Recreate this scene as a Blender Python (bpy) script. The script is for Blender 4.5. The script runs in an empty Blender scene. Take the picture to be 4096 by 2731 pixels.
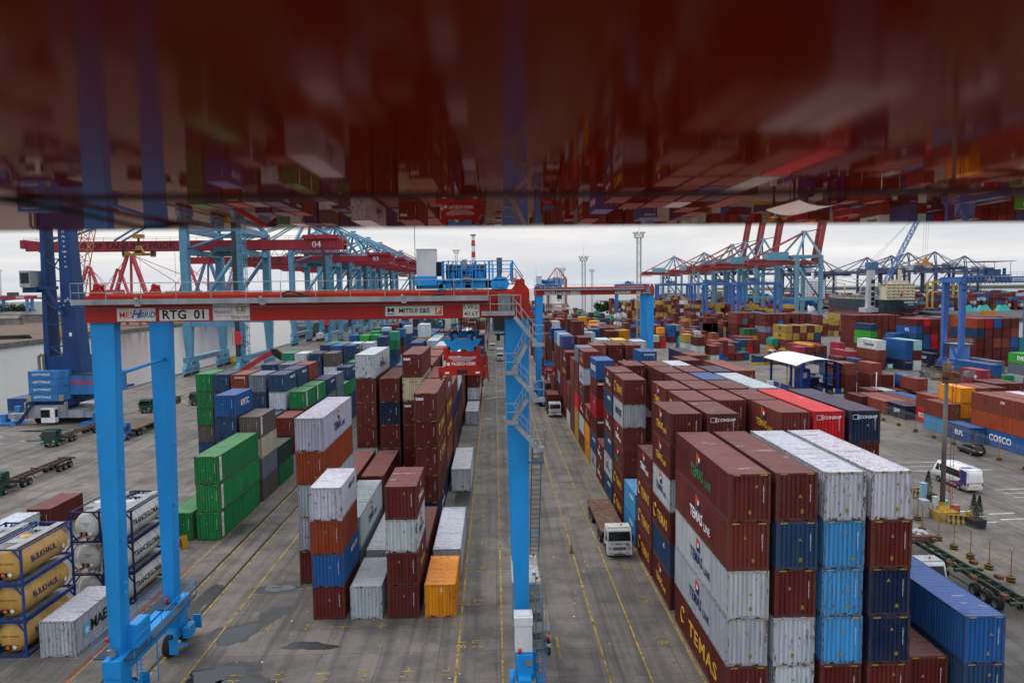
import bpy, math, random
from mathutils import Vector, Matrix
random.seed(7)
SC = bpy.context.scene
COL = SC.collection
R = math.radians

# ------------------------------------------------------------------ camera
CAM_H = 25.39
cam_d = bpy.data.cameras.new('camera')
cam = bpy.data.objects.new('camera', cam_d)
COL.objects.link(cam)
SC.camera = cam
pitch, roll, yaw = 0.07503, -0.01119, 0.02367
Fv = Vector((math.sin(yaw)*math.cos(pitch), math.cos(yaw)*math.cos(pitch), -math.sin(pitch)))
Rv = Vector((math.cos(yaw), -math.sin(yaw), 0.0))
Uv = Rv.cross(Fv)
R2 = Rv*math.cos(roll) + Uv*math.sin(roll)
U2 = -Rv*math.sin(roll) + Uv*math.cos(roll)
mm = Matrix((R2, U2, -Fv)).transposed().to_4x4()
mm.translation = Vector((0, 0, CAM_H))
cam.matrix_world = mm
cam_d.sensor_width = 36.0
cam_d.lens = 2874.4/4096*36
cam_d.clip_start = 0.05
cam_d.clip_end = 20000
cam_d.dof.use_dof = True
cam_d.dof.focus_distance = 75
cam_d.dof.aperture_fstop = 2.4

# ------------------------------------------------------------------ world: overcast evening-white sky over a Nishita base
W = bpy.data.worlds.new('World'); SC.world = W; W.use_nodes = True
nt = W.node_tree; nt.nodes.clear()
def N(nt, t, **kw):
    n = nt.nodes.new(t)
    for k, v in kw.items():
        setattr(n, k, v)
    return n
out = N(nt, 'ShaderNodeOutputWorld'); bg = N(nt, 'ShaderNodeBackground'); bg.inputs[1].default_value = 0.12
sky = N(nt, 'ShaderNodeTexSky', sky_type='NISHITA'); sky.sun_disc = False
SUN_EL, SUN_AZ = R(48), R(-62)
sky.sun_elevation = SUN_EL; sky.sun_rotation = SUN_AZ; sky.air_density = 1.6; sky.dust_density = 4.0; sky.ozone_density = 1.5
tc = N(nt, 'ShaderNodeTexCoord'); mp = N(nt, 'ShaderNodeMapping'); mp.inputs['Scale'].default_value = (1.0, 1.0, 7.0)
no = N(nt, 'ShaderNodeTexNoise'); no.inputs['Scale'].default_value = 2.1; no.inputs['Detail'].default_value = 7; no.inputs['Roughness'].default_value = .55; no.inputs['Distortion'].default_value = .35
cr = N(nt, 'ShaderNodeValToRGB')
e = cr.color_ramp.elements
e[0].position = .36; e[0].color = (5.6, 6.1, 6.75, 1)
e[1].position = .64; e[1].color = (8.9, 8.75, 8.6, 1)
m_ = cr.color_ramp.elements.new(.50); m_.color = (6.9, 7.05, 7.35, 1)
sx = N(nt, 'ShaderNodeSeparateXYZ'); gr = N(nt, 'ShaderNodeValToRGB')
g = gr.color_ramp.elements
g[0].position = .0; g[0].color = (1.05, 1.04, 1.04, 1)
g[1].position = .55; g[1].color = (1.72, 1.77, 1.86, 1)
g_ = gr.color_ramp.elements.new(.10); g_.color = (1.05, 1.03, 1.02, 1)
mu = N(nt, 'ShaderNodeMixRGB', blend_type='MULTIPLY'); mu.inputs[0].default_value = 1
mx = N(nt, 'ShaderNodeMixRGB'); mx.inputs[0].default_value = .88
L = nt.links.new
L(tc.outputs['Generated'], mp.inputs[0]); L(mp.outputs[0], no.inputs['Vector']); L(no.outputs[0], cr.inputs[0])
L(tc.outputs['Generated'], sx.inputs[0]); L(sx.outputs[2], gr.inputs[0]); L(cr.outputs[0], mu.inputs[1]); L(gr.outputs[0], mu.inputs[2])
L(sky.outputs[0], mx.inputs[1]); L(mu.outputs[0], mx.inputs[2]); L(mx.outputs[0], bg.inputs[0]); L(bg.outputs[0], out.inputs[0])

sd = bpy.data.lights.new('sun', 'SUN'); sd.energy = 1.0; sd.angle = R(12); sd.color = (1.0, .95, .88)
so = bpy.data.objects.new('sun', sd); COL.objects.link(so)
sdir = Vector((math.sin(SUN_AZ)*math.cos(SUN_EL), math.cos(SUN_AZ)*math.cos(SUN_EL), math.sin(SUN_EL)))
so.rotation_euler = sdir.to_track_quat('Z', 'Y').to_euler(); so.location = (-50, 20, 120)
SC.view_settings.view_transform = 'Standard'; SC.view_settings.look = 'None'
SC.view_settings.exposure = 0.0; SC.view_settings.gamma = 1.0

# ------------------------------------------------------------------ mesh helpers
class MB:
    """collects shapes, builds ONE mesh object"""
    def __init__(s): s.v = []; s.f = []; s.m = []; s.sm = []
    def add(s, vs, fs, m=0, smooth=False):
        o = len(s.v); s.v += [tuple(v) for v in vs]
        for f in fs: s.f.append(tuple(i+o for i in f)); s.m.append(m); s.sm.append(smooth)
        return s
    def box(s, x0, y0, z0, x1, y1, z1, m=0):
        return s.add([(x0,y0,z0),(x1,y0,z0),(x1,y1,z0),(x0,y1,z0),(x0,y0,z1),(x1,y0,z1),(x1,y1,z1),(x0,y1,z1)],
                     [(0,3,2,1),(4,5,6,7),(0,1,5,4),(1,2,6,5),(2,3,7,6),(3,0,4,7)], m)
    def cbox(s, cx, cy, cz, sx, sy, sz, m=0): return s.box(cx-sx/2,cy-sy/2,cz-sz/2,cx+sx/2,cy+sy/2,cz+sz/2,m)
    def hexa(s, b, t, m=0):   # bottom quad, top quad (ccw from above)
        return s.add(list(b)+list(t), [(3,2,1,0),(4,5,6,7),(0,1,5,4),(1,2,6,5),(2,3,7,6),(3,0,4,7)], m)
    def bar(s, p, q, w, h=None, m=0):
        p = Vector(p); q = Vector(q); h = w if h is None else h
        d = (q-p)
        if d.length < 1e-6: return s
        d.normalize(); up = Vector((0,0,1)) if abs(d.z) < .99 else Vector((0,1,0))
        a = d.cross(up).normalized()*(w/2); b = a.cross(d).normalized()*(h/2)
        vs = [p-a-b,p+a-b,p+a+b,p-a+b,q-a-b,q+a-b,q+a+b,q-a+b]
        return s.add(vs, [(0,1,2,3),(7,6,5,4),(0,4,5,1),(1,5,6,2),(2,6,7,3),(3,7,4,0)], m)
    def tube(s, p, q, r, n=8, r2=None, m=0, caps=True):
        p = Vector(p); q = Vector(q); r2 = r if r2 is None else r2
        d = (q-p)
        if d.length < 1e-6: return s
        d.normalize(); up = Vector((0,0,1)) if abs(d.z) < .99 else Vector((0,1,0))
        a = d.cross(up).normalized(); b = a.cross(d).normalized()
        o = len(s.v); vs = []
        for k in range(n):
            t = 2*math.pi*k/n; u = a*math.cos(t)+b*math.sin(t); vs += [p+u*r, q+u*r2]
        fs = [(2*k, 2*((k+1) % n), 2*((k+1) % n)+1, 2*k+1) for k in range(n)]
        s.add(vs, fs, m, n > 6)
        if caps: s.f.append(tuple(o+2*k for k in range(n))[::-1]); s.m.append(m); s.sm.append(False); s.f.append(tuple(o+2*k+1 for k in range(n))); s.m.append(m); s.sm.append(False)
        return s
    def path(s, pts, r, n=6, m=0):
        for a, b in zip(pts, pts[1:]): s.tube(a, b, r, n, m=m, caps=False)
        return s
    def prism(s, pts, axis, a, b, m=0):   # 2-D outline extruded along axis between a and b
        n = len(pts)
        def P(u, v, w): return {'x': (w,u,v), 'y': (u,w,v), 'z': (u,v,w)}[axis]
        vs = [P(u,v,a) for u,v in pts]+[P(u,v,b) for u,v in pts]
        fs = [tuple(range(n)), tuple(range(2*n-1, n-1, -1))]+[(k, (k+1) % n+0 if False else (k+1) % n, (k+1) % n+n, k+n) for k in range(n)]
        return s.add(vs, fs, m)
    def lathe(s, c, prof, n=16, m=0, smooth=True):   # about the z axis
        vs = []; fs = []; k_ = len(prof)
        for i in range(n):
            t = 2*math.pi*i/n
            for r_, z in prof: vs.append((c[0]+r_*math.cos(t), c[1]+r_*math.sin(t), c[2]+z))
        for i in range(n):
            j = (i+1) % n
            for k in range(k_-1): fs.append((i*k_+k, j*k_+k, j*k_+k+1, i*k_+k+1))
        return s.add(vs, fs, m, smooth)
    def truss(s, p, q, w, h, bays, t=.1, m=0, chord=None):   # box lattice from p to q
        p = Vector(p); q = Vector(q); d = (q-p).normalized(); up = Vector((0,0,1)) if abs(d.z) < .95 else Vector((0,1,0))
        a = d.cross(up).normalized()*(w/2); b = a.cross(d).normalized()*(h/2)
        cs = [-a-b, a-b, a+b, -a+b]; chord = chord or t*1.6
        for c in cs: s.bar(p+c, q+c, chord, m=m)
        for k in range(bays):
            u = p+(q-p)*(k/bays); v = p+(q-p)*((k+1)/bays)
            for i in range(4):
                j = (i+1) % 4; s.bar(u+cs[i], u+cs[j], t, m=m)
                s.bar(u+cs[i if k % 2 else j], v+cs[j if k % 2 else i], t, m=m)
        return s
    def build(s, name, mats, parent=None, color=None, loc=(0,0,0), rz=0):
        me = mesh_of(name, s, mats)
        return place(name, me, parent, color, loc, rz)
def mesh_of(name, s, mats):
    me = bpy.data.meshes.new(name); me.from_pydata(s.v, [], s.f)
    mats = mats if isinstance(mats, (list, tuple)) else [mats]
    for x in mats: me.materials.append(x)
    me.polygons.foreach_set('material_index', s.m); me.polygons.foreach_set('use_smooth', s.sm)
    me.update(); return me
def place(name, me, parent=None, color=None, loc=(0,0,0), rz=0):
    o = bpy.data.objects.new(name, me); COL.objects.link(o); o.location = loc; o.rotation_euler = (0,0,rz)
    if parent is not None: o.parent = parent
    if color: o.color = color if len(color) == 4 else (*color, 1)
    return o
def tag(o, label=None, cat=None, group=None, kind=None):
    if label: o['label'] = label
    if cat: o['category'] = cat
    if group: o['group'] = group
    if kind: o['kind'] = kind
    return o
def thing(name, label, cat, loc=(0,0,0), rz=0, group=None):
    o = bpy.data.objects.new(name, None); COL.objects.link(o); o.location = loc; o.rotation_euler = (0,0,rz); o.empty_display_size = .3
    return tag(o, label, cat, group)
def dup(root, loc, rz=None, label=None):
    r = root.copy(); COL.objects.link(r); r.location = loc
    if rz is not None: r.rotation_euler = (0,0,rz)
    if label: r['label'] = label
    def rec(a, b):
        for ch in list(a.children):
            c = ch.copy(); COL.objects.link(c); c.parent = b; rec(ch, c)
    rec(root, r); return r

# ------------------------------------------------------------------ materials
_M = {}
def base_mat(name):
    m = bpy.data.materials.new(name); m.use_nodes = True; nt = m.node_tree; nt.nodes.clear()
    o = N(nt, 'ShaderNodeOutputMaterial'); b = N(nt, 'ShaderNodeBsdfPrincipled'); nt.links.new(b.outputs[0], o.inputs[0])
    return m, nt, b
def mix(nt, fac, a, b, mode='MIX'):
    n = N(nt, 'ShaderNodeMixRGB', blend_type=mode)
    for i, x in ((0, fac), (1, a), (2, b)):
        if isinstance(x, (int, float)): n.inputs[i].default_value = x if i == 0 else (x, x, x, 1)
        elif isinstance(x, tuple): n.inputs[i].default_value = (*x, 1)
        else: nt.links.new(x, n.inputs[i])
    return n.outputs[0]
def noise(nt, vec, scale, detail=5, rough=.55, dist=0):
    n = N(nt, 'ShaderNodeTexNoise'); n.inputs['Scale'].default_value = scale; n.inputs['Detail'].default_value = detail
    n.inputs['Roughness'].default_value = rough; n.inputs['Distortion'].default_value = dist
    if vec is not None: nt.links.new(vec, n.inputs['Vector'])
    return n.outputs[0]
def ramp(nt, fac, stops):
    n = N(nt, 'ShaderNodeValToRGB'); el = n.color_ramp.elements
    while len(el) < len(stops): el.new(.5)
    for e_, (p, c) in zip(el, stops):
        e_.position = p; e_.color = (c, c, c, 1) if isinstance(c, (int, float)) else (*c, 1)
    nt.links.new(fac, n.inputs[0]); return n.outputs[0]
def mapped(nt, scale=(1,1,1), rand=True, kind='Object'):
    tc = N(nt, 'ShaderNodeTexCoord'); mp = N(nt, 'ShaderNodeMapping'); mp.inputs['Scale'].default_value = scale
    nt.links.new(tc.outputs[kind], mp.inputs[0])
    if rand:
        oi = N(nt, 'ShaderNodeObjectInfo'); cm = N(nt, 'ShaderNodeCombineXYZ'); ml = N(nt, 'ShaderNodeMath', operation='MULTIPLY'); ml.inputs[1].default_value = 90
        nt.links.new(oi.outputs['Random'], ml.inputs[0])
        for i in range(3): nt.links.new(ml.outputs[0], cm.inputs[i])
        nt.links.new(cm.outputs[0], mp.inputs['Location'])
    return mp.outputs[0]
def mat(col, rough=.5, metal=0.0, dirt=.35, name='painted_surface', scale=1.0, rust=0.0, bump=0.0):
    key = (col, rough, metal, dirt, name, scale, rust)
    if key in _M: return _M[key]
    m, nt, b = base_mat(name)
    v = mapped(nt, (1,1,.35))
    n1 = noise(nt, v, 1.3*scale, 6, .62); d = ramp(nt, n1, [(.30, 1-dirt), (.68, 1.06)])
    c = mix(nt, 1.0, col, d, 'MULTIPLY')
    if rust:
        n2 = noise(nt, mapped(nt, (1.6,1.6,.8)), 2.2*scale, 8, .7); f = ramp(nt, n2, [(.60-.12*rust, 0.0), (.66-.12*rust, 1.0)])
        c = mix(nt, f, c, (.13,.055,.025))
    nt.links.new(c, b.inputs['Base Color']); b.inputs['Roughness'].default_value = rough; b.inputs['Metallic'].default_value = metal; b.inputs['Specular IOR Level'].default_value = .3
    _M[key] = m; return m
def container_paint(name, roof=False, frame=False, attr=False):
    m, nt, b = base_mat(name)
    oi = N(nt, 'ShaderNodeObjectInfo'); base = oi.outputs['Color']
    if attr:
        at = N(nt, 'ShaderNodeAttribute', attribute_name='paint'); base = at.outputs['Color']
    v = mapped(nt, (1,1,1), not attr)
    vs = mapped(nt, (3.2,3.2,.22), not attr)
    # long weather streaks, mottling
    n1 = noise(nt, vs, 1.1, 5, .6); c = mix(nt, 1.0, base, ramp(nt, n1, [(.28, .66), (.62, 1.08)]), 'MULTIPLY')
    n2 = noise(nt, v, .45, 3, .5); c = mix(nt, ramp(nt, n2, [(.35, 0.0), (.75, .10)]), c, (.20,.17,.15))
    # rust: threshold varies from object to object
    n3 = noise(nt, mapped(nt, (2.4,2.4,.9), not attr), 2.8, 9, .70)
    th = N(nt, 'ShaderNodeMath', operation='MULTIPLY_ADD'); th.inputs[1].default_value = -.09 if not frame else -.05; th.inputs[2].default_value = .665 if not frame else .56
    nt.links.new(oi.outputs['Random'], th.inputs[0])
    th2 = N(nt, 'ShaderNodeMath', operation='MULTIPLY_ADD'); th2.inputs[1].default_value = .022; nt.links.new(oi.outputs['Alpha'], th2.inputs[0]); nt.links.new(th.outputs[0], th2.inputs[2]); th3 = N(nt, 'ShaderNodeMath', operation='SUBTRACT'); nt.links.new(th2.outputs[0], th3.inputs[0]); th3.inputs[1].default_value = .022; th = th3
    sb = N(nt, 'ShaderNodeMath', operation='SUBTRACT'); nt.links.new(n3, sb.inputs[0]); nt.links.new(th.outputs[0], sb.inputs[1])
    ml = N(nt, 'ShaderNodeMath', operation='MULTIPLY', use_clamp=True); ml.inputs[1].default_value = 22; nt.links.new(sb.outputs[0], ml.inputs[0])
    c = mix(nt, ml.outputs[0], c, mix(nt, noise(nt, v, 9, 3), (.045,.018,.012), (.17,.07,.03)))
    # touch-up patches of slightly different paint
    if not roof and not frame:
        vo = N(nt, 'ShaderNodeTexVoronoi', distance='CHEBYCHEV'); vo.inputs['Scale'].default_value = .55; nt.links.new(v, vo.inputs['Vector'])
        pf = N(nt, 'ShaderNodeSeparateColor'); nt.links.new(vo.outputs['Color'], pf.inputs[0])
        g_ = N(nt, 'ShaderNodeMath', operation='GREATER_THAN'); g_.inputs[1].default_value = .86; nt.links.new(pf.outputs[0], g_.inputs[0])
        g2 = N(nt, 'ShaderNodeMath', operation='LESS_THAN'); g2.inputs[1].default_value = .30; nt.links.new(vo.outputs['Distance'], g2.inputs[0])
        g3 = N(nt, 'ShaderNodeMath', operation='MULTIPLY'); nt.links.new(g_.outputs[0], g3.inputs[0]); nt.links.new(g2.outputs[0], g3.inputs[1])
        g4 = N(nt, 'ShaderNodeMath', operation='MULTIPLY'); g4.inputs[1].default_value = .5; nt.links.new(g3.outputs[0], g4.inputs[0])
        c = mix(nt, g4.outputs[0], c, mix(nt, 1.0, base, .62, 'MULTIPLY'))
    if roof:   # sun-bleached, dusty roof sheets with standing dirt
        c = mix(nt, .17, mix(nt, 1.0, c, 1.28, 'MULTIPLY'), (.50,.36,.33))
        n5 = noise(nt, mapped(nt, (.25,3.2,1), not attr), 1.3, 7, .7); c = mix(nt, ramp(nt, n5, [(.555, 0.0), (.64, .62)]), c, (.05,.038,.034))
        n6 = noise(nt, mapped(nt, (.5,1.6,1), not attr), .8, 4, .6); c = mix(nt, ramp(nt, n6, [(.64, 0.0), (.70, .55)]), c, (.46,.44,.43))
    if frame: c = mix(nt, .28, c, (.05,.035,.03))
    nt.links.new(c, b.inputs['Base Color']); b.inputs['Roughness'].default_value = .62 if not roof else .7
    b.inputs['Specular IOR Level'].default_value = .18
    return m
CP_WALL = container_paint('corrugated_steel_paint'); CP_ROOF = container_paint('weathered_roof_paint', roof=True)
CP_FRAME = container_paint('frame_steel_paint', frame=True); CP_ATTR = container_paint('distant_container_paint', attr=True)
def lin(*c): return tuple(((x/255)/12.92 if x/255 <= .04045 else ((x/255+.055)/1.055)**2.4) for x in c)
RTGBLUE = (.010,.24,.60); RTGRED = (.36,.010,.005); STSBLUE = (.10,.27,.40); STSRED = (.28,.018,.03)
RUBBER = mat((.018,.018,.019), .85, dirt=.3, name='tyre_rubber'); GALV = mat((.30,.32,.34), .45, .3, .4, 'galvanised_steel')
BLACK = mat((.012,.012,.013), .5, name='black_steel'); GLASS = mat((.012,.016,.018), .08, name='dark_glass', dirt=.1)
WHITE = mat((.70,.71,.72), .4, name='white_paint', dirt=.22); DARK = mat((.05,.052,.055), .7, name='dark_steel')
YEL = mat((.62,.42,.03), .6, name='yellow_paint', dirt=.4); CHROME = mat((.4,.4,.4), .25, .8, .2, 'bright_metal')

# ------------------------------------------------------------------ lettering
_T = {}
def text_mesh(s, m, bold=0.0, shear=0.0, space=1.0, line=1.0):
    key = (s, m.name, bold, shear, space, line)
    if key in _T: return _T[key]
    cu = bpy.data.curves.new('lettering', 'FONT'); cu.body = s; cu.align_x = 'CENTER'; cu.align_y = 'CENTER'; cu.size = 1.4
    cu.offset = bold; cu.shear = shear; cu.space_character = space; cu.space_line = line; cu.resolution_u = 2
    o = bpy.data.objects.new('lettering', cu); me = bpy.data.meshes.new_from_object(o); me.materials.clear(); me.materials.append(m)
    me.name = 'lettering'
    bpy.data.objects.remove(o); bpy.data.curves.remove(cu); _T[key] = me; return me
FACE = {'F': (R(90),0,0), 'L': (R(90),0,R(-90)), 'R': (R(90),0,R(90)), 'T': (0,0,0), 'B': (R(90),0,R(180)), 'TY': (0,0,R(90)), 'TN': (0,0,R(180))}
def letter(parent, s, face, loc, h, m, bold=0.0, shear=0.0, sx=1.0, space=1.0, line=1.0, name='lettering'):
    o = bpy.data.objects.new(name, text_mesh(s, m, bold, shear, space, line)); COL.objects.link(o)
    o.parent = parent; o.location = loc; o.rotation_euler = FACE[face] if isinstance(face, str) else face; o.scale = (h*sx, h, 1); return o
def ink(col, name='lettering_paint', rough=.6): return mat(col, rough, 0, .2, name)
I_W = ink((.75,.76,.78)); I_Y = ink((.62,.36,.03)); I_N = ink((.012,.018,.10)); I_G = ink((.01,.20,.07)); I_R = ink((.6,.02,.02)); I_K = ink((.012,.012,.012)); I_B = ink((.01,.09,.35))
# ------------------------------------------------------------------ setting: sea, quays, ground, markings
def ground_mat():
    m, nt, b = base_mat('weathered_concrete')
    v = mapped(nt, (1,1,1), False)
    n1 = noise(nt, v, .035, 6, .6); n2 = noise(nt, v, .35, 8, .65); n3 = noise(nt, v, 5.0, 4, .6)
    c = mix(nt, ramp(nt, n1, [(.35, 0.0), (.62, 1.0)]), (.135,.120,.106), (.210,.182,.157))
    c = mix(nt, ramp(nt, n2, [(.30, .75), (.56, 0.0)]), c, (.060,.054,.050))
    c = mix(nt, 1.0, c, ramp(nt, n3, [(.3, .86), (.7, 1.08)]), 'MULTIPLY')
    # tyre rubber stretched along the lanes
    nl = noise(nt, mapped(nt, (1.3,.03,1), False), 1.0, 5, .6); c = mix(nt, ramp(nt, nl, [(.48, 0.0), (.66, .60)]), c, (.060,.057,.056))
    # individually poured slabs
    sp = N(nt, 'ShaderNodeSeparateXYZ'); nt.links.new(v, sp.inputs[0])
    vals = []
    for ax, p, o in ((0, 4.07, 16.4), (1, 3.62, 1.9)):
        a = N(nt, 'ShaderNodeMath', operation='MULTIPLY_ADD'); a.inputs[1].default_value = 1/p; a.inputs[2].default_value = o/p+200; nt.links.new(sp.outputs[ax], a.inputs[0])
        w_ = N(nt, 'ShaderNodeMath', operation='MULTIPLY_ADD'); nt.links.new(noise(nt, v, 1.2, 3), w_.inputs[0]); w_.inputs[1].default_value = .018; nt.links.new(a.outputs[0], w_.inputs[2])
        f = N(nt, 'ShaderNodeMath', operation='FRACT'); nt.links.new(w_.outputs[0], f.inputs[0])
        fl = N(nt, 'ShaderNodeMath', operation='FLOOR'); nt.links.new(w_.outputs[0], fl.inputs[0]); vals.append((f.outputs[0], fl.outputs[0], p))
    cm = N(nt, 'ShaderNodeCombineXYZ'); nt.links.new(vals[0][1], cm.inputs[0]); nt.links.new(vals[1][1], cm.inputs[1])
    wn = N(nt, 'ShaderNodeTexWhiteNoise'); nt.links.new(cm.outputs[0], wn.inputs['Vector'])
    c = mix(nt, 1.0, c, ramp(nt, wn.outputs['Value'], [(0.0, .84), (1.0, 1.10)]), 'MULTIPLY')
    for f, fl, p in vals:
        g = N(nt, 'ShaderNodeMath', operation='LESS_THAN'); g.inputs[1].default_value = .035/p*1.1; nt.links.new(f, g.inputs[0])
        gm = N(nt, 'ShaderNodeMath', operation='MULTIPLY'); gm.inputs[1].default_value = .7; nt.links.new(g.outputs[0], gm.inputs[0]); c = mix(nt, gm.outputs[0], c, (.028,.026,.025))
    # cracks
    vo = N(nt, 'ShaderNodeTexVoronoi', feature='DISTANCE_TO_EDGE'); vo.inputs['Scale'].default_value = .055
    vd = N(nt, 'ShaderNodeVectorMath', operation='ADD'); nt.links.new(v, vd.inputs[0]); nn = N(nt, 'ShaderNodeTexNoise'); nn.inputs['Scale'].default_value = .25; nn.inputs['Detail'].default_value = 5; nt.links.new(v, nn.inputs['Vector'])
    sc = N(nt, 'ShaderNodeVectorMath', operation='SCALE'); sc.inputs['Scale'].default_value = 9; nt.links.new(nn.outputs['Color'], sc.inputs[0]); nt.links.new(sc.outputs[0], vd.inputs[1]); nt.links.new(vd.outputs[0], vo.inputs['Vector'])
    c = mix(nt, ramp(nt, vo.outputs['Distance'], [(0.0, .6), (.0022, 0.0)]), c, (.06,.057,.055))
    # damp, oily patches
    nw = noise(nt, mapped(nt, (1.0,.7,1), False), .16, 5, .55, .4); wet = ramp(nt, nw, [(.60, 0.0), (.66, 1.0)])
    c = mix(nt, mix(nt, 1.0, wet, .75, 'MULTIPLY'), c, (.045,.043,.043))
    nt.links.new(c, b.inputs['Base Color'])
    nt.links.new(ramp(nt, nw, [(.60, .82), (.68, .34)]), b.inputs['Roughness']); b.inputs['Specular IOR Level'].default_value = .3
    return m
def water_mat():
    m, nt, b = base_mat('harbour_water'); v = mapped(nt, (1,1,1), False)
    b.inputs['Base Color'].default_value = (.075,.082,.085,1); b.inputs['Roughness'].default_value = .2; b.inputs['Specular IOR Level'].default_value = .22; b.inputs['IOR'].default_value = 1.33
    bp = N(nt, 'ShaderNodeBump'); bp.inputs['Strength'].default_value = .55; bp.inputs['Distance'].default_value = .12
    n1 = noise(nt, mapped(nt, (1,.45,1), False), .55, 6, .62, .5); nt.links.new(n1, bp.inputs['Height']); nt.links.new(bp.outputs[0], b.inputs['Normal'])
    return m
GM = ground_mat(); WM = water_mat(); QUAY = mat((.17,.155,.14), .85, dirt=.5, name='quay_concrete', scale=.4); EARTH = mat((.16,.105,.075), .95, dirt=.5, name='bare_earth', scale=.12); ASPH = mat((.075,.075,.078), .9, dirt=.3, name='asphalt', scale=.3)
def structure(o): o['kind'] = 'structure'; return o
s = MB(); s.add([(-9000,-400,-2.3),(9000,-400,-2.3),(9000,14000,-2.3),(-9000,14000,-2.3)], [(0,1,2,3)]); structure(s.build('water', WM))
def land(name, pts, m, z=0.0, skirt=-3.2):
    s = MB(); n = len(pts); vs = [(x,y,z) for x,y in pts]+[(x,y,skirt) for x,y in pts]
    s.add(vs, [tuple(range(n))], 0); s.add(vs, [((i+1) % n, i, i+n, (i+1) % n+n) for i in range(n)], 1)
    return structure(s.build(name, [m, QUAY]))
land('ground', [(-97,-90),(230,-90),(230,900),(150,900),(150,630),(96,630),(60,1500),(-97,1500)], GM)
land('opposite_shore', [(-1800,250),(-250,250),(-250,1500),(-1800,1500)], EARTH, -.4)
land('opposite_quay', [(371,180),(1500,180),(1500,1500),(371,1500)], ASPH, .1)
land('outer_quay', [(190,830),(360,830),(360,1300),(190,1300)], ASPH, .1)
land('distant_land', [(-3500,2600),(-150,2600),(-150,3400),(-3500,3400)], mat((.04,.07,.04), .95, name='distant_ground'), 6)
land('distant_coast', [(1300,3300),(4500,2300),(4500,3500),(1300,4200)], mat((.04,.07,.04), .95, name='distant_ground'), 8)
# quay coping with timber fender line
s = MB(); s.box(-97.25,-60,-.6,-96.4,1490,.22); s.box(-97.6,-60,-1.6,-97.25,1490,-.75); structure(s.build('quay_kerb', QUAY))
s = MB(); s.box(-250.6,250,-2.2,-249.2,1490,.1); structure(s.build('far_quay_kerb', QUAY))
s = MB(); s.box(370.2,180,-.6,371.4,1490,.5); structure(s.build('basin_quay_kerb', QUAY))
# crane rails and the dark grooves of the rubber-tyred crane runways
s = MB()
for x in (-92.0,-76.4): s.box(x-.05,-60,.002,x+.05,1490,.014); s.box(x-.32,-60,.0,x-.25,1490,.006); s.box(x+.25,-60,.0,x+.32,1490,.006)
structure(s.build('crane_rails', DARK))
s = MB()
for x in (-23.5,-25.95): s.box(x-.11,-40,.0,x+.11,560,.005)
structure(s.build('drain_grooves', BLACK))
# yellow paint
LINE = mat((.46,.31,.055), .8, dirt=.85, name='worn_yellow_line', scale=1.6); REDL = mat((.33,.05,.045), .8, dirt=.6, name='worn_red_line'); WLINE = mat((.55,.55,.55), .75, dirt=.5, name='worn_white_line')
_z = [.0045]
def lines(name, segs, m, w=.14):
    s = MB(); z = _z[0]; _z[0] += .0007
    for x0, y0, x1, y1, *ww in segs:
        a = Vector((x0,y0,0)); b_ = Vector((x1,y1,0)); d = (b_-a).normalized(); n = Vector((-d.y,d.x,0))*((ww[0] if ww else w)/2)
        s.add([(a-n)+Vector((0,0,z)),(a+n)+Vector((0,0,z)),(b_+n)+Vector((0,0,z)),(b_-n)+Vector((0,0,z))][::-1], [(0,1,2,3)])
    return structure(s.build(name, m))
segs = [(x,-30,x,y1) for x,y1 in ((-2.87,540),(.22,540),(7.17,68.5),(9.86,540),(13.2,560),(-20.69,560),(-23.25,560),(-25.7,560),(-28.2,560))]
segs += [(7.17,69,7.17,540),(2.5,40,2.5,540,.12),(4.2,47.5,4.2,50.5,.16),(43.2,-20,43.2,76,.12),(46.4,20,46.4,70,.12),(70.6,85,70.6,215,.12)]
lm = lines('yellow_lane_lines', segs, LINE)
ev = []
for X in (-17.35,-14.5,-11.7,-8.9): ev += [(X-.42,52.9,X+.42,52.9,.10),(X,52.45,X,53.35,.10)]
for X in (-17.35,-14.5,-11.7,-8.9,-6.05):
    for Y, sg in ((46.25,1),(45.6,-1)): ev += [(X-.45,Y,X+.45,Y,.11),(X,Y,X,Y+sg*.42,.11)]
for X in (-3.35,): ev += [(X-.35,53.0,X,53.0,.09),(X,52.6,X,53.4,.09),(X-.45,46.2,X,46.2,.09),(X,46.2,X,46.7,.09),(X-.45,45.7,X,45.7,.09),(X,45.7,X,45.2,.09)]
for k in range(1,7): ev += [(-17.3,60.3+.0*k,-16.6,60.3,.09),(-19.4,60.3,-18.5,60.3,.09)][:2]
ev += [(77,140,72.5,124,.14),(72.5,124,68,131,.14),(68,131,62,133,.14)]
lines('yellow_slot_marks', ev, LINE)
lines('red_edge_lines', [(-28.42,-30,-28.42,66,.16),(-33,58.6,-28.4,58.6,.12),(2.95,30,2.95,46,.2)], REDL)
ws = [(-2.7,163,.1,165.5,.5),(.3,165.5,7,167.5,.4)]+[(55.5+i*.4,y,65.5+i*.9,y,.18) for i,y in enumerate((99,96.7,94.4))]+[(61,85-1.6*i,67,85.5-1.6*i,.16) for i in range(4)]+[(50,77-1.9*i,53,77.2-1.9*i,.3) for i in range(3)]+[(54,76-1.9*i,57,76.2-1.9*i,.3) for i in range(2)]
lines('white_road_marks', ws, WLINE)
for i in range(26):
    n_ = 18-i; Y = 49.7+6.8*i
    if n_ < 1: break
    for X, fc, hh in ((-1.5,'TY',.85),(-2.75,'TN1',.75),(11.66,'TN1',.8)):
        letter(lm, '%d' % n_ if n_ > 9 else '0%d' % n_, (0,0,R(90)) if fc == 'TY' else (0,0,R(-90)), (X, Y, .012), hh, LINE, space=1.25, name='bay_number')
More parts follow.
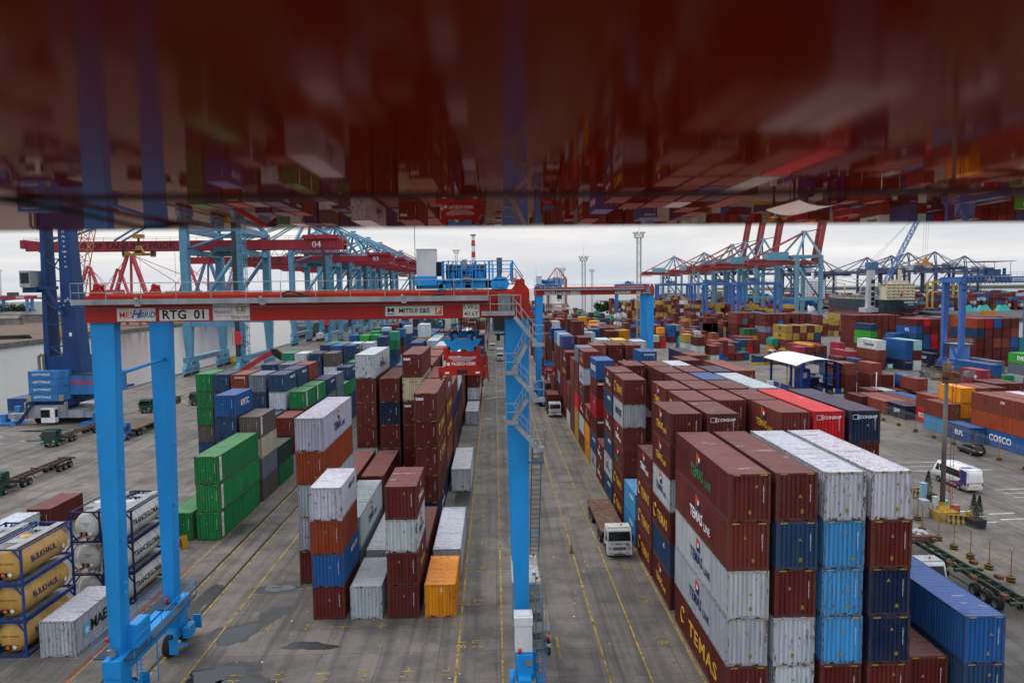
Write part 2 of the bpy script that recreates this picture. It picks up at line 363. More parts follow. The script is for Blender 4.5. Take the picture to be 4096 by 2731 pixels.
# puddles
def puddle(cx, cy, rx, ry, seed, z=.0032):
    r_ = random.Random(seed); n = 30; pts = []
    ph = [r_.uniform(0, 6.28) for _ in range(4)]
    for k in range(n):
        t = 2*math.pi*k/n; rr = 1+.25*math.sin(2*t+ph[0])+.16*math.sin(3*t+ph[1])+.10*math.sin(5*t+ph[2])+.06*math.sin(9*t+ph[3])
        pts.append((cx+rx*rr*math.cos(t), cy+ry*rr*math.sin(t), z))
    return pts
PM, nt_, b_ = base_mat('puddle_water'); b_.inputs['Base Color'].default_value = (.022,.023,.026,1); b_.inputs['Roughness'].default_value = .05; b_.inputs['IOR'].default_value = 1.33
s = MB()
for a in ((-19.6,52.0,1.1,1.7,1),(-18.9,46.3,1.7,1.1,2),(-17.0,45.2,1.6,.8,3),(-18.8,60.2,1.0,.8,4),(-90,128,3.2,1.4,5),(-88,121,2.4,1.2,6),(-80.5,124,1.5,.5,7),(-84,133,2.8,.8,8),(-73,166,2.4,1.0,9),(-76,190,2.4,1.5,10),(-70,182,2,.6,11)):
    p = puddle(*a); s.add(p, [tuple(range(len(p)))])
structure(s.build('puddles', PM))
WET = mat((.040,.037,.035), .42, dirt=.5, name='wet_concrete', scale=1.5); s = MB()
for i_, a in enumerate(((-19.5,52.2,1.5,2.1,1),(-18.5,46.4,2.2,1.5,2),(-16.9,45.3,2.2,1.1,3),(-18.6,60.2,1.7,1.5,14),(-17.6,55.2,1.2,1.5,15),(-13.6,50.0,1.6,.7,16),(-10.5,56.5,1.0,1.6,17),(-3.9,88,.9,6.5,18),(-4.3,72,.7,5,19),(-24.5,57,1.0,3.5,20),(-90,128,4.2,2.0,5),(-88,121,3.2,1.8,6),(-80.5,124,2.3,1.0,7),(-84,133,3.8,1.3,8))):
    p = puddle(*a, z=.0012+.0001*i_); s.add(p, [tuple(range(len(p)))])
structure(s.build('wet_patches', WET))
s = MB()
for k in range(90):
    x = random.uniform(-20, 12); y = random.uniform(44, 110); a = random.uniform(.03, .09); s.add([(x-a,y-a*.6,.008),(x+a,y-a*.4,.012),(x+a*.7,y+a,.02),(x-a*.5,y+a*.7,.009)], [(0,1,2,3)])
tag(s.build('litter', WHITE), 'scraps of pale litter scattered on the concrete', 'litter', kind='stuff')
# ------------------------------------------------------------------ shipping containers
CW = 2.438
def corr(mb, a, b, z0, z1, fn, pitch, depth, m=0):
    """corrugated sheet from a to b along u; fn(u, off, z) -> xyz; off is 0 outermost"""
    n = max(4, round((b-a)/pitch)); p = (b-a)/n; us = []
    for k in range(n):
        u = a+k*p; us += [(u, 0), (u+.46*p, 0), (u+.60*p, depth), (u+.86*p, depth)]
    us.append((b, 0)); o = len(mb.v); vs = []
    for u, d in us: vs += [fn(u, d, z0), fn(u, d, z1)]
    mb.add(vs, [(2*i, 2*i+2, 2*i+3, 2*i+1) for i in range(len(us)-1)], m)
def cont_parts(Lc, H):
    w = CW/2; l = Lc/2; parts = {}
    fr = MB()
    for sx in (-1, 1):
        for sy in (-1, 1):
            fr.box(min(sx*w, sx*(w-.15)), min(sy*l, sy*(l-.13)), .118, max(sx*w, sx*(w-.15)), max(sy*l, sy*(l-.13)), H-.118)
            for z in (0, H-.118):
                a, b = sx*(w+.004), sx*(w-.17); c, d = sy*(l+.004), sy*(l-.178)
                zz = z+.118 if z == 0 else z+.124
                fr.box(min(a,b), min(c,d), z, max(a,b), max(c,d), zz)
        fr.box(min(sx*(w-.004), sx*(w-.07)), -l+.17, .03, max(sx*(w-.004), sx*(w-.07)), l-.17, .19)
        fr.box(min(sx*(w-.004), sx*(w-.07)), -l+.17, H-.075, max(sx*(w-.004), sx*(w-.07)), l-.17, H-.012)
    for sy in (-1, 1):
        a, b = sy*(l-.004), sy*(l-.09)
        fr.box(-w+.16, min(a,b), H-.13, w-.16, max(a,b), H-.012)
        for x0, x1 in ((-w+.16, -.72), (-.42, .42), (.72, w-.16)): fr.box(x0, min(a,b), .03, x1, max(a,b), .20)
        fr.box(-.72, min(a,b), .11, -.42, max(a,b), .20); fr.box(.42, min(a,b), .11, .72, max(a,b), .20)
    fr.box(-w+.08, -l+.1, .12, w-.08, l-.1, .15)
    parts['frame'] = fr
    s = MB()
    corr(s, -l+.13, l-.13, .185, H-.07, lambda u, d, z: (w-.022-d, u, z), .278, .052); parts['side_r'] = s
    s = MB(); corr(s, -l+.13, l-.13, .185, H-.07, lambda u, d, z: (-(w-.022-d), u, z), .278, .052); s.f = [f[::-1] for f in s.f]; parts['side_l'] = s
    s = MB(); corr(s, -w+.14, w-.14, .195, H-.125, lambda u, d, z: (u, -(l-.02-d), z), .27, .07); parts['end_f'] = s
    s = MB(); corr(s, -w+.14, w-.14, .195, H-.125, lambda u, d, z: (u, l-.02-d, z), .27, .07); s.f = [f[::-1] for f in s.f]; parts['end_b'] = s
    s = MB(); corr(s, -l+.17, l-.17, -w+.06, w-.06, lambda u, d, z: (z, u, H-.012-d), .27, .05); s.f = [f[::-1] for f in s.f]
    s.box(-w+.17, -l+.09, H-.02, w-.17, -l+.175, H-.008); s.box(-w+.17, l-.175, H-.02, w-.17, l-.09, H-.008)
    parts['roof'] = s
    return parts
_CM = {}
def cont_mesh(Lc, H):
    k = (Lc, H)
    if k not in _CM:
        P = cont_parts(Lc, H); d = {}
        for n, mb in P.items(): d[n] = mesh_of({'frame':'frame','roof':'roof'}.get(n, 'corrugated_wall'), mb, {'frame':CP_FRAME,'roof':CP_ROOF}.get(n, CP_WALL))
        al = MB()
        for n, mb in P.items(): al.add(mb.v, mb.f, {'frame':2,'roof':1}.get(n, 0))
        d['all'] = mesh_of('shipping_container', al, [CP_WALL, CP_ROOF, CP_FRAME]); _CM[k] = d
    return _CM[k]
C_ = {'m':(.105,.0135,.0125),'r':(.19,.040,.026),'R':(.46,.008,.018),'o':(.27,.048,.014),'O':(.66,.235,.008),'y':(.36,.235,.045),'Y':(.62,.50,.14),
      'w':(.43,.47,.51),'W':(.68,.69,.68),'g':(.010,.20,.062),'G':(.035,.34,.035),'t':(.018,.24,.155),'b':(.014,.050,.120),'B':(.008,.085,.27),
      'l':(.045,.25,.50),'n':(.005,.017,.058),'k':(.095,.085,.082),'s':(.12,.15,.20),'d':(.022,.075,.045),'c':(.45,.42,.30),'q':(.28,.50,.46),'p':(.30,.025,.05),'v':(.045,.075,.24),'u':(.20,.072,.050)}
CN = {'m':'maroon','r':'rust red','R':'bright red','o':'burnt orange','O':'amber orange','y':'mustard','Y':'pale yellow','w':'pale grey','W':'clean white','g':'green','G':'lime green',
      't':'teal green','b':'faded navy','B':'blue','l':'sky blue','n':'dark navy','k':'grey-brown','s':'slate grey','d':'dark green','c':'cream','q':'mint','p':'crimson','v':'violet blue','u':'dusty brown'}
STD, HC = 2.591, 2.896
L20, L40 = 6.058, 12.192
ALL = []   # every container: dict
def st(blk, X, Y, Lc, s, hc=0, bay=0, row=0, tz=0.0):
    """stack: X = left edge, Y = near end, s = colours from the ground up"""
    h = HC if hc else STD; z = tz
    for i, ch in enumerate(s):
        if ch != '.':
            c = C_[ch]; c = (c[0]*1.25, c[1]*1.7, c[2]*1.5) if ch == 'm' and random.random() < .22 else c; j = random.uniform(.84, 1.2); c = tuple(min(.8, max(.004, v*j*random.uniform(.94, 1.06))) for v in c)
            ALL.append(dict(b=blk, x=X, y=Y, l=Lc, z=z, h=h, c=c, k=ch, t=i+1, n=len(s), bay=bay, row=row, top=(i == len(s)-1)))
        z += h
# ---- block A: left of the centre lane, rows counted from the lane
def AX(i): return -5.68-2.868*(i-1)
A = [(54.0,L20,1,'O',0,1),(54.0,L20,2,'mmwm',0,1),(54.0,L20,3,'w',0,1),(54.0,L20,4,'mBow',0,1),
 (61.6,L40,1,'w',0,2),(61,L40,2,'m',1,2),(61,L40,3,'w',1,2),(61,L40,4,'sw',1,2),(61,L40,5,'mwwow',1,2),
 (74.7,L40,2,'nmmmm',1,3),(74.7,L40,3,'m',1,3),(74.7,L40,4,'mm',1,3),(74.7,L40,5,'mm',1,3),
 (88.3,L40,1,'w',1,4),(88,L40,2,'nrmmr',1,4),(88,L40,3,'mmmmcm',1,4),(88,L40,4,'mmmnm',1,4),(88,L40,5,'mwmmmw',1,4),
 (102.3,L40,2,'mmnm',1,5),(102.3,L40,3,'mnmmm',1,5),(102.3,L40,4,'mmsmb',1,5),(102.3,L40,5,'bgmb',1,5),
 (132,L40,1,'w',0,7),(116.3,L40,2,'nmnWW',1,6),(116.3,L40,3,'mmmmr',1,6),(116.3,L40,4,'bbmg',1,6),(116.3,L40,5,'mmbg',1,6),
 (145.3,L40,1,'mwmr',0,8),(130.3,L40,2,'mmmmr',1,7),(137,L40,3,'mmmmw',1,7),(130.3,L20,3,'mmmmr',1,7),(150,L40,4,'mmbmw',1,8),(137,L20,4,'mmbb',1,7),(137,L20,5,'bgbb',1,7),
 (145,L40,5,'ggggb',1,8),(160,L20,5,'bbmmOw',1,9),(163,L20,4,'ggbmq',1,9),(152,L20,3,'mmmmb',1,8),(160,L20,3,'mmmmm',1,9),(145,L40,2,'mmmmm',1,8),(162.8,L20,2,'mmmmm',1,9),
 (162.8,L20,1,'mmm',1,9),(170,L20,2,'mmWmm',1,10),(170,L40,3,'mmmwr',1,10),(170,L20,4,'bmbbb',1,10),(170,L40,5,'ggbbb',1,10),(159,L20,1,'mw',0,9),
 (184,L20,1,'mmr',0,11),(184,L40,2,'mmmmW',1,11),(184,L40,3,'mmmmm',1,11),(184,L40,4,'bmbmm',1,11),(184,L40,5,'bbgbb',1,11)]
for Y, l_, i, s, hc, bay in A: st('A', AX(i), Y, l_, s, hc, bay, i)
yy = 198.0; bay = 12
while yy < 520:
    for i in range(1, 6):
        if random.random() < .12: continue
        st('A', AX(i), yy, L20 if random.random() < .5 else L40, ''.join(random.choice('mmmmrmbbnwgmBOWtq') for _ in range(random.choice((3,4,4,5,5)))), 1, bay, i)
    yy += 13.6; bay += 1
# ---- block B: beyond the rail track, beside the quay apron
def BX(i): return -30.6-2.88*(i-1)
B = [(72.4,L40,1,'ggg',1,1),(72.4,L40,2,'g',1,1),(85.6,L20,1,'ksck',0,2),(85.7,L20,2,'bbbbB',0,2),(92.4,L20,1,'gd',0,3),(92.4,L20,2,'bbb',0,3),(99,L20,1,'wmm',0,4),(99,L20,2,'bsb',0,4),
 (106.3,L20,1,'bbmg',0,5),(106,L20,2,'bbswb',0,5),(106,L20,3,'bbbbs',0,5),(106.8,L20,4,'mmmmr',0,5),(107.4,L20,5,'bbbbb',0,5),(108.3,L20,6,'bkggg',0,5),
 (113,L20,1,'bbbg',0,6),(113,L20,2,'bbbbb',0,6),(113,L20,3,'bbb',0,6),(113,L20,4,'mbb',0,6),(120.3,L20,1,'bbsb',0,7),(120,L20,2,'bmmmr',0,7),(120.5,L20,3,'bbsbs',0,7),(120.8,L20,4,'bbbbb',0,7),
 (127,L20,1,'bbss',0,8),(127,L20,2,'bmb',0,8),(139,L20,1,'bbtb',0,9),(140.4,L20,2,'bbbwk',0,9),(140.4,L20,3,'bbbbb',0,9),(140.8,L20,4,'bmbww',0,9),(142,L20,5,'bgtbt',0,9),
 (133.5,L20,1,'bbg',0,8),(133.5,L20,2,'bbw',0,8),(148.5,L20,1,'bggg',0,10),(159,L20,2,'bbbbb',0,11),(159.4,L20,3,'bbbbB',0,11),(161.3,L20,4,'bbbbb',0,11),(162,L20,5,'mmmr',0,11),
 (166,L20,1,'bbbbw',0,12),(166,L20,2,'bbbbw',0,12),(166.4,L20,3,'bbbbs',0,12),(168.2,L20,4,'bbbbt',0,12),(159,L20,1,'bbgg',0,11),
 (194,L20,4,'bbbbB',0,13),(193.2,L20,3,'bbbbG',0,13),(194.1,L20,2,'bbbbg',0,13),(182,L20,1,'bgg',0,13),(187,L20,1,'bbbgb',0,13),(210.5,L20,3,'bbbbg',0,14),(210.5,L20,2,'bbObb',0,14),
 (208,L20,1,'bbbgt',0,14),(250,L20,4,'bbbbB',0,15),(250,L40,3,'mmmmm',0,15),(241,L20,1,'bbbbw',0,15)]
for Y, l_, i, s, hc, bay in B: st('B', BX(i), Y, l_, s, hc, bay, i)
st('B', -49.75, 75.7, L20, 'm', 0, 1, 8); st('B', -50.2, 68.6, L20, 'w', 0, 1, 8); st('B', -32.0, 49.15, L20, 'w', 0, 0, 1)
yy = 222.0; bay = 16
while yy < 420:
    for i in range(1, 5):
        if random.random() < .25 or 236 < yy < 255: continue
        st('B', BX(i), yy, L20, ''.join(random.choice('bbbgmnBmwt') for _ in range(random.choice((3,4,4,5)))), 0, bay, i)
    yy += 9; bay += 1
# ---- block C: right of the truck lane
def CX(i): return 13.42+2.816*(i-1)
Cb = [(40.59,L40,1,'mwwmm',1,1),(40.59,L40,2,'wwobm'.replace('o','m'),1,1),(40.59,L40,3,'mlllw',1,1),(40.59,L40,4,'mnnmw',1,1),(41.2,L40,5,'m',1,1),(40.3,L40,6,'bB',1,1),
 (54.4,L20,1,'mbmwmm',0,2),(54.2,L20,2,'mmwmmm',0,2),(54.4,L20,3,'mmm',0,2),(54.5,L20,4,'mmmmmm',0,2),(54.6,L40,5,'mmmmmR',0,2),(54.7,L40,6,'mmmmmn',0,2),
 (61.1,L20,1,'mmmm',0,3),(60.8,L20,2,'mmwwmm',0,3),(60.7,L20,3,'mmmmmm',0,3),(60.8,L20,4,'mmmmmm',0,3),
 (68,L20,1,'ll',0,4),(67.8,L20,2,'mmwmmm',0,4),(67.7,L20,3,'mmmmmm',0,4),(67.7,L20,4,'mmmmmm',0,4),(67.7,L40,5,'mmmmmw',0,4),
 (74.9,L20,1,'mmmmwm',0,5),(74.5,L20,2,'mmm',0,5),(74.2,L20,3,'mmmmmm',0,5),(74.4,L20,4,'mmmmmB',0,5),
 (82,L20,1,'bwbmbm',0,6),(81.5,L20,2,'mmmm',0,6),(81.1,L20,3,'mmmmmm',0,6),(81.2,L20,4,'mmmmmm',0,6),(81.2,L20,5,'mmmmmn',0,6),(81.7,L40,6,'mmmmmr',0,6),
 (88.9,L20,1,'mm',0,7),(88.5,L20,2,'mmmmmm',0,7),(87.7,L20,3,'mmmmmm',0,7),(88,L20,4,'mmmmmw',0,7),(93.8,L20,5,'mmmmmm',0,8),(89,L20,6,'mmmmr',0,7),
 (95,L20,1,'wbmRmB',0,8),(95,L20,2,'mmmnn',0,8),(95.4,L20,3,'mmmmb',0,8),(95.4,L20,4,'mmmmm',0,8),(100.2,L20,6,'mmmmmm',0,9),
 (101.8,L20,1,'OOm',0,9),(101.8,L20,2,'mmmmm',0,9),(101.8,L20,3,'mmmmm',0,9),(101.8,L20,5,'mmmmm',0,9),(107,L20,4,'mmmmmB',0,10),(106.9,L20,6,'mmmwmn',0,10),
 (108.4,L20,1,'mwmmwm',0,10),(108.4,L20,2,'mmmm',0,10),(108.4,L20,3,'mmmmm',0,10),(108.4,L20,5,'mmmmm',0,10),
 (115.4,L20,1,'yyRmms',0,11),(119.8,L20,2,'mmmmmr',0,12),(119.8,L20,3,'mmmmmm',0,12),(119,L20,4,'mmmmmm',0,12),(127,L20,5,'mmmmmw',0,13),(122,L20,1,'mmmmr',0,12),
 (131,L20,4,'mmmmmY',0,13),(132,L20,3,'mmmmmw',0,13),(132,L20,2,'mmmmm',0,13),(129,L20,1,'wmm',0,13),(135.8,L20,1,'mmmmm',0,14),(126.2,L20,2,'mmmmm',0,12),(126.2,L20,3,'mmmmm',0,12),
 (139,L20,2,'mmmmmm',0,14),(138,L20,3,'mmmmm',0,14),(138,L20,4,'mmmmm',0,14),(134.5,L20,5,'mmmmr',0,14),(142.6,L20,1,'mmmmmv',0,15),(149.5,L20,2,'mmmmmmm',0,16),(146,L20,3,'mmmmm',0,15),
 (146,L20,4,'mmwmm',0,15),(146,L20,5,'mmmmw',0,15),(149.4,L20,1,'mmwmmw',0,16),(156.2,L20,1,'mmmmml',0,17),(156.9,L20,5,'mmmmmm',0,17),(158.6,L20,6,'mmmmmO',0,17),
 (153,L20,3,'mmmmmw',0,16),(153,L20,4,'mmmmw',0,16),(150,L20,6,'mmmmm',0,16),(142,L20,6,'mmmmm',0,15),(160,L20,2,'mmmmmmm',0,17),(165,L20,3,'mmmmmw',0,18),(165,L20,4,'mmmmmB',0,18)]
for Y, l_, i, s, hc, bay in Cb: st('C', CX(i), Y, l_, s, hc, bay, i)
yy = 163.2; bay = 19
while yy < 560:
    for i in range(1, 7):
        if yy < 172 and i in (3,4): continue
        if random.random() < .10: continue
        st('C', CX(i), yy, L20, ''.join(random.choice('mmmmmrmmwmBOms') for _ in range(random.choice((4,5,5,6)))), 0, bay, i)
    yy += 6.9 if yy < 250 else 13.7; bay += 1
# ---- block D: yards beyond the right-hand fence
def row(blk, X, Y, Lc, ss, hc=0, bay=0, pitch=2.65):
    for i, s in enumerate(ss):
        if s: st(blk, X+i*pitch, Y, Lc, s, hc, bay, i+1)
D = [ # X, Y, L, stacks left to right, hc
 (105.6,258,L40,['ymyy','mmym','ymmy','.mym','mmbY'.replace('Y','y')],0),(106.4,271,L20,['nt'],0),(112,262,L20,['mm'],0),
 (104.0,262.9,L20,['r'],0),
 (100.5,240,L40,['y','','WO','mr'],0),(106.2,232,L20,['bm'],0),(118,243.5,L20,['mp'],0),
 (141.3,277.9,L40,['mmmmm','mmmmm','mmmmm','mmmmm','mmmmm','mmmmm','mmmmm'],0),(126,300,L40,['mmmmm','mpBmm','mmmmm'],0),(114,300,L40,['mmsmm','mBRmm','mmBBm','mpmmm'],0),
 (108,318,L40,['BmmmM'.replace('M','m'),'smmsr','msRmr','mmmBb','mmmml'],0),
 (139,262,L40,['mGGb'],0),(140,248,L20,['mmB','mmB'],0),
 (144.9,243.5,L40,['nbbBm','nBBmR','nRRmm','mmmmm'],0),(158.5,250,L40,['mmmmm','mmmml','mmmmm','mmmmm','mmmml'],0),
 (144.2,211.5,L40,['mmmbo','mmmmR','mmomB','mmrmm','mbBrm','ttt'],1),(152,226,L40,['mmmmm','mmmlm','mmmmm','mmmmm'],1),
 (133.5,229.5,L40,['mB'],1),
 (119.0,205.3,L40,['nBB','Wmq'],1),(112.0,207,L40,['mrW'],1),(105.5,211,L40,['mp'],0),
 (97.5,228,L20,['mp','wm'],0),(101.5,236,L40,['mm','mO'],0),
 (85.0,176,L20,['mr'],0),(77.6,156.4,L20,['mmr'],0),(83.1,156.0,L20,['mmr','mm'],0),(84.6,176.5,L20,['b'],0),(79.5,181,L20,['b'],0),(90.3,182,L20,['m','b'],0),
 (92,195,L20,['b','mm'],0),(96.5,190,L20,['bb'],0),
 (88.8,148.5,L20,['or'],0),(85.3,136.5,L40,['r','r','l','m'],0),(75.2,136.1,L40,['r','u','m','B','m'],0),(76.0,130.4,L20,['n','m','r'],0),(73.9,142.5,L20,['m'],0),(80.2,150,L20,['m','w','m'],0),
 (89.5,152,L20,['mB'],0),(77.6,123.6,L20,['R'],0),
 (77.7,117.2,L20,['sOO','mrr','mrm'],0),(74.9,116.6,L20,['lr'],0),
 (86.8,122,L20,['mrm','mrm'],0),(92.2,130,L20,['om'],0),
 (96.9,140.6,L20,['mmp','mn'],0),(83.6,118,L20,['br'],0),
 (74.4,109.6,L20,['B'],0),
 (76.95,101.2,L40,['Bor','mrr','mrw','mrm'],0),(77.9,124.2,L20,['br','rr','mr'],0),(82.5,94,L40,['mrr','mrr'],0),(98,118,L40,['mrm','mrr','mBr'],0),(103,150,L40,['mm','mrB'],0),
 (129.2,165,L40,['wsG','mBg'],0),(124,171,L40,['g'],0),
 (80.9,240,L20,['l','b'],0),(78,241.5,L20,['q','B'],0),(84.1,227,L20,['b','m'],0),(75.4,238,L40,['mm','m','m'],0),(81.5,250,L40,['mm','mb'],0),
 (85.5,262,L40,['bR'],0),(90,262,L20,['tb','Rm','mm'],0),(95,275,L40,['mm','mm'],0),
 (87,300,L40,['m','m','t','m'],0),(103,264,L20,['Ot','.d'],0),(100,285,L20,['bOd','bOd'],0),
 (88.5,314,L20,['mw','bm'],0),(98,330,L40,['mmb','mmy'],0),
 (58.5,207,L20,['mrwm','my'],0),(62.5,206,L20,['mwm'],0),(66.5,215,L20,['mBr'],0),(58.2,218,L20,['mmwy'],0),
 (69,226,L20,['Bmo','Bmm'],0),(64,243,L20,['lst'],0),(76,240,L20,['lr','mr'],0),(73,270,L40,['mBo'],0),(64.5,290,L20,['mc','Ro'],0),(69,300,L20,['BmO'],0),(70,322,L40,['Bmr','Bmr'],0),(78,318,L40,['mBB','bns'],0),
 (86,330,L20,['mr','mr','bs'],0),(72,250,L20,['Rmr'],0),(68,262,L20,['mb','lw'],0),(80,262,L20,['mrr','mr'],0),(93,345,L40,['mm','Bm','Bb'],0)]
for n_, (X, Y, l_, ss, hc) in enumerate(D): row('D', X, Y, l_, ss, hc, n_+1)
# generic far rows between the crane tracks
rnd = random.Random(11)
for X0, X1, Y0, Y1, pal, hmax, dens in ((60,108,350,440,'mmrmmbymrmB',3,.68),(98,128,330,420,'mmrmbymmm',4,.75),(112,175,345,430,'yymmymmB',4,.78),(40,66,170,330,'mmmmrmmBs',4,.0),(44,64,340,520,'mbwmmt',4,.6),(96,150,470,600,'yymmymmw',6,.82),(150,185,440,520,'yymmymm',5,.8),(176,196,300,330,'mBmr',2,.5)):
    yy = Y0
    while yy < Y1:
        xx = X0
        while xx < X1:
            if rnd.random() < dens: st('D', xx, yy, L40 if rnd.random() < .5 else L20, ''.join(rnd.choice(pal) for _ in range(rnd.randint(max(1, hmax-2), hmax))), 0, 90, int(xx))
            xx += 2.7 if rnd.random() < .85 else 7
        yy += 15
# container port across the water on the right (far)
for X0, X1, Y0, Y1, pal in ((375,640,640,760,'mmBrsmbwm'),(395,700,800,980,'mBmrsmwb'),(240,355,850,1100,'BmrmOwBs'),(200,330,900,1050,'mBrOmsw')):
    yy = Y0
    while yy < Y1:
        xx = X0
        while xx < X1:
            if rnd.random() < .7: st('E', xx, yy, L40, ''.join(rnd.choice(pal) for _ in range(rnd.randint(2, 5))), 1, 95, int(xx))
            xx += 2.9
        yy += 42

# ---- choose what is shown: hidden boxes are left out, the largest 300 are individuals
from collections import defaultdict
grid = defaultdict(list)
for c in ALL:
    for gx in range(int(c['x']//4), int((c['x']+CW)//4)+1):
        for gy in range(int(c['y']//8), int((c['y']+c['l'])//8)+1): grid[(gx, gy)].append(c)
def solid(x, y, z):
    for c in grid.get((int(x//4), int(y//8)), ()):
        if c['x'] < x < c['x']+CW and c['y'] < y < c['y']+c['l'] and c['z'] < z < c['z']+c['h']: return True
    return False
def sight(x, y, z):    # fraction-like test: march from the point to the camera
    dx, dy, dz = -x, -y, CAM_H-z; n = int(math.sqrt(dx*dx+dy*dy)/1.3)
    for k in range(1, n):
        t = k/n
        if z+dz*t > 18: return True
        if solid(x+dx*t, y+dy*t, z+dz*t): return False
    return True
for c in ALL:
    x0, y0, z0, l_, h = c['x'], c['y'], c['z'], c['l'], c['h']; D_ = math.hypot(x0, y0); sc = 0
    sx_ = x0+CW+.25 if x0 < 0 else x0-.25
    fpts = [(x0+CW*u, y0-.3, z0+h*v) for u in (.1,.5,.9) for v in (.15,.6,.92)]
    spts = [(sx_, y0+l_*u, z0+h*v) for u in (.1,.5,.9) for v in (.15,.6,.92)]
    tpts = [(x0+CW*u, y0+l_*v, z0+h+.1) for u in (.15,.85) for v in (.1,.5,.9)]
    a = 0
    a += sum(sight(*p) for p in fpts)/9*CW*h/D_**2
    a += sum(sight(*p) for p in spts)/9*l_*h*abs(x0)/D_**3
    a += sum((not solid(*p)) and sight(*p) for p in tpts)/6*CW*l_*max(0, CAM_H-z0-h)/D_**3
    # outside the frame
    u = x0/y0-.0237; v = (CAM_H-(z0+h))/y0
    if u < -.80 or u > .80 or v > .56: a *= .02
    c['a'] = a
vis = sorted([c for c in ALL if c['a'] > 0], key=lambda c: -c['a'])
print('containers', len(ALL), 'visible', len(vis), 'px of last individual', vis[min(299, len(vis)-1)]['a']*719*719)
IND = vis[:300]; FAR = vis[300:]
ORD = ['','ground-level','second','third','fourth','fifth','sixth','seventh','eighth']
CARD = ['','first','second','third','fourth','fifth','sixth','seventh','eighth','ninth','tenth','eleventh','twelfth','thirteenth','fourteenth','fifteenth','sixteenth','seventeenth','eighteenth','nineteenth','twentieth']
def card(n): return CARD[n] if n < len(CARD) else 'row-%d' % n
MARKS = {}   # filled by the lettering table: (blk, bay, row, tier) -> words for the label
SER = ['TEGU 684225 9','TEGU 684226 4','TEGU 682647 4','TTNU 128351 7','MRKU 655155 0','BMOU 685672 1','SITU 912917 2','TEGU 682047 6','WHSU 553902 0','CSNU 801783 2','TEGU 250378 1','TEGU 202008 2']
def vtext(s): return '\n'.join(s.replace(' ', ''))
for c in vis: c['big'] = c['a']*719*719
COLL = {}
def own(c):
    Lc, H = c['l'], c['h']; M_ = cont_mesh(Lc, H); rs = 0.0 if (c['k'] == 'w' and random.random() < .4) or (c['k'] == 'm' and c['b'] == 'C' and c['bay'] == 1 and c['row'] < 3 and c['t'] == 5) else (.45 if random.random() < .4 else 1.0); c['c'] = (*c['c'][:3], rs); loc = (c['x']+CW/2+random.uniform(-.035,.035), c['y']+Lc/2+random.uniform(-.07,.07), c['z'])
    if c['big'] > 150:
        r = thing('shipping_container', None, 'container', loc)
        for n, pn in (('frame','frame'),('roof','roof'),('side_r','side_wall'),('side_l','side_wall'),('end_f','end_wall'),('end_b','end_wall')): place(pn, M_[n], r, c['c'])
    else:
        r = place('shipping_container', M_['all'], None, c['c'], loc); tag(r, cat='container')
    r['group'] = {'A':'containers stacked left of the centre lane','B':'containers stacked beside the quay apron','C':'containers stacked right of the truck lane','D':'containers in the far right yard','E':'containers across the water'}[c['b']]
    if c['y'] < 150 and c['big'] > 60:
        ser = letter(r, vtext(random.choice(SER)), 'F', (CW/2-.42, -Lc/2-.006, H*.58), .094, I_W if c['k'] not in 'wWcYO' else I_K, bold=.0, line=.72, name='serial_number')
        if c['big'] > 200:
            st_ = place('warning_sticker', STICK, r, None, (random.uniform(-.35,.45), -Lc/2-.006, random.uniform(.5, .8)*H))
            if c['h'] > 2.7:
                place('hazard_marking', HAZ, r, None, (0, -Lc/2-.012, H-.07)); place('caution_plate', PLATE, r, None, (random.uniform(-.1,.5), -Lc/2-.006, .62))
    c['o'] = r; COLL[(c['b'], c['bay'], c['row'], c['t'])] = c
    return r
s = MB(); s.add([(-.095,0,-.075),(.095,0,-.075),(0,0,.12)], [(0,1,2)]); s.add([(-.035,-.003,-.06),(.035,-.003,-.06),(0,-.003,.06)], [(0,1,2)], 1)
PY = mat((.50,.33,.05), .7, 0, .4, 'faded_sticker', 6); STICK = mesh_of('warning_sticker', s, [PY, BLACK])
s = MB(); s.add([(-.08,0,-.12),(.08,0,-.12),(.08,0,.12),(-.08,0,.12)], [(0,1,2,3)])
for k in (-.08, 0, .08): s.add([(-.07,-.003,k-.018),(.07,-.003,k-.018),(.07,-.003,k+.018),(-.07,-.003,k+.018)], [(0,1,2,3)], 1)
PLATE = mesh_of('caution_plate', s, [PY, BLACK])
s = MB()
for sg in (-1, 1):
    for k in range(5):
        x = sg*(.62+k*.085); s.add([(x-.022,0,-.04),(x+.022,0,-.04),(x+.055,0,.04),(x+.01,0,.04)], [(0,1,2,3)])
HAZ = mesh_of('hazard_marking', s, YEL)
for c in IND: own(c)
# the rest, too small to tell apart by parts: one object
fb = MB(); fcol = []
for c in FAR:
    n0 = len(fb.f); x0, y0, z0 = c['x'], c['y'], c['z']; x1, y1, z1 = x0+CW, y0+c['l'], z0+c['h']-.03; e_ = .10
    fb.box(x0+.03, y0+.03, z0, x1-.03, y1-.03, z1-.01)
    for a, b in ((x0, x0+e_), (x1-e_, x1)):
        for p, q in ((y0, y0+e_), (y1-e_, y1)): fb.box(a, p, z0, b, q, z1)
        fb.box(a, y0+e_, z1-e_, b, y1-e_, z1)
        fb.box(a, y0+e_, z0, b, y1-e_, z0+.16)
    fb.box(x0+e_, y0, z1-e_, x1-e_, y0+e_, z1); fb.box(x0+e_, y0, z0, x1-e_, y0+e_, z0+.16)
    fcol += [c['c']]+[(v*.72 for v in c['c'])]*0
    nf = len(fb.f)-n0; fcol.pop(); fcol += [(*c['c'][:3], 1.0)]*6+[(*[v*.8 for v in c['c'][:3]], 1.0)]*(nf-6)
fo = fb.build('distant_containers', CP_ATTR)
ca = fo.data.color_attributes.new('paint', 'FLOAT_COLOR', 'CORNER'); buf = []
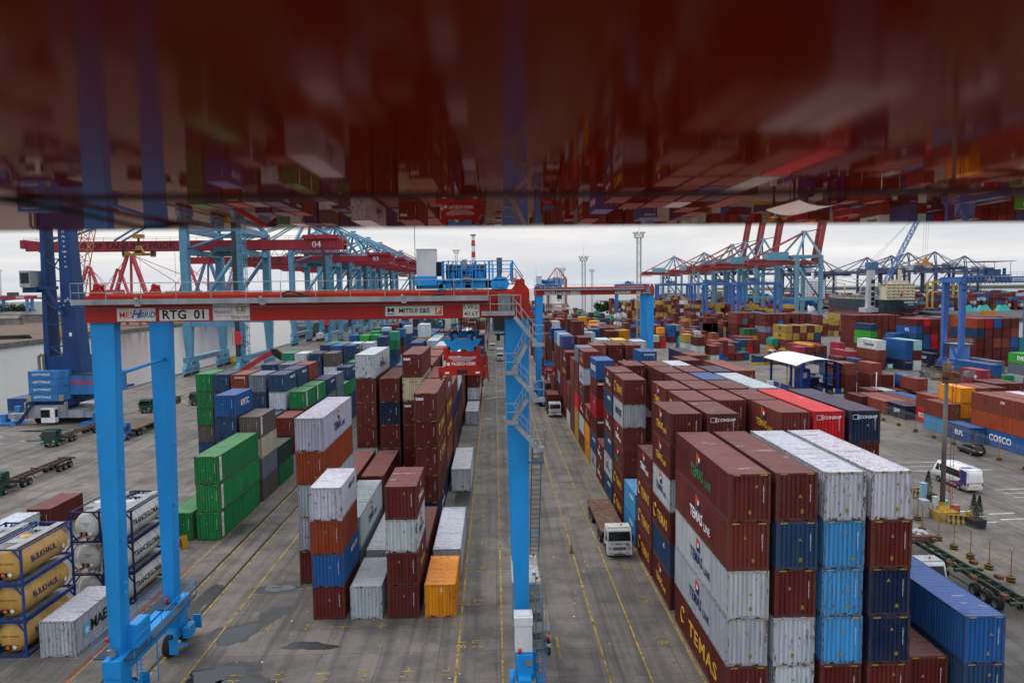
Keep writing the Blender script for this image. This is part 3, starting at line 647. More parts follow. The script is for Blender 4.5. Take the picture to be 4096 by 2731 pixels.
for p, cc in zip(fo.data.polygons, fcol): buf += list(cc)*p.loop_total
ca.data.foreach_set('color', buf)
tag(fo, 'stacks of mixed maroon, blue and mustard containers in the distant yards', 'container stacks', kind='stuff')
# ------------------------------------------------------------------ the glossy red girder just above the lens
def red_gloss():
    m = bpy.data.materials.new('glossy_red_girder_paint'); m.use_nodes = True; nt = m.node_tree; nt.nodes.clear()
    o = N(nt, 'ShaderNodeOutputMaterial'); df = N(nt, 'ShaderNodeBsdfDiffuse'); gl = N(nt, 'ShaderNodeBsdfGlossy'); fr = N(nt, 'ShaderNodeFresnel'); mx = N(nt, 'ShaderNodeMixShader')
    v = mapped(nt, (1,1,1), False)
    nt.links.new(mix(nt, 1.0, (.165,.0105,.0038), ramp(nt, noise(nt, v, 1.6, 4, .5), [(.3, .75), (.7, 1.1)]), 'MULTIPLY'), df.inputs['Color']); gl.inputs['Color'].default_value = (.80,.60,.50,1); fr.inputs['IOR'].default_value = 1.10
    sp = N(nt, 'ShaderNodeSeparateXYZ'); nt.links.new(v, sp.inputs[0]); nt.links.new(ramp(nt, sp.outputs[1], [(.20, .14), (.52, .060), (.86, .012)]), gl.inputs['Roughness'])
    bp = N(nt, 'ShaderNodeBump'); bp.inputs['Strength'].default_value = .03; bp.inputs['Distance'].default_value = .004
    nt.links.new(noise(nt, mapped(nt, (2.2,.8,1), False), 1.2, 2, .5), bp.inputs['Height']); nt.links.new(bp.outputs[0], gl.inputs['Normal'])
    nt.links.new(fr.outputs[0], mx.inputs[0]); nt.links.new(df.outputs[0], mx.inputs[1]); nt.links.new(gl.outputs[0], mx.inputs[2]); nt.links.new(mx.outputs[0], o.inputs[0])
    return m
RG = red_gloss()
g = thing('overhead_girder', 'glossy dark red girder overhead mirroring the port on its underside', 'girder', (0,0,CAM_H))
s = MB(); s.box(-4.5,-1.6,.112,4.5,.88,.85); s.box(-4.5,.88,.1125,4.5,1.355,.85); s.build('girder_box', RG, g)
s = MB(); s.box(-4.5,.872,.1090,4.5,.886,.1115); s.build('panel_seam', BLACK, g)
s = MB(); pts = [(-1.6,.35,.10),(-1.2,.5,.10),(-.8,.68,.100),(-.55,.80,.104),(-.56,1.0,.106),(-.575,1.2,.104),(-.5,1.25,.115),(-.4,1.22,.2)]
s.path(pts, .0035, 8); s.build('hose', BLACK, g)
# ------------------------------------------------------------------ rubber-tyred gantry cranes
P_BLUE = mat(RTGBLUE, .42, 0, .16, 'crane_blue_paint', .5); P_RED = mat(RTGRED, .42, 0, .25, 'crane_red_paint', .6); P_GREY = mat((.50,.51,.52), .5, 0, .2, 'grey_cabinet_paint')
P_ORED = mat((.50,.07,.015), .5, 0, .4, 'weathered_orange_red', 1.0); SIGNW = mat((.62,.60,.57), .6, 0, .25, 'sign_panel_white')
def rail_run(mb, pts, h=1.1, posts=None, r=.022):
    for (a, b) in zip(pts, pts[1:]):
        a = Vector(a); b = Vector(b); n = max(1, int((b-a).length/ (posts or 1.6)))
        for k in range(n+1):
            p = a+(b-a)*(k/n); mb.tube(p, p+Vector((0,0,h)), r, 5, caps=False)
        for z in (h, h*.55): mb.tube(a+Vector((0,0,z)), b+Vector((0,0,z)), r, 5, caps=False)
def sign(parent, x, z, w, h, y, txt, m, hh, bold=.03, **kw):
    s = MB(); s.box(x-w/2, y-.02, z-h/2, x+w/2, y, z+h/2); sg = s.build('sign_panel', SIGNW, parent)
    if txt: letter(sg, txt, 'F', (x, y-.026, z), hh, m, bold=bold, **kw)
    return sg
def build_rtg(label, x0, x1, y, trol, trol_y, spz, num, right_stairs):
    """y = front face of near girder; local frame origin at (x0, y, 0)"""
    t = thing('gantry_crane', label, 'gantry crane', (x0, y, 0), 0, 'red and blue rubber-tyred gantry cranes over the container lanes')
    S = x1-x0; zb, zt = 23.65, 25.15; D = 7.1
    for sx, xa, xb, xc, xd in ((0, 0.02, 1.42, .12, .80), (1, S-1.48, S-.02, S-1.02, S-.22)):
        for yy in (.2, D+.2):
            s = MB(); s.hexa([(xc,yy,3.6),(xd,yy,3.6),(xd,yy+1.15,3.6),(xc,yy+1.15,3.6)], [(xa,yy,zb),(xb,yy,zb),(xb,yy+.7,zb),(xa,yy+.7,zb)])
            for z in (7.9, 12.6, 17.6, 21.4):
                u = (z-3.6)/(zb-3.6); q = [xc+(xa-xc)*u-.004, xd+(xb-xd)*u+.004, yy-.004, yy+1.154-.45*u]; s.box(q[0], q[2], z, q[1], q[3], z+.03)
            lg = s.build('leg', P_BLUE, t)
            e = MB()
            for z in (7.4, 8.0, 10.6, 14.9): e.cbox(xd+.33 if z < 12 else xb-.1, yy+.2, z, .16, .05, .16); e.tube((xd+.40 if z < 12 else xb-.04, yy+.15, z), (xd+.40 if z < 12 else xb-.04, yy+.26, z), .07, 8)
            e.build('lifting_lug', P_BLUE, lg)
        # sill beam, walkway, bogies
        s = MB(); s.box(xc-.05, -.6, 2.55, xc+.35, D+2, 3.6); s.box(xd-.1, -.6, 2.55, xd+.35, D+2, 3.6); s.box(xc+.35, -.6, 2.6, xd-.1, .2, 3.55); s.box(xc+.35, D+1, 2.6, xd-.1, D+2, 3.55); s.box(xc, 2.9, 2.8, xd, 3.3, 3.3); s.box(xc, 5.2, 2.8, xd, 5.5, 3.3)
        sill = s.build('sill_beam', P_BLUE, t)
        s = MB(); s.box(xd+.35, -.2, 3.52, xd+1.0, D+1.6, 3.60); (s.box(xc-.75, -.2, 3.52, xc-.05, D+1.6, 3.60) if sx == 0 else None); s.box(xc, D-.9, 3.62, xd+.3, D+.2, 3.68); s.build('grating', mat((.03,.06,.10), .8, 0, .4, 'dark_grating', 6), sill)
        s = MB(); rail_run(s, [(xd+1.0,-.2,3.6),(xd+1.0,D+1.6,3.6),(xd+.2,D+1.6,3.6)]); (rail_run(s, [(xc-.75,D+1.6,3.6),(xc-.75,-.2,3.6)]) if sx == 0 else None)
        for q in (.5, 2.6): s.bar((xd+1.0,q,3.5), (xd+1.0,q,.6), .06); 
        for k in range(9): s.bar((xd+.55,.9,.7+k*.32), (xd+1.0,.9,.7+k*.32), .03)
        s.bar((xd+.55,.9,.5),(xd+.55,.9,3.5),.05); s.build('handrail', P_BLUE, sill)
        for yb in (.0, D+.9):
            b = MB(); b.box(xc-.05, yb-.45, 1.75, xd+.3, yb+.75, 2.55); b.tube((xc+.45,yb+.15,1.2),(xc+.45,yb+.15,2.6),.36,12)
            b.hexa([(xc+.05,yb-1.5,1.0),(xc+.85,yb-1.5,1.0),(xc+.85,yb+1.8,1.0),(xc+.05,yb+1.8,1.0)], [(xc+.1,yb-.6,1.8),(xc+.8,yb-.6,1.8),(xc+.8,yb+.9,1.8),(xc+.1,yb+.9,1.8)])
            b.box(xd+.1, yb-1.9, .5, xd+.7, yb-1.82, 1.5); b.box(xd+.1, yb+2.05, .5, xd+.7, yb+2.13, 1.5)
            b.bar((xd+.2,yb-1.4,1.1),(xd+.95,yb-1.0,.7),.14); b.box(xd+.45, yb-.5, .95, xd+.9, yb+.6, 1.7)
            bg_ = b.build('bogie', P_BLUE, sill)
            for wy in (yb-1.05, yb+1.35):
                w = MB(); w.lathe((0,0,0), [(.28,-.26),(.66,-.27),(.74,-.20),(.75,-.07),(.72,-.03),(.75,.0),(.72,.04),(.75,.08),(.74,.20),(.66,.27),(.28,.26)], 20)
                wo = w.build('wheel', RUBBER, bg_, None, (xc+.45, wy, .75)); wo.rotation_euler = (0, R(90), 0)
    MB().tube((1.15,.5,20.5),(.95,D+.4,20.8),.11,10).build('tie_tube', P_BLUE, t)
    # girders
    for yy, nm in ((0, 'near'), (D, 'far')):
        s = MB(); s.box(-.1, yy, zb, S, yy+1.2, zt); s.box(-.12, yy-.03, zb-.03, S+.02, yy+1.23, zb+.0) 
        s.box(-.1, yy+.35, zt, S, yy+.85, zt+.03, 1); s.box(-.1, yy+.55, zt+.03, S, yy+.63, zt+.13, 1)
        for k in range(9): s.box(1.2+k*2.8, yy-.055, 24.55, 1.28+k*2.8, yy, 24.68)
        gd = s.build('girder', [P_RED, P_ORED], t)
        for xx in (.02, S-.86):
            b = MB(); b.prism([(xx,zt+.0),(xx+.84,zt+.0),(xx+.84,zt+.14),(xx+.6,zt+.44),(xx+.6,zt+.62),(xx+.5,zt+.76),(xx+.34,zt+.76),(xx+.24,zt+.62),(xx+.24,zt+.44),(xx,zt+.14)], 'y', yy+.3, yy+.38)
            b.prism([(xx+.1,zt+.0),(xx+.74,zt+.0),(xx+.6,zt+.5),(xx+.24,zt+.5)], 'y', yy+.75, yy+.83)
            b.tube((xx+.42,yy+.24,zt+.58),(xx+.42,yy+1.0,zt+.58),.13,14); b.build('pin_bracket', P_RED, t)
    s = MB(); s.box(0, 1.2, zb+.1, .7, D, zt-.1); s.box(S-.7, 1.2, zb+.1, S, D, zt-.1); s.build('end_tie', P_RED, t)
    # walkway on the near girder
    s = MB(); L_ = S-2.4; s.box(-.4,-.82,24.68,L_,-.02,24.72); s.box(-.4,-.86,24.66,L_,-.80,24.96); s.box(1.0,-.62,24.72,L_-1.4,-.35,24.95,1); wk = s.build('walkway', [GALV, mat((.50,.51,.50), .4, .3, .2, 'cable_tray_cover')], t)
    s = MB(); rail_run(s, [(-.4,-.82,24.7),(L_,-.82,24.7)], 1.18, 1.95, .024); rail_run(s, [(-.4,-.82,24.7),(-.4,0,24.7)], 1.18)
    s.tube((0,-.12,24.45),(L_,-.12,24.45),.02,5); s.build('handrail', GALV, wk)
    s = MB()
    for xx in (3.4, 10.4, 18.4): s = MB(); s.cbox(xx,-.95,24.62,.26,.2,.10); s.tube((xx,-.95,24.62),(xx,-.95,24.9),.03,6); s.cbox(xx-.1,-.95,24.98,.14,.14,.18); s.build('floodlight', mat((.32,.33,.33), .5, .2, .3, 'lamp_housing'), wk)
    # signs
    a = sign(t, 2.83, 24.07, 2.2, .78, -.005, None, None, 0)
    letter(a, 'MES', 'F', (2.26,-.03,24.03), .34, I_R, .015); letter(a, 'YBRID', 'F', (3.33,-.03,24.03), .33, I_B, .02, .3, .9); letter(a, 'H', 'F', (2.78,-.03,24.07), .5, I_B, .02, .35)
    sign(t, 5.57, 24.01, 2.84, .64, -.005, 'RTG  '+num, I_K, .52, .035)
    a = sign(t, 7.76, 24.14, 1.08, .96, -.005, 'PELINDO', I_B, .16, .01); letter(a, 'TERMINAL PETIKEMAS', 'F', (7.8,-.03,23.93), .06, I_R)
    a = sign(t, 8.83, 24.14, 1.02, .96, -.007, None, None, 0); letter(a, 'TEMAS PORT', 'F', (8.83,-.033,23.82), .2, I_K, 0, 0, .72)
    s = MB(); n = 5
    for k in range(n):
        p, q = math.pi/2+2*math.pi*k/n, math.pi/2+2*math.pi*(k+1)/n; s.bar((8.83+.33*math.cos(p),-.034,24.32+.3*math.sin(p)),(8.83+.33*math.cos(q),-.034,24.32+.3*math.sin(q)),.05,.012)
    s.build('emblem', I_R, a); letter(a, 'CE', 'F', (8.83,-.034,24.31), .3, mat((.16,.14,.05),.6,0,.2,'olive_ink'), .03, space=.8)
    a = sign(t, S-6.75, 24.09, 3.35, .56, -.005, 'MITSUI E&S', I_K, .26, .03); letter(a, 'M', 'F', (S-8.1,-.03,24.13), .25, I_K, .05, 0, 1.5)
    s = MB(); s.box(S-8.32,-.034,23.88,S-7.88,-.026,23.95); s.build('emblem', ink((.02,.25,.55)), a)
    s = MB(); s.box(S-5.52,-.034,23.87,S-5.14,-.026,24.30); s.build('emblem', ink((.6,.13,.02)), a); letter(a, 'P', 'F', (S-5.33,-.04,24.09), .3, I_W, .03)
    sign(t, S-3.42, 24.07, .96, .80, -.006, 'S.W.L.\n40.6T', I_K, .26, .005, line=1.15)
    # platform and electrical boxes at the right end
    s = MB(); s.box(S-2.8,-1.0,23.78,S-.9,-.05,23.86); s.box(S-2.8,-1.03,23.80,S-.9,-1.0,24.05); pl = s.build('platform', GALV, t)
    s = MB(); s.box(S-1.85,-.62,23.98,S-1.12,-.06,25.02); s.box(S-1.06,-.58,23.98,S-.9,-.06,24.9); s.build('electrical_box', mat((.21,.22,.23), .5, .2, .6, 'weathered_zinc', 3), pl)
    s = MB(); rail_run(s, [(S-2.3,-1.0,23.85),(S-.55,-1.0,23.85)], 1.1, .9); s.build('handrail', GALV, pl)
    # zigzag stairs in front of the right leg
    if right_stairs:
        lv = [(23.8, 1), (22.2, 1), (20.6, 0), (19.0, 1), (17.7, 0), (16.1, 1)]; XR, XL = S+.35, S-1.05
        for (za, sa), (zc, sc_) in zip(lv, lv[1:]):
            xa_, xc_ = (XR-.6 if sa else XL), (XR if sc_ else XL)
            if za > 23: xa_ = S-.9
            f = MB()
            for dy in (-1.0, -.35): f.bar((xa_, dy, za-.1), (xc_, dy, zc-.05), .05, .22)
            n = 8
            for k in range(1, n): p = k/n; f.cbox(xa_+(xc_-xa_)*p, -.67, za+(zc-za)*p, .2, .62, .03)
            for dy in (-1.0,):
                f.tube((xa_,dy,za+.9),(xc_,dy,zc+.9),.022,5,caps=False); f.tube((xa_,dy,za+.45),(xc_,dy,zc+.45),.018,5,caps=False)
                for k in range(4): p = (k+.3)/4; f.tube((xa_+(xc_-xa_)*p,dy,za+(zc-za)*p),(xa_+(xc_-xa_)*p,dy,za+(zc-za)*p+.9),.02,5,caps=False)
            f.build('stair_flight', GALV, t)
            xm = XR+.05 if sc_ else XL-.1; l_ = MB(); l_.box(xm-.33,-1.15,zc-.16,xm+.38,-.15,zc-.08); l_.box(xm-.33,-1.18,zc-.2,xm+.38,-1.14,zc+.02)
            for k in range(7): l_.box(xm-.31+k*.1,-1.12,zc-.08,xm-.27+k*.1,-.18,zc-.05)
            rail_run(l_, [(xm-.31,-1.13,zc-.08),(xm+.36,-1.13,zc-.08)] if not sc_ else [(xm-.31,-1.13,zc-.08),(xm+.36,-1.13,zc-.08),(xm+.36,-.18,zc-.08)], 1.1, .6)
            l_.build('landing', GALV, t)
        f = MB()
        for dx in (S+.05, S+.62): f.bar((dx,-.3,15.9),(dx,3.6,8.0),.04,.2)
        for k in range(22): p = k/22; f.cbox(S+.33,-.3+3.9*p,15.9-7.9*p,.55,.2,.03)
        f.box(S+.0,-1.1,15.2,S+.7,-.1,15.3); f.bar((S+.65,-1.1,16.1),(S+.65,-1.1,15.2),.05); f.bar((S+.05,-1.1,16.1),(S+.05,-1.1,15.2),.05)
        f.build('stair_flight', mat((.10,.105,.11), .6, .3, .3, 'dark_galvanised'), t)
        # caged ladder at the foot
        f = MB()
        for dx in (S+.15, S+.55): f.bar((dx,-.8,8.6),(dx,-.8,1.0),.05)
        for k in range(24): f.bar((S+.15,-.8,1.2+k*.31),(S+.55,-.8,1.2+k*.31),.025)
        for z in (7.4, 6.6, 5.9, 5.1, 4.3, 2.9):
            ps = [(S+.35-.42*math.cos(a_),-.8-.75*math.sin(a_),z) for a_ in [math.pi*k/8 for k in range(9)]]; f.path(ps, .025, 5)
        for a_ in (.5, 1.1, 1.57, 2.1, 2.7): f.tube((S+.35-.42*math.cos(a_),-.8-.75*math.sin(a_),7.4),(S+.35-.42*math.cos(a_),-.8-.75*math.sin(a_),4.3),.018,5)
        f.box(S+.0,-1.0,5.0,S+.9,.3,5.06); f.box(S-.35,-1.6,4.3,S+.45,-.6,4.36); rail_run(f, [(S+.45,-1.6,4.3),(S-.3,-1.6,4.3)], 1.0, .6)
        f.build('caged_ladder', mat((.16,.17,.18), .6, .3, .3, 'dull_galvanised'), t)
        c = MB(); c.box(S-1.12,-2.0,4.35,S-.12,-1.0,6.35); c.box(S-1.16,-2.06,5.95,S-.08,-.96,6.42); c.box(S-1.04,-1.85,6.42,S-.2,-1.1,6.48)
        for k in range(4): c.box(S-1.0,-2.005,5.2-k*.25,S-.97,-2.0,5.23-k*.25,1); c.box(S-.35,-2.005,5.2-k*.25,S-.32,-2.0,5.23-k*.25,1)
        c.build('white_cabinet', [mat((.56,.57,.58), .5, 0, .15, 'cabinet_paint'), BLACK], t)
        c = MB(); c.box(S-1.05,-2.3,3.2,S-.1,-.6,4.3); c.box(S-.95,-3.0,1.6,S-.25,-1.6,3.2); c.box(S-.8,-3.4,.6,S-.4,-2.6,2.2); c.tube((S-1.3,-2.2,2.0),(S-1.3,-2.2,3.4),.15,10); c.build('drive_housing', P_BLUE, t)
        c = MB(); c.tube((S-.85,-2.1,4.35),(S-.85,-2.1,4.6),.09,12); c.build('beacon', mat((.5,.01,.01), .3, 0, .1, 'red_lens'), t)
        c = MB(); c.box(S-.55,-2.4,3.75,S-.15,-2.3,4.05); c.build('work_lamp', CHROME, t)
        c = MB(); c.box(S-1.1,3.6,3.7,S+.65,8.4,6.0,0); c.box(S-1.15,3.55,6.0,S+.7,8.45,6.15,1); c.box(S-1.1,1.6,3.7,S+.6,3.6,5.0,2)
        for q in ((S-.95,3.9),(S+.5,3.9),(S-.95,8.1),(S+.5,8.1)): c.tube((q[0],q[1]-.03,6.28),(q[0],q[1]+.03,6.28),.09,10,m=2)
        c.build('generator_housing', [mat((.17,.19,.185), .6, 0, .3, 'genset_grey'), mat((.42,.38,.35), .6, 0, .55, 'genset_roof', 2), mat((.10,.11,.11), .6, .2, .3, 'genset_dark')], t)
    else:
        c = MB(); c.box(-.9,.5,1.1,.6,4.5,3.4); c.build('generator_housing', P_BLUE, t)
    # left sill extras
    c = MB(); c.box(.75,1.0,3.6,1.45,2.6,5.0); c.box(.8,1.05,5.0,1.4,2.5,5.06); c.build('drive_cabinet', P_BLUE, t)
    c = MB(); c.tube((.45,D-.05,3.7),(.45,D-.05,4.15),.09,10); c.tube((.45,D-.05,4.15),(.45,D-.05,4.35),.04,8); c.build('fire_extinguisher', mat((.5,.01,.01), .35, 0, .1, 'extinguisher_red'), t)
    c = MB(); c.tube((.1,.05,4.5),(.1,.05,4.75),.08,10); c.build('beacon', mat((.5,.01,.01), .3, 0, .1, 'red_lens'), t)
    c = MB(); c.box(.2,-.25,3.75,.7,-.05,4.1); c.bar((.1,-.1,4.5),(.45,-.15,4.1),.04); c.build('work_lamp', CHROME, t)
    # trolley
    x = trol; tb = MB(); y1 = D+.6
    for yy in (.5, D+.3): tb.box(x-2.6, yy, 25.35, x+2.7, yy+.4, 25.85)
    for xx in (-2.6, -1.2, 0.3, 1.5, 2.3): tb.box(x+xx, .5, 25.4, x+xx+.3, y1, 25.8)
    tb.box(x-2.6, .3, 25.8, x+2.7, y1, 25.86); tb.box(x-2.65, .25, 25.55, x-1.35, .5, 26.1); tb.box(x-1.3,.2,25.28,x-1.0,.35,25.75)
    tr = tb.build('trolley', P_BLUE, t)
    d_ = MB()
    for xx in (-.9, .35):
        d_.tube((x+xx, 2.2, 26.4), (x+xx+1.15, 2.2, 26.4), .40, 20); d_.tube((x+xx, 4.9, 26.4), (x+xx+1.15, 4.9, 26.4), .40, 20)
        for q in (0, 1.15): d_.tube((x+xx+q-.03,2.2,26.4),(x+xx+q+.03,2.2,26.4),.5,20)
        for k in range(11): d_.tube((x+xx+.08+k*.1,2.2,26.4),(x+xx+.12+k*.1,2.2,26.4),.425,20)
    d_.build('rope_drum', mat((.035,.033,.035), .7, .2, .3, 'greased_wire'), tr)
    c = MB(); c.box(x-2.55,.4,26.1,x-1.42,1.5,27.66); c.box(x-2.58,.36,27.64,x-1.39,1.54,27.70); c.build('control_cabinet', P_GREY, tr)
    c = MB(); c.box(x-1.4,.8,26.1,x-1.02,1.6,26.95); c.tube((x-1.2,.75,26.5),(x-1.2,.8,26.5),.26,16); c.build('blower', BLACK, tr)
    c = MB(); c.box(x+2.15,.7,26.25,x+2.48,1.05,27.15); c.tube((x+2.3,.85,25.9),(x+2.3,.85,26.3),.15,12); c.build('hoist_motor', mat((.11,.115,.115), .5, .2, .3, 'motor_grey'), tr)
    c = MB(); c.prism([(x+1.85,25.3),(x+2.75,25.3),(x+2.9,25.6),(x+2.7,26.0),(x+2.1,26.05),(x+1.75,25.65)], 'y', .3, .8); c.tube((x+2.32,.22,25.55),(x+2.32,.32,25.55),.18,14); c.tube((x+2.6,.25,25.45),(x+2.6,.32,25.45),.12,12); c.tube((x-1.05,.2,25.45),(x-1.05,.4,25.45),.22,14); c.build('gearbox', P_BLUE, tr)
    c = MB()
    for xx in (-1.0,-.72,-.45,-.1,.05,.35,.5,.9,1.1,1.7,1.85,3.0): c.box(x+xx,.42,25.86,x+xx+.07,.5,26.2+.85*((xx*7) % 1))
    for xx in (-1.05,.02,.85,1.65): c.box(x+xx,.45,25.86,x+xx+.12,.6,26.95)
    rail_run(c, [(x-1.05,.38,25.9),(x+3.1,.38,25.9)], 1.05, .7, .028); rail_run(c, [(x+3.1,.38,25.9),(x+3.1,D,25.9),(x-2.6,D,25.9)], 1.05, 1.0, .028)
    c.tube((x+3.1,.38,26.9),(x+3.7,.38,26.0),.03,6); c.box(x-.75,.6,25.9,x-.35,1.1,26.3); c.box(x+.9,.6,25.9,x+1.35,1.1,26.35); c.build('machinery_frame', P_BLUE, tr)
    c = MB(); c.box(x+.12,.36,26.5,x+.4,.46,27.05); c.box(x+.15,.3,25.75,x+.6,.38,26.05); c.build('junction_box', mat((.24,.26,.28), .5, .1, .3, 'junction_grey'), tr)
    c = MB()
    for dx in (.08, .72): c.bar((x+dx,.1,25.05),(x+dx,.25,26.9),.05)
    for k in range(7): c.bar((x+.08,.12+k*.02,25.1+k*.26),(x+.72,.12+k*.02,25.1+k*.26),.04)
    c.build('ladder', P_BLUE, tr)
    c = MB(); c.tube((x-2.62,.4,25.86),(x-2.62,.4,29.6),.018,5); c.build('antenna', BLACK, tr)
    c = MB(); ps = [(x-.5,.2,26.8),(x-.62,.15,26.2),(x-.45,.12,25.6),(x-.35,.1,25.2),(x-.6,.08,25.05),(x-1.6,-.1,25.0)]; c.path(ps, .045, 6)
    ps = [(x-9.9,-.25,25.3),(x-10.2,-.25,25.2),(x-10.15,-.25,25.0),(x-9.5,-.25,25.05),(x-8.7,-.25,24.95)]; c.path(ps, .06, 6); c.path([(x-10.0,-.25,25.32),(x-9.3,-.25,25.2),(x-8.6,-.25,24.97)], .05, 6); c.build('cable_chain', BLACK, tr)
    # operator cab under the trolley
    c = MB(); c.hexa([(x+1.9,.9,22.75),(x+2.9,.9,22.75),(x+2.9,2.9,22.75),(x+1.9,2.9,22.75)], [(x+1.9,.9,24.3),(x+2.9,.9,24.3),(x+2.9,2.9,24.3),(x+1.9,2.9,24.3)]); cb = c.build('operator_cab', P_BLUE, tr)
    c = MB(); c.box(x+1.86,1.0,22.85,x+1.9,2.8,23.95); c.box(x+1.95,.86,22.85,x+2.85,.9,23.95); c.build('cab_window', GLASS, cb)
    c = MB(); c.box(x+2.0,.6,22.55,x+2.6,1.3,22.62); c.box(x+2.1,.9,22.2,x+2.3,1.1,22.6); c.build('cab_lamps', BLACK, cb)
    # headblock, spreader, ropes
    sy = trol_y; hx = x+.02; zs = spz
    hb = MB(); hb.prism([(hx-1.2,zs+2.14),(hx+1.2,zs+2.14),(hx+.70,zs+1.40),(hx+.35,zs+1.36),(hx+.15,zs+1.52),(hx-.15,zs+1.52),(hx-.35,zs+1.36),(hx-.70,zs+1.40)], 'y', sy+.2, sy+.35)
    hb.prism([(hx-1.05,zs+2.5),(hx+1.05,zs+2.5),(hx+.9,zs+2.1),(hx-.9,zs+2.1)], 'y', sy+2.2, sy+2.35); hb.box(hx-.9,sy+.3,zs+1.5,hx+.9,sy+2.4,zs+1.7)
    for q in (-.48, .48): hb.tube((hx+q,sy+.14,zs+1.93),(hx+q,sy+.2,zs+1.93),.13,14); hb.tube((hx+q,sy+.5,zs+2.2),(hx+q,sy+.75,zs+2.2),.2,18)
    hbo = hb.build('headblock', P_BLUE, t)
    c = MB()
    for q in (-.5, .5):
        c.tube((hx+q,sy+.8,zs+2.36),(hx+q,sy+1.3,zs+2.36),.24,16); c.box(hx+q*1.2-.06,sy+.1,zs+2.05,hx+q*1.2+.06,sy+.5,zs+2.32)
    c.build('sheave', BLACK, hbo)
    sp = MB(); sp.prism([(hx-1.0,zs+1.38),(hx+1.0,zs+1.38),(hx+1.0,zs+1.12),(hx-1.0,zs+1.12)], 'y', sy, sy+.25)
    sp.prism([(hx-.98,zs+1.05),(hx-.6,zs+.9),(hx-.45,zs+.78),(hx+.45,zs+.78),(hx+.6,zs+.9),(hx+.98,zs+1.05),(hx+.98,zs+.4),(hx-.98,zs+.4)], 'y', sy-.15, sy)
    for q in (-1, 1): sp.box(hx+q*.98-.14,sy-.1,zs+.85,hx+q*.98+.14,sy+.3,zs+1.62); sp.box(hx+q*.86-.14,sy+.2,zs+1.35,hx+q*.86+.14,sy+.3,zs+1.66)
    sp.prism([(hx-1.42,zs+.5),(hx-1.1,zs+.5),(hx-1.0,zs+.56),(hx+1.0,zs+.56),(hx+1.1,zs+.5),(hx+1.42,zs+.5),(hx+1.42,zs-.18),(hx+1.2,zs-.18),(hx+1.1,zs),(hx-1.1,zs),(hx-1.2,zs-.18),(hx-1.42,zs-.18)], 'y', sy-.3, sy-.05)
    sp.box(hx-.5,sy-.05,zs+.1,hx-.25,sy+6,zs+.45); sp.box(hx+.25,sy-.05,zs+.1,hx+.5,sy+6,zs+.45); sp.box(hx-1.25,sy+5.8,zs,hx+1.25,sy+6.05,zs+.5); sp.box(hx-1.0,sy,zs+.5,hx+1.0,sy+2.6,zs+.8)
    spo = sp.build('spreader', P_RED, t)
    c = MB(); c.prism([(hx+1.42,zs+1.2),(hx+1.52,zs+1.2),(hx+1.55,zs+.2),(hx+1.62,zs-.45),(hx+1.45,zs-.1)], 'y', sy-.6, sy+.1); c.box(hx+1.0,sy-.2,zs+.55,hx+1.45,sy+.3,zs+1.15); c.build('corner_flipper', mat((.26,.012,.01), .5, 0, .4, 'dark_red_paint'), spo)
    c = MB(); c.box(hx-.32,sy-.315,zs+.08,hx+.32,sy-.30,zs+.32); c.box(hx-.28,sy-.17,zs+.47,hx+.28,sy-.15,zs+.56)
    for q in (-1.27,1.27): c.box(hx+q-.05,sy-.32,zs-.12,hx+q+.05,sy-.30,zs+.18); c.tube((hx+q,sy-.2,zs-.3),(hx+q,sy-.2,zs-.15),.05,8)
    c.build('recess', BLACK, spo)
    letter(spo, 'PACECO CORP.' if right_stairs else 'MITSUI E&S', 'F', (hx+.1, sy-.158, zs+.66), .19, I_W, .035, 0, .78); c = MB(); c.box(hx-.92,sy-.16,zs+.57,hx-.74,sy-.155,zs+.75); c.build('emblem', I_W, spo)
    c = MB(); c.box(hx-1.02,sy-.31,zs+.1,hx-.78,sy-.305,zs+.2); c.box(hx+.8,sy-.31,zs+.1,hx+1.04,sy-.305,zs+.2); cc = c.build('label_plate', I_W, spo)
    c = MB()
    for dx in (-.95,-.7,-.35,-.2,-.08,.08,.2,.35,.7,.95):
        c.tube((hx+dx*1.25,2.2 if abs(dx) < .5 else 4.9,25.4),(hx+dx*.55,sy+1.0,zs+2.5),.022,5,caps=False); c.tube((hx+dx*1.05,4.8,25.4),(hx+dx*.5,sy+1.0,zs+2.55),.018,5,caps=False)
    c.tube((hx-1.35,1.0,25.3),(hx-1.05,sy+.3,zs+2.2),.025,5); c.tube((hx+1.25,1.0,25.3),(hx+.95,sy+.3,zs+2.2),.025,5); c.build('hoist_rope', BLACK, t)
    return t
build_rtg('nearest red and blue gantry crane, girder plates reading RTG 01, spreader hanging mid-air', -23.55, 2.05, 42.1, 21.55, .9, 20.2, '01', True)
build_rtg('second red and blue gantry crane further down the lane, girder reading RTG 04', 8.95, 34.15, 153.0, 2.6, .0, 7.0, '04', False)
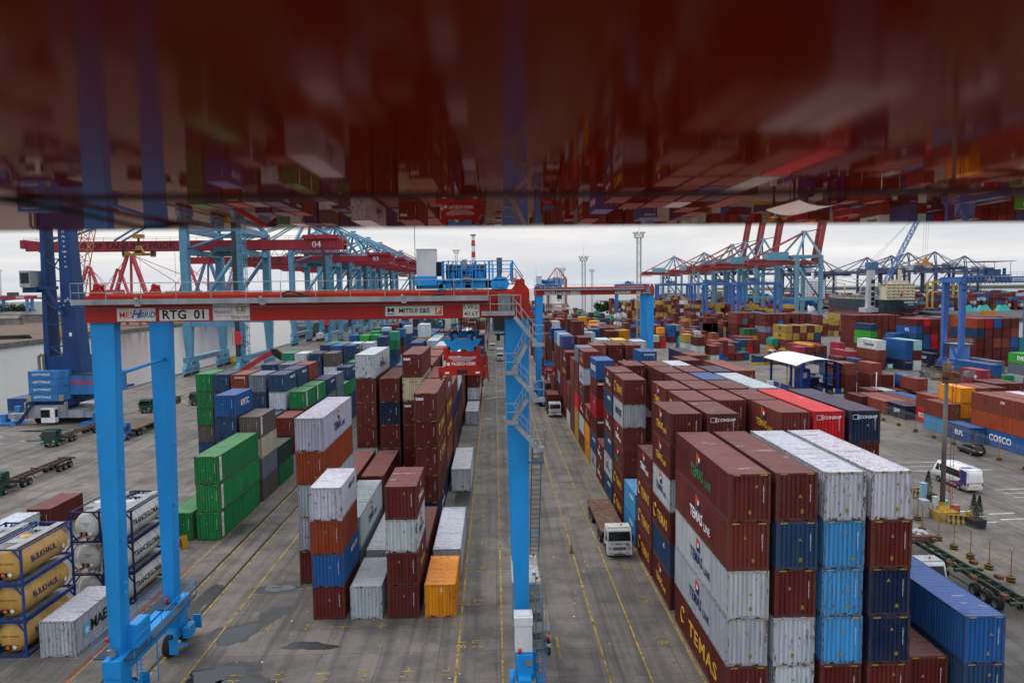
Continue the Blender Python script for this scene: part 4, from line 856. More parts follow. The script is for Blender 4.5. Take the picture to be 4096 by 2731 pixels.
# ------------------------------------------------------------------ ship-to-shore cranes on the quays
def build_sts(label, loc, rz=0, cols=(STSBLUE, STSRED), raised=False, num='04', reach=53, back=29, house=None, sc=1.0, group='ship-to-shore cranes along the quays', text='PORT OF TANJUNG PRIOK', detail=True):
    A = mat(cols[0], .5, 0, .25, 'quay_crane_leg_paint', .3); B_ = mat(cols[1], .5, 0, .3, 'quay_crane_girder_paint', .3)
    t = thing('quay_crane', label, 'quay crane', loc, rz, group); t.scale = (sc, sc, sc)
    GX = 15.6; GY = 27
    for x in (0, GX):
        for y in (0, GY):
            s = MB(); s.hexa([(x-.9,y-.8,5.4),(x+.9,y-.8,5.4),(x+.9,y+.8,5.4),(x-.9,y+.8,5.4)], [(x-1.5,y-1.1,15),(x+1.3,y-1.1,15),(x+1.3,y+1.1,15),(x-1.5,y+1.1,15)]); s.bar((x-.1,y,15),(x-.1,y,44),2.2,2.4)
            s.prism([(x-1.4,15),(x-1.4,11),(x-.2,14.4),(x+2.6,14.6),(x+2.6,15.4)] if x == 0 else [(x+1.3,15),(x+1.3,11),(x+.2,14.4),(x-2.6,14.6),(x-2.6,15.4)], 'y', y-.7, y+.7)
            s.build('leg', A, t)
        s = MB(); s.box(x-.8,-3,4.0,x+.8,GY+3,5.6); sl = s.build('sill_beam', A, t)
        if detail: letter(sl, 'DILARANG BERADA DI BAWAH LINTASAN', 'R', (x+.83, GY/2, 4.8), .55, I_R, .02)
        for yc in (-2.2, GY+2.2, 3.6, GY-3.6):
            s = MB(); s.prism([(yc-2.6,2.2),(yc+2.6,2.2),(yc+1,4.0),(yc-1,4.0)], 'x', x-.55, x+.55)
            for q in (-1.9,-.7,.6,1.9): s.prism([(yc+q-.55,.9),(yc+q+.55,.9),(yc+q+.3,2.2),(yc+q-.3,2.2)], 'x', x-.4, x+.4)
            b = s.build('bogie', A, sl); s = MB()
            for q in (-1.9,-.7,.6,1.9): s.tube((x-.2,yc+q,.5),(x+.2,yc+q,.5),.48,12)
            s.build('wheel_set', DARK, b)
    for a, b, w_, h_ in [((0,y,15.6),(GX,y,15.6),1.7,1.9) for y in (0, GY)]+[((0,y,43.6),(GX,y,43.6),1.2,1.4) for y in (0, GY)]+[((x,0,43.6),(x,GY,43.6),1.4,1.8) for x in (0, GX)]+[((x,0,37),(x,GY,37),1.5,1.6) for x in (0, GX)]:
        MB().bar(a, b, w_, h_).build('portal_beam', A, t)
    for y in (0, GY):
        MB().tube((GX,y,37),(1,y,17),.62,10).build('diagonal_brace', A, t); MB().tube((GX+.5,y,43),(1,y,38),.4,8).build('diagonal_brace', A, t)
    yc = GY/2
    def girder(p, q, name='girder'):
        s = MB()
        for y in (yc-3.2, yc+3.2): s.bar((p[0],y,p[1]),(q[0],y,q[1]),1.3,2.9)
        n = 9
        for k in range(n+1): x = p[0]+(q[0]-p[0])*k/n; z = p[1]+(q[1]-p[1])*k/n; s.bar((x,yc-3.2,z),(x,yc+3.2,z),.5)
        return s.build(name, B_, t)
    g1 = girder((-2,39.6),(GX+back,39.6))
    if raised: g2 = girder((-2.5,41),(-9,80),'raised_boom')
    else: g2 = girder((-reach,39.6),(-2,39.6),'boom')
    if detail and text: letter(g2 if not raised else g1, text, 'F', (-24 if not raised else 20, yc-3.9, 39.5), 2.0, I_K, .03)
    letter(g1, num, 'F', (GX+back-8, yc-3.9, 39.4), 2.0, I_W, .03)
    s = MB()
    x0 = -reach if not raised else -2
    rail_run(s, [(x0,yc-4.6,41),(GX+back,yc-4.6,41)], 1.1, 4, .05)
    s.box(GX+back-13,yc-6.2,36.6,GX+back+1,yc+6.2,36.9); s.box(GX+back-12,yc-5,41.1,GX+back-1,yc+5,42.4); s.box(x0-1.5,yc-4,39,x0,yc+4,41.6)
    for zz in (37.8, 38.8): rail_run(s, [(GX+back-13,yc-6.2,zz-1),(GX+back+1,yc-6.2,zz-1)], 1.1, 1.3, .07)
    for k in range(12): s.bar((GX+back-13+k*1.2,yc-6.2,36.8),(GX+back-13+k*1.2,yc-6.2,40.8),.14)
    s.build('service_deck', B_, t)
    s = MB(); ax = GX*.35; az = 60
    for y in (yc-7, yc+7): s.bar((0,y*.0+(0 if y < yc else GY),44),(ax,y*.3+yc*.7,az),1.1); s.bar((GX,(0 if y < yc else GY),44),(ax,y*.3+yc*.7,az),1.1)
    s.bar((ax,yc-2.4,az),(ax,yc+2.4,az),1.6); s.bar((ax-1.5,yc,az+.5),(ax+2,yc,az+.5),.8)
    s.tube((0,0,46),(ax,yc-3,az-9),.3); s.build('apex_frame', A, t)
    s = MB()
    for y in (yc-2.3, yc+2.3):
        s.tube((ax,y,az),(GX+back-2,y,41.3),.38,8)
        if not raised: s.tube((ax,y,az),(-reach+6,y,41.3),.34,8); s.tube((ax,y,az),(-reach*.5,y,41.3),.34,8)
        else: s.tube((ax,y,az),(-5,y,62),.3,8)
    s.build('stay', A if detail else B_, t)
    if house:
        h = MB(); h.box(GX+2,yc-5,41.2,GX+16,yc+5,46.8); ho = h.build('machinery_house', mat(house, .5, 0, .2, 'machinery_house_paint', .3), t); letter(ho, num, 'F', (GX+9,yc-5.03,44), 2.6, I_W, .04)
    # trolley, cab, landside stair tower
    s = MB(); s.box(4,yc-3.5,36.3,12,yc+3.5,37.6); s.box(12.2,yc-4.6,33.5,14.6,yc-2.2,36.2); s.box(5,yc-4.6,37.7,11,yc-3.9,38.9)
    for k in range(7): s.bar((4.2+k*1.25,yc-4.6,37.6),(4.2+k*1.25,yc-4.6,39.6),.12)
    s.build('trolley', mat((.035,.12,.15), .6, 0, .4, 'trolley_paint'), t)
    s = MB()
    for dx in (-.0, 1.6): 
        for dy in (-1.2,.4): s.bar((GX+1.2+dx,dy-1.5,5),(GX+1.2+dx,dy-1.5,44),.16)
    for k in range(17):
        z = 5+k*2.3; s.box(GX+.9,-3.1,z,GX+3.2,-1.0,z+.08); a, b = (GX+1.1, GX+3.0) if k % 2 else (GX+3.0, GX+1.1); s.bar((a,-2.8,z),(b,-2.8,z+2.3),.10,.3); s.bar((a,-3.1,z+1),(b,-3.1,z+3.3),.06)
        rail_run(s, [(GX+.9,-3.1,z),(GX+3.2,-3.1,z)], 1.1, 1.2, .04)
    s.build('stair_tower', A, t)
    s = MB(); s.box(GX-1.3,-1.6,5,GX-.2,-1.1,43); s.build('lift_shaft', DARK, t)
    if detail: 
        s = MB(); s.box(GX-1.6,-1.75,17,GX+.6,-1.62,20); pn = s.build('sign_panel', SIGNW, t); letter(pn, 'II', 'F', (GX-.5,-1.78,18.5), 2.0, I_K, .04)
        s = MB(); s.box(GX-1.4,-2.0,9.2,GX+.9,-1.65,13.2); bx = s.build('notice_board', mat((.55,.03,.05), .5, 0, .2, 'notice_red'), t)
        s = MB()
        for k in range(5): zz = 8.2; 
        for x in (-6,-9,-20,6,8): s.tube((x,yc,38),(x,yc,8 if x > 0 else 30),.05,4)
        ps = []
        for k in range(9):
            for u in range(6): ps.append((GX+2+k*3+u*.5, yc-4.2, 37.9-2.2*math.sin(math.pi*u/6)))
        s.path(ps, .07, 4); s.build('festoon_cable', BLACK, t)
    return t
STS_TXT = ['nearest light blue quay crane at far left, red boom reaching over the water', 'second light blue quay crane from the left, red girder marked 03', 'third light blue quay crane along the left quay', 'fourth light blue quay crane, dark machinery house on its back girder']
for k, (Y, n_) in enumerate(((218,'04'),(331,'03'),(434,'02'),(540,'01'))):
    build_sts(STS_TXT[k], (-92, Y, 0), 0, num=n_, house=(.03,.04,.16) if k == 3 else None, detail=k < 3)
_c3 = [o for o in bpy.data.objects if o.get('label') == STS_TXT[2]][0]
dup(_c3, (-92, 384, 0), 0, 'light blue quay crane standing between the ones marked 03 and 02'); dup(_c3, (-92, 487, 0), 0, 'light blue quay crane just before the one with the dark machinery house')
build_sts('orange girdered quay crane, last along the left quay', (-92, 660, 0), 0, (STSBLUE, (.50,.13,.03)), num='MSA', detail=False)
RT = ['quay crane in the right basin with red boom raised, blue house numbered 07', 'quay crane with raised red boom, second from the basin corner', 'quay crane with raised red boom, third from the basin corner', 'quay crane with raised red boom, farthest of the raised four']
for k, (Y, n_) in enumerate(((466,'07'),(540,'06'),(578,'05'),(612,'04'))):
    build_sts(RT[k], (213, Y+27, 0), math.pi, (( .13,.27,.36), (.30,.05,.05)), raised=True, num=n_, house=(.13,.28,.36), detail=False)
for k, (X, Y, l_) in enumerate(((232,760,'red and blue quay crane, boom lowered, blue house numbered 03'),(222,850,'red and blue quay crane with lowered boom, behind the one numbered 03'))):
    build_sts(l_, (X, Y+27, 0), math.pi, ((.16,.28,.36), (.33,.05,.06)), num='03' if k == 0 else '02', house=(.2,.34,.42), detail=False, reach=40)
g0 = build_sts('grey lattice quay crane across the basin, above the blue ship stern', (395, 950, 0), 0, ((.08,.10,.17), (.10,.12,.20)), num='', detail=False, house=(.42,.43,.44))
GL = ['grey quay crane across the basin, second from the left', 'grey quay crane behind the dark ship bow', 'grey quay crane just left of the pale ship tower', 'tall blue-grey quay crane behind the cream ship tower', 'blue-grey quay crane right of the cream ship tower', 'rightmost blue-grey quay crane, behind the right yard gantry']
for (X, Y, sc), l_ in zip(((442,960,.95),(498,950,1.0),(520,930,1.02),(560,960,1.1),(600,965,1.12),(625,940,1.0)), GL):
    d = dup(g0, (X, Y, 0), 0, l_); d.scale = (sc, sc, sc)
PK = build_sts('faded red quay crane seen end-on, left of the twin pair on the horizon', (36, 900, 0), R(90), ((.40,.14,.14), (.42,.17,.17)), num='', detail=False, house=(.30,.38,.45), sc=.8)
dup(PK, (88, 880, 0), R(90), 'faded red quay crane seen end-on, right of the twin pair on the horizon')

# ------------------------------------------------------------------ blue yard gantries on the right
def yard_gantry(label, loc, near=False):
    m = mat((.045,.13,.40), .5, 0, .3, 'yard_gantry_blue', .5); t = thing('yard_gantry', label, 'yard gantry', loc, 0, 'blue yard gantries on the right')
    for x in (0, 24):
        for y in (0, 7.6):
            s = MB(); s.hexa([(x-.55,y-.55,3.2),(x+.55,y-.55,3.2),(x+.55,y+.55,3.2),(x-.55,y+.55,3.2)], [(x-.75,y-.6,25.2),(x+.75,y-.6,25.2),(x+.75,y+.6,25.2),(x-.75,y+.6,25.2)]); lg = s.build('leg', m, t)
        s = MB(); s.box(x-.6,-2,2.2,x+.6,9.6,3.2); s.box(x-.5,.55,6.0,x+.5,7,6.5) if False else None; sl = s.build('sill_beam', m, t)
        for y in (-1.2, 8.8):
            b = MB(); b.box(x-.5,y-1.6,1.2,x+.5,y+1.6,2.2); bo = b.build('bogie', m, sl)
            for q in (-1, 1):
                w = MB(); w.lathe((0,0,0), [(.3,-.25),(.68,-.27),(.75,-.18),(.75,.18),(.68,.27),(.3,.25)], 16); wo = w.build('wheel', RUBBER, bo, None, (x, y+q, .76)); wo.rotation_euler = (0, R(90), 0)
    s = MB()
    for y in (-.6, 7.0): s.box(-1.2, y, 25.2, 25.2, y+1.2, 26.9)
    s.box(-1.1,.6,25.4,-.2,7,26.6); s.box(24.2,.6,25.4,25.1,7,26.6); s.build('girder', m, t)
    s = MB(); rail_run(s, [(-1.2,-.9,26.9),(25.2,-.9,26.9)], 1.1, 1.5, .03); s.truss((-1,-1.6,25.6),(25,-1.6,25.6),.8,.9,14,.05)
    s.build('walkway', mat((.18,.22,.28), .5, .2, .3, 'walkway_steel'), t)
    x = 9
    s = MB(); s.box(x-4,-.4,27.0,x+4,7.8,27.4); s.box(x-1.5,1,27.4,x+.2,3,29.4); s.box(x+.6,1,27.4,x+2.2,3,28.9); s.tube((x-3,2,28.2),(x-1.8,2,28.2),.6,12); s.tube((x+3.5,1.5,27.4),(x+3.5,1.5,29.2),.4,12)
    s.build('trolley', mat((.03,.10,.25), .5, 0, .4, 'trolley_blue'), t)
    if near:
        s = MB(); s.box(x-5,-.8,31.0,x+5.2,8,31.12)
        for q in (-3.5,-.5,4): s.bar((x+q,-.2,27.4),(x+q,-.2,31),.10)
        s.build('sun_roof', mat((.10,.09,.09), .8, 0, .4, 'dark_roof_sheet'), t)
        s = MB(); ps = []
        for k in range(11):
            for u in range(6): ps.append((.2+k*1.15+u*.19, -1.2, 26.9-1.9*math.sin(math.pi*u/6)))
        s.path(ps, .09, 5); s.build('festoon_cable', BLACK, t)
        s = MB(); s.box(.75,1.2,3.6,3.4,6.0,8.2)
        for k in range(14): s.box(.75+k*.19,1.15,3.9,.83+k*.19,1.2,8.0)
        h = s.build('equipment_room', mat((.11,.25,.52), .5, 0, .25, 'light_blue_room'), t); s = MB(); s.box(-.4,.4,8.2,3.9,6.5,8.3); rail_run(s, [(-.4,6.5,8.3),(-.4,.4,8.3),(3.9,.4,8.3),(3.9,6.5,8.3)], 1.3, .8, .03); s.box(1.2,1.5,8.3,2.2,2.4,8.9); s.build('roof_railing', mat((.35,.36,.36), .6, 0, .3, 'room_railing'), h)
        s = MB(); s.bar((-2.6,-.5,8.0),(.6,-.8,.6),.08,.3); s.bar((-2.6,.3,8.0),(.6,0,.6),.08,.3)
        for k in range(18): s.cbox(-2.6+3.2*k/18,-.2,8-7.4*k/18,.3,.8,.04)
        s.box(-3.2,-.6,3.2,-1.6,3,3.3); rail_run(s, [(-3.2,3,3.3),(-3.2,-.6,3.3),(-1.6,-.6,3.3)], 1.1, .8, .03); s.build('stairs', m, t)
        a = sign(t, 15, 26.0, 3.4, .9, -.65, 'PELINDO', I_B, .45); sign(t, 7.2, 26.0, 2.6, .9, -.65, None, None, 0)
        letter(t, '1051', 'F', (24.0-24, -.62, 22.3), .6, I_K, .02) if False else letter(t, '1051', 'F', (0, -.64, 23.2), .5, I_K, .02)
        s = MB(); s.box(x-2.2,2,16.6,x+2.2,2.5,17.4); s.box(x-2.6,1.8,16.2,x+2.6,2.2,16.8)
        for q in (-1.4,1.4): s.tube((x+q,2.2,17.4),(x+q,2.2,27),.04,4)
        s.build('spreader', mat((.55,.20,.02), .5, 0, .3, 'orange_spreader'), t)
    else:
        s = MB(); s.box(x-1.6,2,20.6,x+1.6,2.5,21.6)
        for q in (-1,1): s.tube((x+q,2.2,21),(x+q,2.2,27),.05,4)
        s.build('spreader', mat((.30,.20,.05), .6, 0, .4, 'ochre_spreader'), t)
        s = MB(); s.truss((-.0,9.2,3.3),(0,9.2,24),.9,.9,9,.08); s.build('ladder_tower', m, t)
    return t
yard_gantry('nearest blue yard gantry at far right, light blue equipment room between its legs', (128.9, 195.2, 0), True)
for (X, Y), l_ in zip(((96,560),(124.6,545),(133,475),(133,448),(137,402)), ('blue yard gantry behind the second red gantry girder, leftmost of five', 'blue yard gantry second from the left, past the lattice mast', 'blue yard gantry third from the left, beside the mustard stacks', 'blue yard gantry fourth from the left, nearest of the middle pair', 'blue yard gantry fifth from the left, near the water gap')):
    yard_gantry(l_, (X, Y, 0))
yg = yard_gantry('yellow yard gantry with orange spreader across the basin', (395, 640, 0)); YG = mat((.55,.36,.03), .5, 0, .3, 'yellow_gantry_paint', .5)
for o in yg.children:
    if o.name.startswith(('leg','girder','sill')): o.data = o.data.copy(); o.data.materials.clear(); o.data.materials.append(YG)
yg['group'] = 'yard gantries across the basin'
s_ = thing('red_yard_gantry', 'small red beamed gantry with blue legs behind the storage tanks', 'yard gantry', (-436, 640, 0))
s = MB()
for x in (2, 27): 
    for y in (0, 7): s.box(x-1,y-1,0,x+1,y+1,20)
s.build('leg', mat((.08,.22,.42), .5, 0, .2, 'far_blue'), s_); s = MB(); s.box(-6,-1,20,31,1,23); s.box(-6,6,20,31,8,23); gg = s.build('girder', mat((.33,.03,.05), .5, 0, .2, 'far_red'), s_); letter(gg, 'SANY', 'F', (22,-1.05,21.5), 2.2, I_W, .03)
s = MB(); s.box(10,0,-.0+23,16,7,26); s.build('trolley', mat((.05,.08,.10), .6, 0, .2, 'far_dark'), s_)

# ------------------------------------------------------------------ mobile harbour crane, far left
def harbour_mobile(label, loc, rz=0):
    m = mat((.006,.042,.15), .5, 0, .35, 'harbour_crane_navy', .4); m2 = mat((.03,.17,.42), .55, 0, .4, 'counterweight_blue', .5); gry = mat((.30,.31,.35), .6, 0, .4, 'chassis_grey', .6)
    t = thing('mobile_harbour_crane', label, 'mobile harbour crane', loc, rz)
    s = MB(); s.box(-4.6,-2.2,1.3,6.5,10,2.7); s.box(-4.4,-2.4,1.2,-4.1,10,4.0); s.box(3.2,-2.5,1.4,3.5,-1.8,4.4); s.box(-4.4,-2.5,1.4,-4.1,-1.8,4.4); s.box(-8,-1.8,1.2,-4.4,-.4,2.1); s.box(3.4,-1.8,1.2,8.2,-.4,2.1); s.box(-4,-2.25,2.4,3.3,-2.0,3.8)
    ch = s.build('chassis', gry, t)
    for q in (0, 3.0, 6.0, 8.6):
        for x in (-3.2, 5.4):
            w = MB(); w.lathe((0,0,0), [(.3,-.5),(.7,-.52),(.8,-.4),(.8,.4),(.7,.52),(.3,.5)], 16); wo = w.build('wheel', RUBBER, ch, None, (x, q, .8)); wo.rotation_euler = (0, R(90), 0)
    for x in (-9, 8.6):
        s = MB(); s.box(x-.5,-1.9,.5,x+.5,-.4,2.0); s.prism([(x-3,0),(x+3,0),(x+2,.5),(x-2,.5)], 'y', -3.4, 1); s.build('outrigger_pad', m2, ch)
    s = MB(); s.box(-.7,-3.5,.6,1.9,-2.3,3.4); cb = s.build('driver_cab', WHITE, ch); MB().box(-.72,-3.54,1.6,1.0,-3.5,3.1).build('cab_window', GLASS, cb); MB().box(1.9,-3.4,1.6,1.93,-2.5,3.1).build('cab_window', GLASS, cb)
    s = MB(); s.bar((-5.8,-3,.2),(-2.5,-2.6,4.3),.12,.35); s.bar((-5.8,-2.1,.2),(-2.5,-1.7,4.3),.12,.35)
    for k in range(12): s.cbox(-5.8+3.3*k/12,-2.5,.3+4*k/12,.3,.9,.05)
    s.path([(-5.8,-3,1.2),(-2.5,-2.6,5.3),(1.0,-2.6,5.3)], .04, 5); s.build('stairs', m, ch)
    s = MB(); s.box(-4,-1.6,3.6,3.8,7,4.8); s.lathe((0,3,2.6), [(2.6,0),(2.6,1.1)], 20); s.build('slewing_deck', m, t)
    for k in range(4):
        s = MB(); z = 4.7+k*1.45; s.prism([(-3.9,-1.2),(-2.9,-3.2),(2.6,-3.2),(3.6,-1.2),(3.6,1),(-3.9,1)], 'z', z, z+1.40); cw = s.build('counterweight', m2, t); letter(cw, 'GOTTWALD', 'F', (-.4,-3.23,z+.75), .42, I_W, .03)
        if k == 0:
            s = MB()
            for x in (-3.4, 2.7):
                for q in range(4): s.add([(x+q*.22,-3.22-.0,z+.0),(x+.12+q*.22,-3.22,z),(x+.12+q*.22+.12,-3.22,z+1.2),(x+q*.22+.12,-3.22,z+1.2)], [(0,1,2,3)])
            s.build('hazard_marking', YEL, cw)
    s = MB(); s.box(3.6,-1.0,5.6,11,6,9.4); ho = s.build('machinery_house', m2, t); letter(ho, 'DILARANG BERADA DI BAWAH\nLINTASAN SPREADER', 'F', (6.6,-1.04,8.0), .42, I_R, .03); s = MB(); s.box(3.5,-1.1,9.4,11.1,6.1,9.6); s.build('house_roof', DARK, ho)
    s = MB()   # tower: two plated columns with lattice between
    s.hexa([(1.95,0,9.6),(5.25,0,9.6),(5.25,4,9.6),(1.95,4,9.6)], [(2.0,.8,46),(3.75,.8,46),(3.75,3.4,46),(2.0,3.4,46)])
    s.hexa([(-1.7,0,9.6),(-.7,0,9.6),(-.7,4,9.6),(-1.7,4,9.6)], [(-1.4,.8,46),(-.6,.8,46),(-.6,3.4,46),(-1.4,3.4,46)])
    s.box(-3.0,-.2,8.6,6.0,4.2,13.4) if False else s.hexa([(-1.9,-.2,5),(5.9,-.2,5),(5.9,4.2,5),(-1.9,4.2,5)], [(-1.75,-.1,13),(5.3,-.1,13),(5.3,4.1,13),(-1.75,4.1,13)])
    tw = s.build('tower', m, t)
    s = MB()
    for k in range(7):
        z = 15+k*4.2; s.bar((-.8,.3,z),(2.1,.3,z),.22); s.bar((-.8,.3,z),(2.1,.3,z+4.2) if k % 2 else (2.1,.3,z-2),.2)
    s.bar((-2.2,.2,14),(1.2,.2,26),.3) if False else None
    s.bar((-.9,.2,26.5),(3.0,-.6,21),.5,.4); s.box(-4.6,-.6,25.4,-2.0,3,26.4); s.box(-2.0,-.5,26,2,-.1,26.6); s.build('tower_bracing', m, t)
    s = MB(); s.box(-4.4,-1.6,26.4,-2.4,2.0,29.6); c2 = s.build('tower_cab', mat((.32,.35,.36), .5, 0, .3, 'cab_grey'), t); MB().box(-4.43,-1.4,27.2,-4.4,1.8,29.2).build('cab_window', GLASS, c2); MB().box(-4.2,-1.63,27.2,-2.6,-1.6,29.2).build('cab_window', GLASS, c2)
    for k, ch_ in enumerate('GOTTWALD'): letter(tw, ch_, 'F', (2.95+.05*k, .60-.021*k, 37.0-k*.98), .56, I_W, .03)
    letter(tw, '1', 'F', (3.6, .16, 16.3), 2.2, I_W, .05)
    s = MB()
    for k in range(12):
        a = 2*math.pi*k/12; s.cbox(3.35+.95*math.cos(a), .32, 21.5+2.6*math.sin(a), .38, .06, .5)
    s.build('emblem', mat((.35,.38,.42), .6, 0, .4, 'faded_emblem'), tw); s = MB(); s.lathe((0,0,0), [(0,0),(.75,0),(.75,.03)], 20); e_ = s.build('emblem_disc', mat((.16,.42,.60), .6, 0, .3, 'pale_blue_disc'), tw, None, (3.35,.36,21.5)); e_.rotation_euler = (R(90),0,0)
    s = MB(); s.path([(-2.4,-.4,5),(-2.4,-.4,13),(-1.9,-.4,13.4),(-1.5,-.4,13.2),(-1.5,-.4,6)], .28, 8); s.build('exhaust_pipe', mat((.20,.19,.17), .6, .2, .4, 'exhaust_steel'), t)
    return t
harbour_mobile('navy mobile harbour crane with stacked blue counterweights on the left quay edge', (-86.2, 141.5, 0))
# lattice boom and hanging spreader of the next crane behind
t = thing('floating_crane', 'salmon lattice crane jib rising behind the navy harbour crane tower', 'floating crane', (-90, 180, 0)); sal = mat((.52,.16,.09), .6, 0, .3, 'salmon_paint')
s = MB(); s.truss((-17.5,0,4),(-9.0,3,52),3.2,2.4,18,.13); s.build('boom', sal, t); s = MB(); s.box(-26,-8,-2.6,-9,18,.4); s.box(-21,-3,.4,-13,5,4.5); s.build('carrier', mat((.02,.06,.2), .6, 0, .4, 'carrier_navy'), t)
s = MB(); s.tube((-9,-1.3,52),(-16,-1.3,12),.05,4); s.tube((-9,3,52),(-24,3,8),.07,4); s.build('pendant_rope', BLACK, t)
t = thing('hanging_spreader', 'ochre twin-beam lifting spreader hanging over the water by the navy crane', 'spreader', (-77.5, 160, 33.2)); oc = mat((.42,.22,.03), .6, 0, .5, 'ochre_paint', 3)
s = MB(); s.box(-3.1,-.5,0,3.1,.5,.55); s.prism([(-1.2,.55),(1.2,.55),(.35,2.2),(-.35,2.2)], 'y', -.3, .3); s.box(-3.3,-.7,-.3,-2.7,.7,.9); s.box(2.7,-.7,-.3,3.3,.7,.9); s.box(-1.1,-.6,3.8,1.1,.6,4.6); s.build('beam', oc, t)
s = MB(); s.box(-.18,-.18,2.2,.18,.18,3.8); s.box(-.7,-.35,.6,.7,-.31,1.2); s.box(-3.35,-.75,.0,-2.9,.75,1.4); s.box(2.9,-.75,.0,3.35,.75,1.2)
for q in (-1,0,1): s.tube((q,0,4.6),(q*.9,0,16),.035,4)
s.build('rope', BLACK, t); letter(t, 'GOTTWALD', 'F', (1.9,-.53,.3), .28, I_K, .02)

# ------------------------------------------------------------------ masts, chimney
def mast(label, X, Y, Zt, w=1.5, col=(.28,.28,.27)):
    m = mat(col, .6, .2, .3, 'mast_steel'); t = thing('floodlight_mast', label, 'floodlight mast', (X, Y, 0), 0, 'lattice floodlight masts')
    s = MB(); s.truss((0,0,0),(0,0,Zt-1.6),w,w,max(8, int(Zt/2.2)),.09,chord=.2); s.build('lattice', m, t)
    s = MB(); s.box(-w*1.1,-w*1.1,Zt-1.7,w*1.1,w*1.1,Zt-1.55); rail_run(s, [(-w*1.1,-w*1.1,Zt-1.6),(w*1.1,-w*1.1,Zt-1.6),(w*1.1,w*1.1,Zt-1.6),(-w*1.1,w*1.1,Zt-1.6),(-w*1.1,-w*1.1,Zt-1.6)], 1.5, .7, .06); s.tube((0,0,Zt),(0,0,Zt+5),.05,4); s.build('platform', m, t)
    s = MB()
    for k in range(8): a = 2*math.pi*k/8+.3; s.cbox(w*1.5*math.cos(a), w*1.5*math.sin(a), Zt+.3, .7, .5, .5); s.bar((w*math.cos(a),w*math.sin(a),Zt-.1),(w*1.5*math.cos(a),w*1.5*math.sin(a),Zt+.2),.08)
    s.build('floodlight', mat((.35,.36,.36), .4, .3, .2, 'lamp_grey'), t); return t
mast('tall grey floodlight mast behind the second red gantry girder', 58.7, 291.4, 46.5)
mast('grey floodlight mast left of the tall one, behind the red girder', 43.5, 350, 39.5)
mast('small distant floodlight mast between the twin faded red cranes', 48, 505, 38)
mast('faint distant floodlight mast right of the twin faded red cranes', 87, 640, 40)
mast('distant floodlight mast left of the striped chimney', -25, 480, 50)
mast('floodlight mast in front of the blue crane houses', 139, 500, 41.5)
mast('lattice mast at far left beyond the storage tanks', -472, 700, 47)
t = thing('chimney', 'red and white striped chimney on the horizon above the crane trolley', 'chimney', (-25.5, 900, 0))
s = MB()
for k in range(13): s.tube((0,0,k*7),(0,0,k*7+7),3.6-.12*k,16,3.6-.12*(k+1),m=k % 2,caps=False)
s.build('stack', [WHITE, mat((.45,.05,.05), .6, 0, .2, 'chimney_red')], t); s = MB(); s.tube((0,0,90),(0,0,91.5),3.6,16); s.tube((0,0,79),(0,0,79.5),3.2,16); s.build('gallery', GALV, t)

# ------------------------------------------------------------------ ships
def hull(mb, Lh, Bm, zd, zw=-2.3, flare=.8, m=0):
    secs = []; n = 24
    for k in range(n+1):
        u = k/n; y = u*Lh
        hw = Bm/2*(min(1, (.55+.45*min(1, u/.10))) if u < .1 else 1)*(1 if u < .72 else max(.02, 1-((u-.72)/.28)**1.7))
        ww = hw*(.25+.75*min(1, u/.16)) if u < .16 else hw*(1 if u < .7 else max(.02, 1-((u-.7)/.29)**1.3*.5))
        zz = zd+(0 if u < .8 else (u-.8)/.2*3.5)
        secs.append((y, hw, ww, zz))
    o = len(mb.v); vs = []
    for y, hw, ww, zz in secs: vs += [(-hw,y,zz),(-(hw*.5+ww*.5),y,(zz+zw)/2),(-ww,y+(2.5 if y == 0 else 0),zw),(ww,y+(2.5 if y == 0 else 0),zw),((hw*.5+ww*.5),y,(zz+zw)/2),(hw,y,zz)]
    fs = []; ms = []
    for k in range(n):
        a = k*6; b = a+6
        for i in range(5): fs.append((a+i, a+i+1, b+i+1, b+i))
        fs.append((a+5, a, b, b+5))
    fs.append((5,4,3,2,1,0)); mb.add(vs, [f[::-1] for f in fs], m)
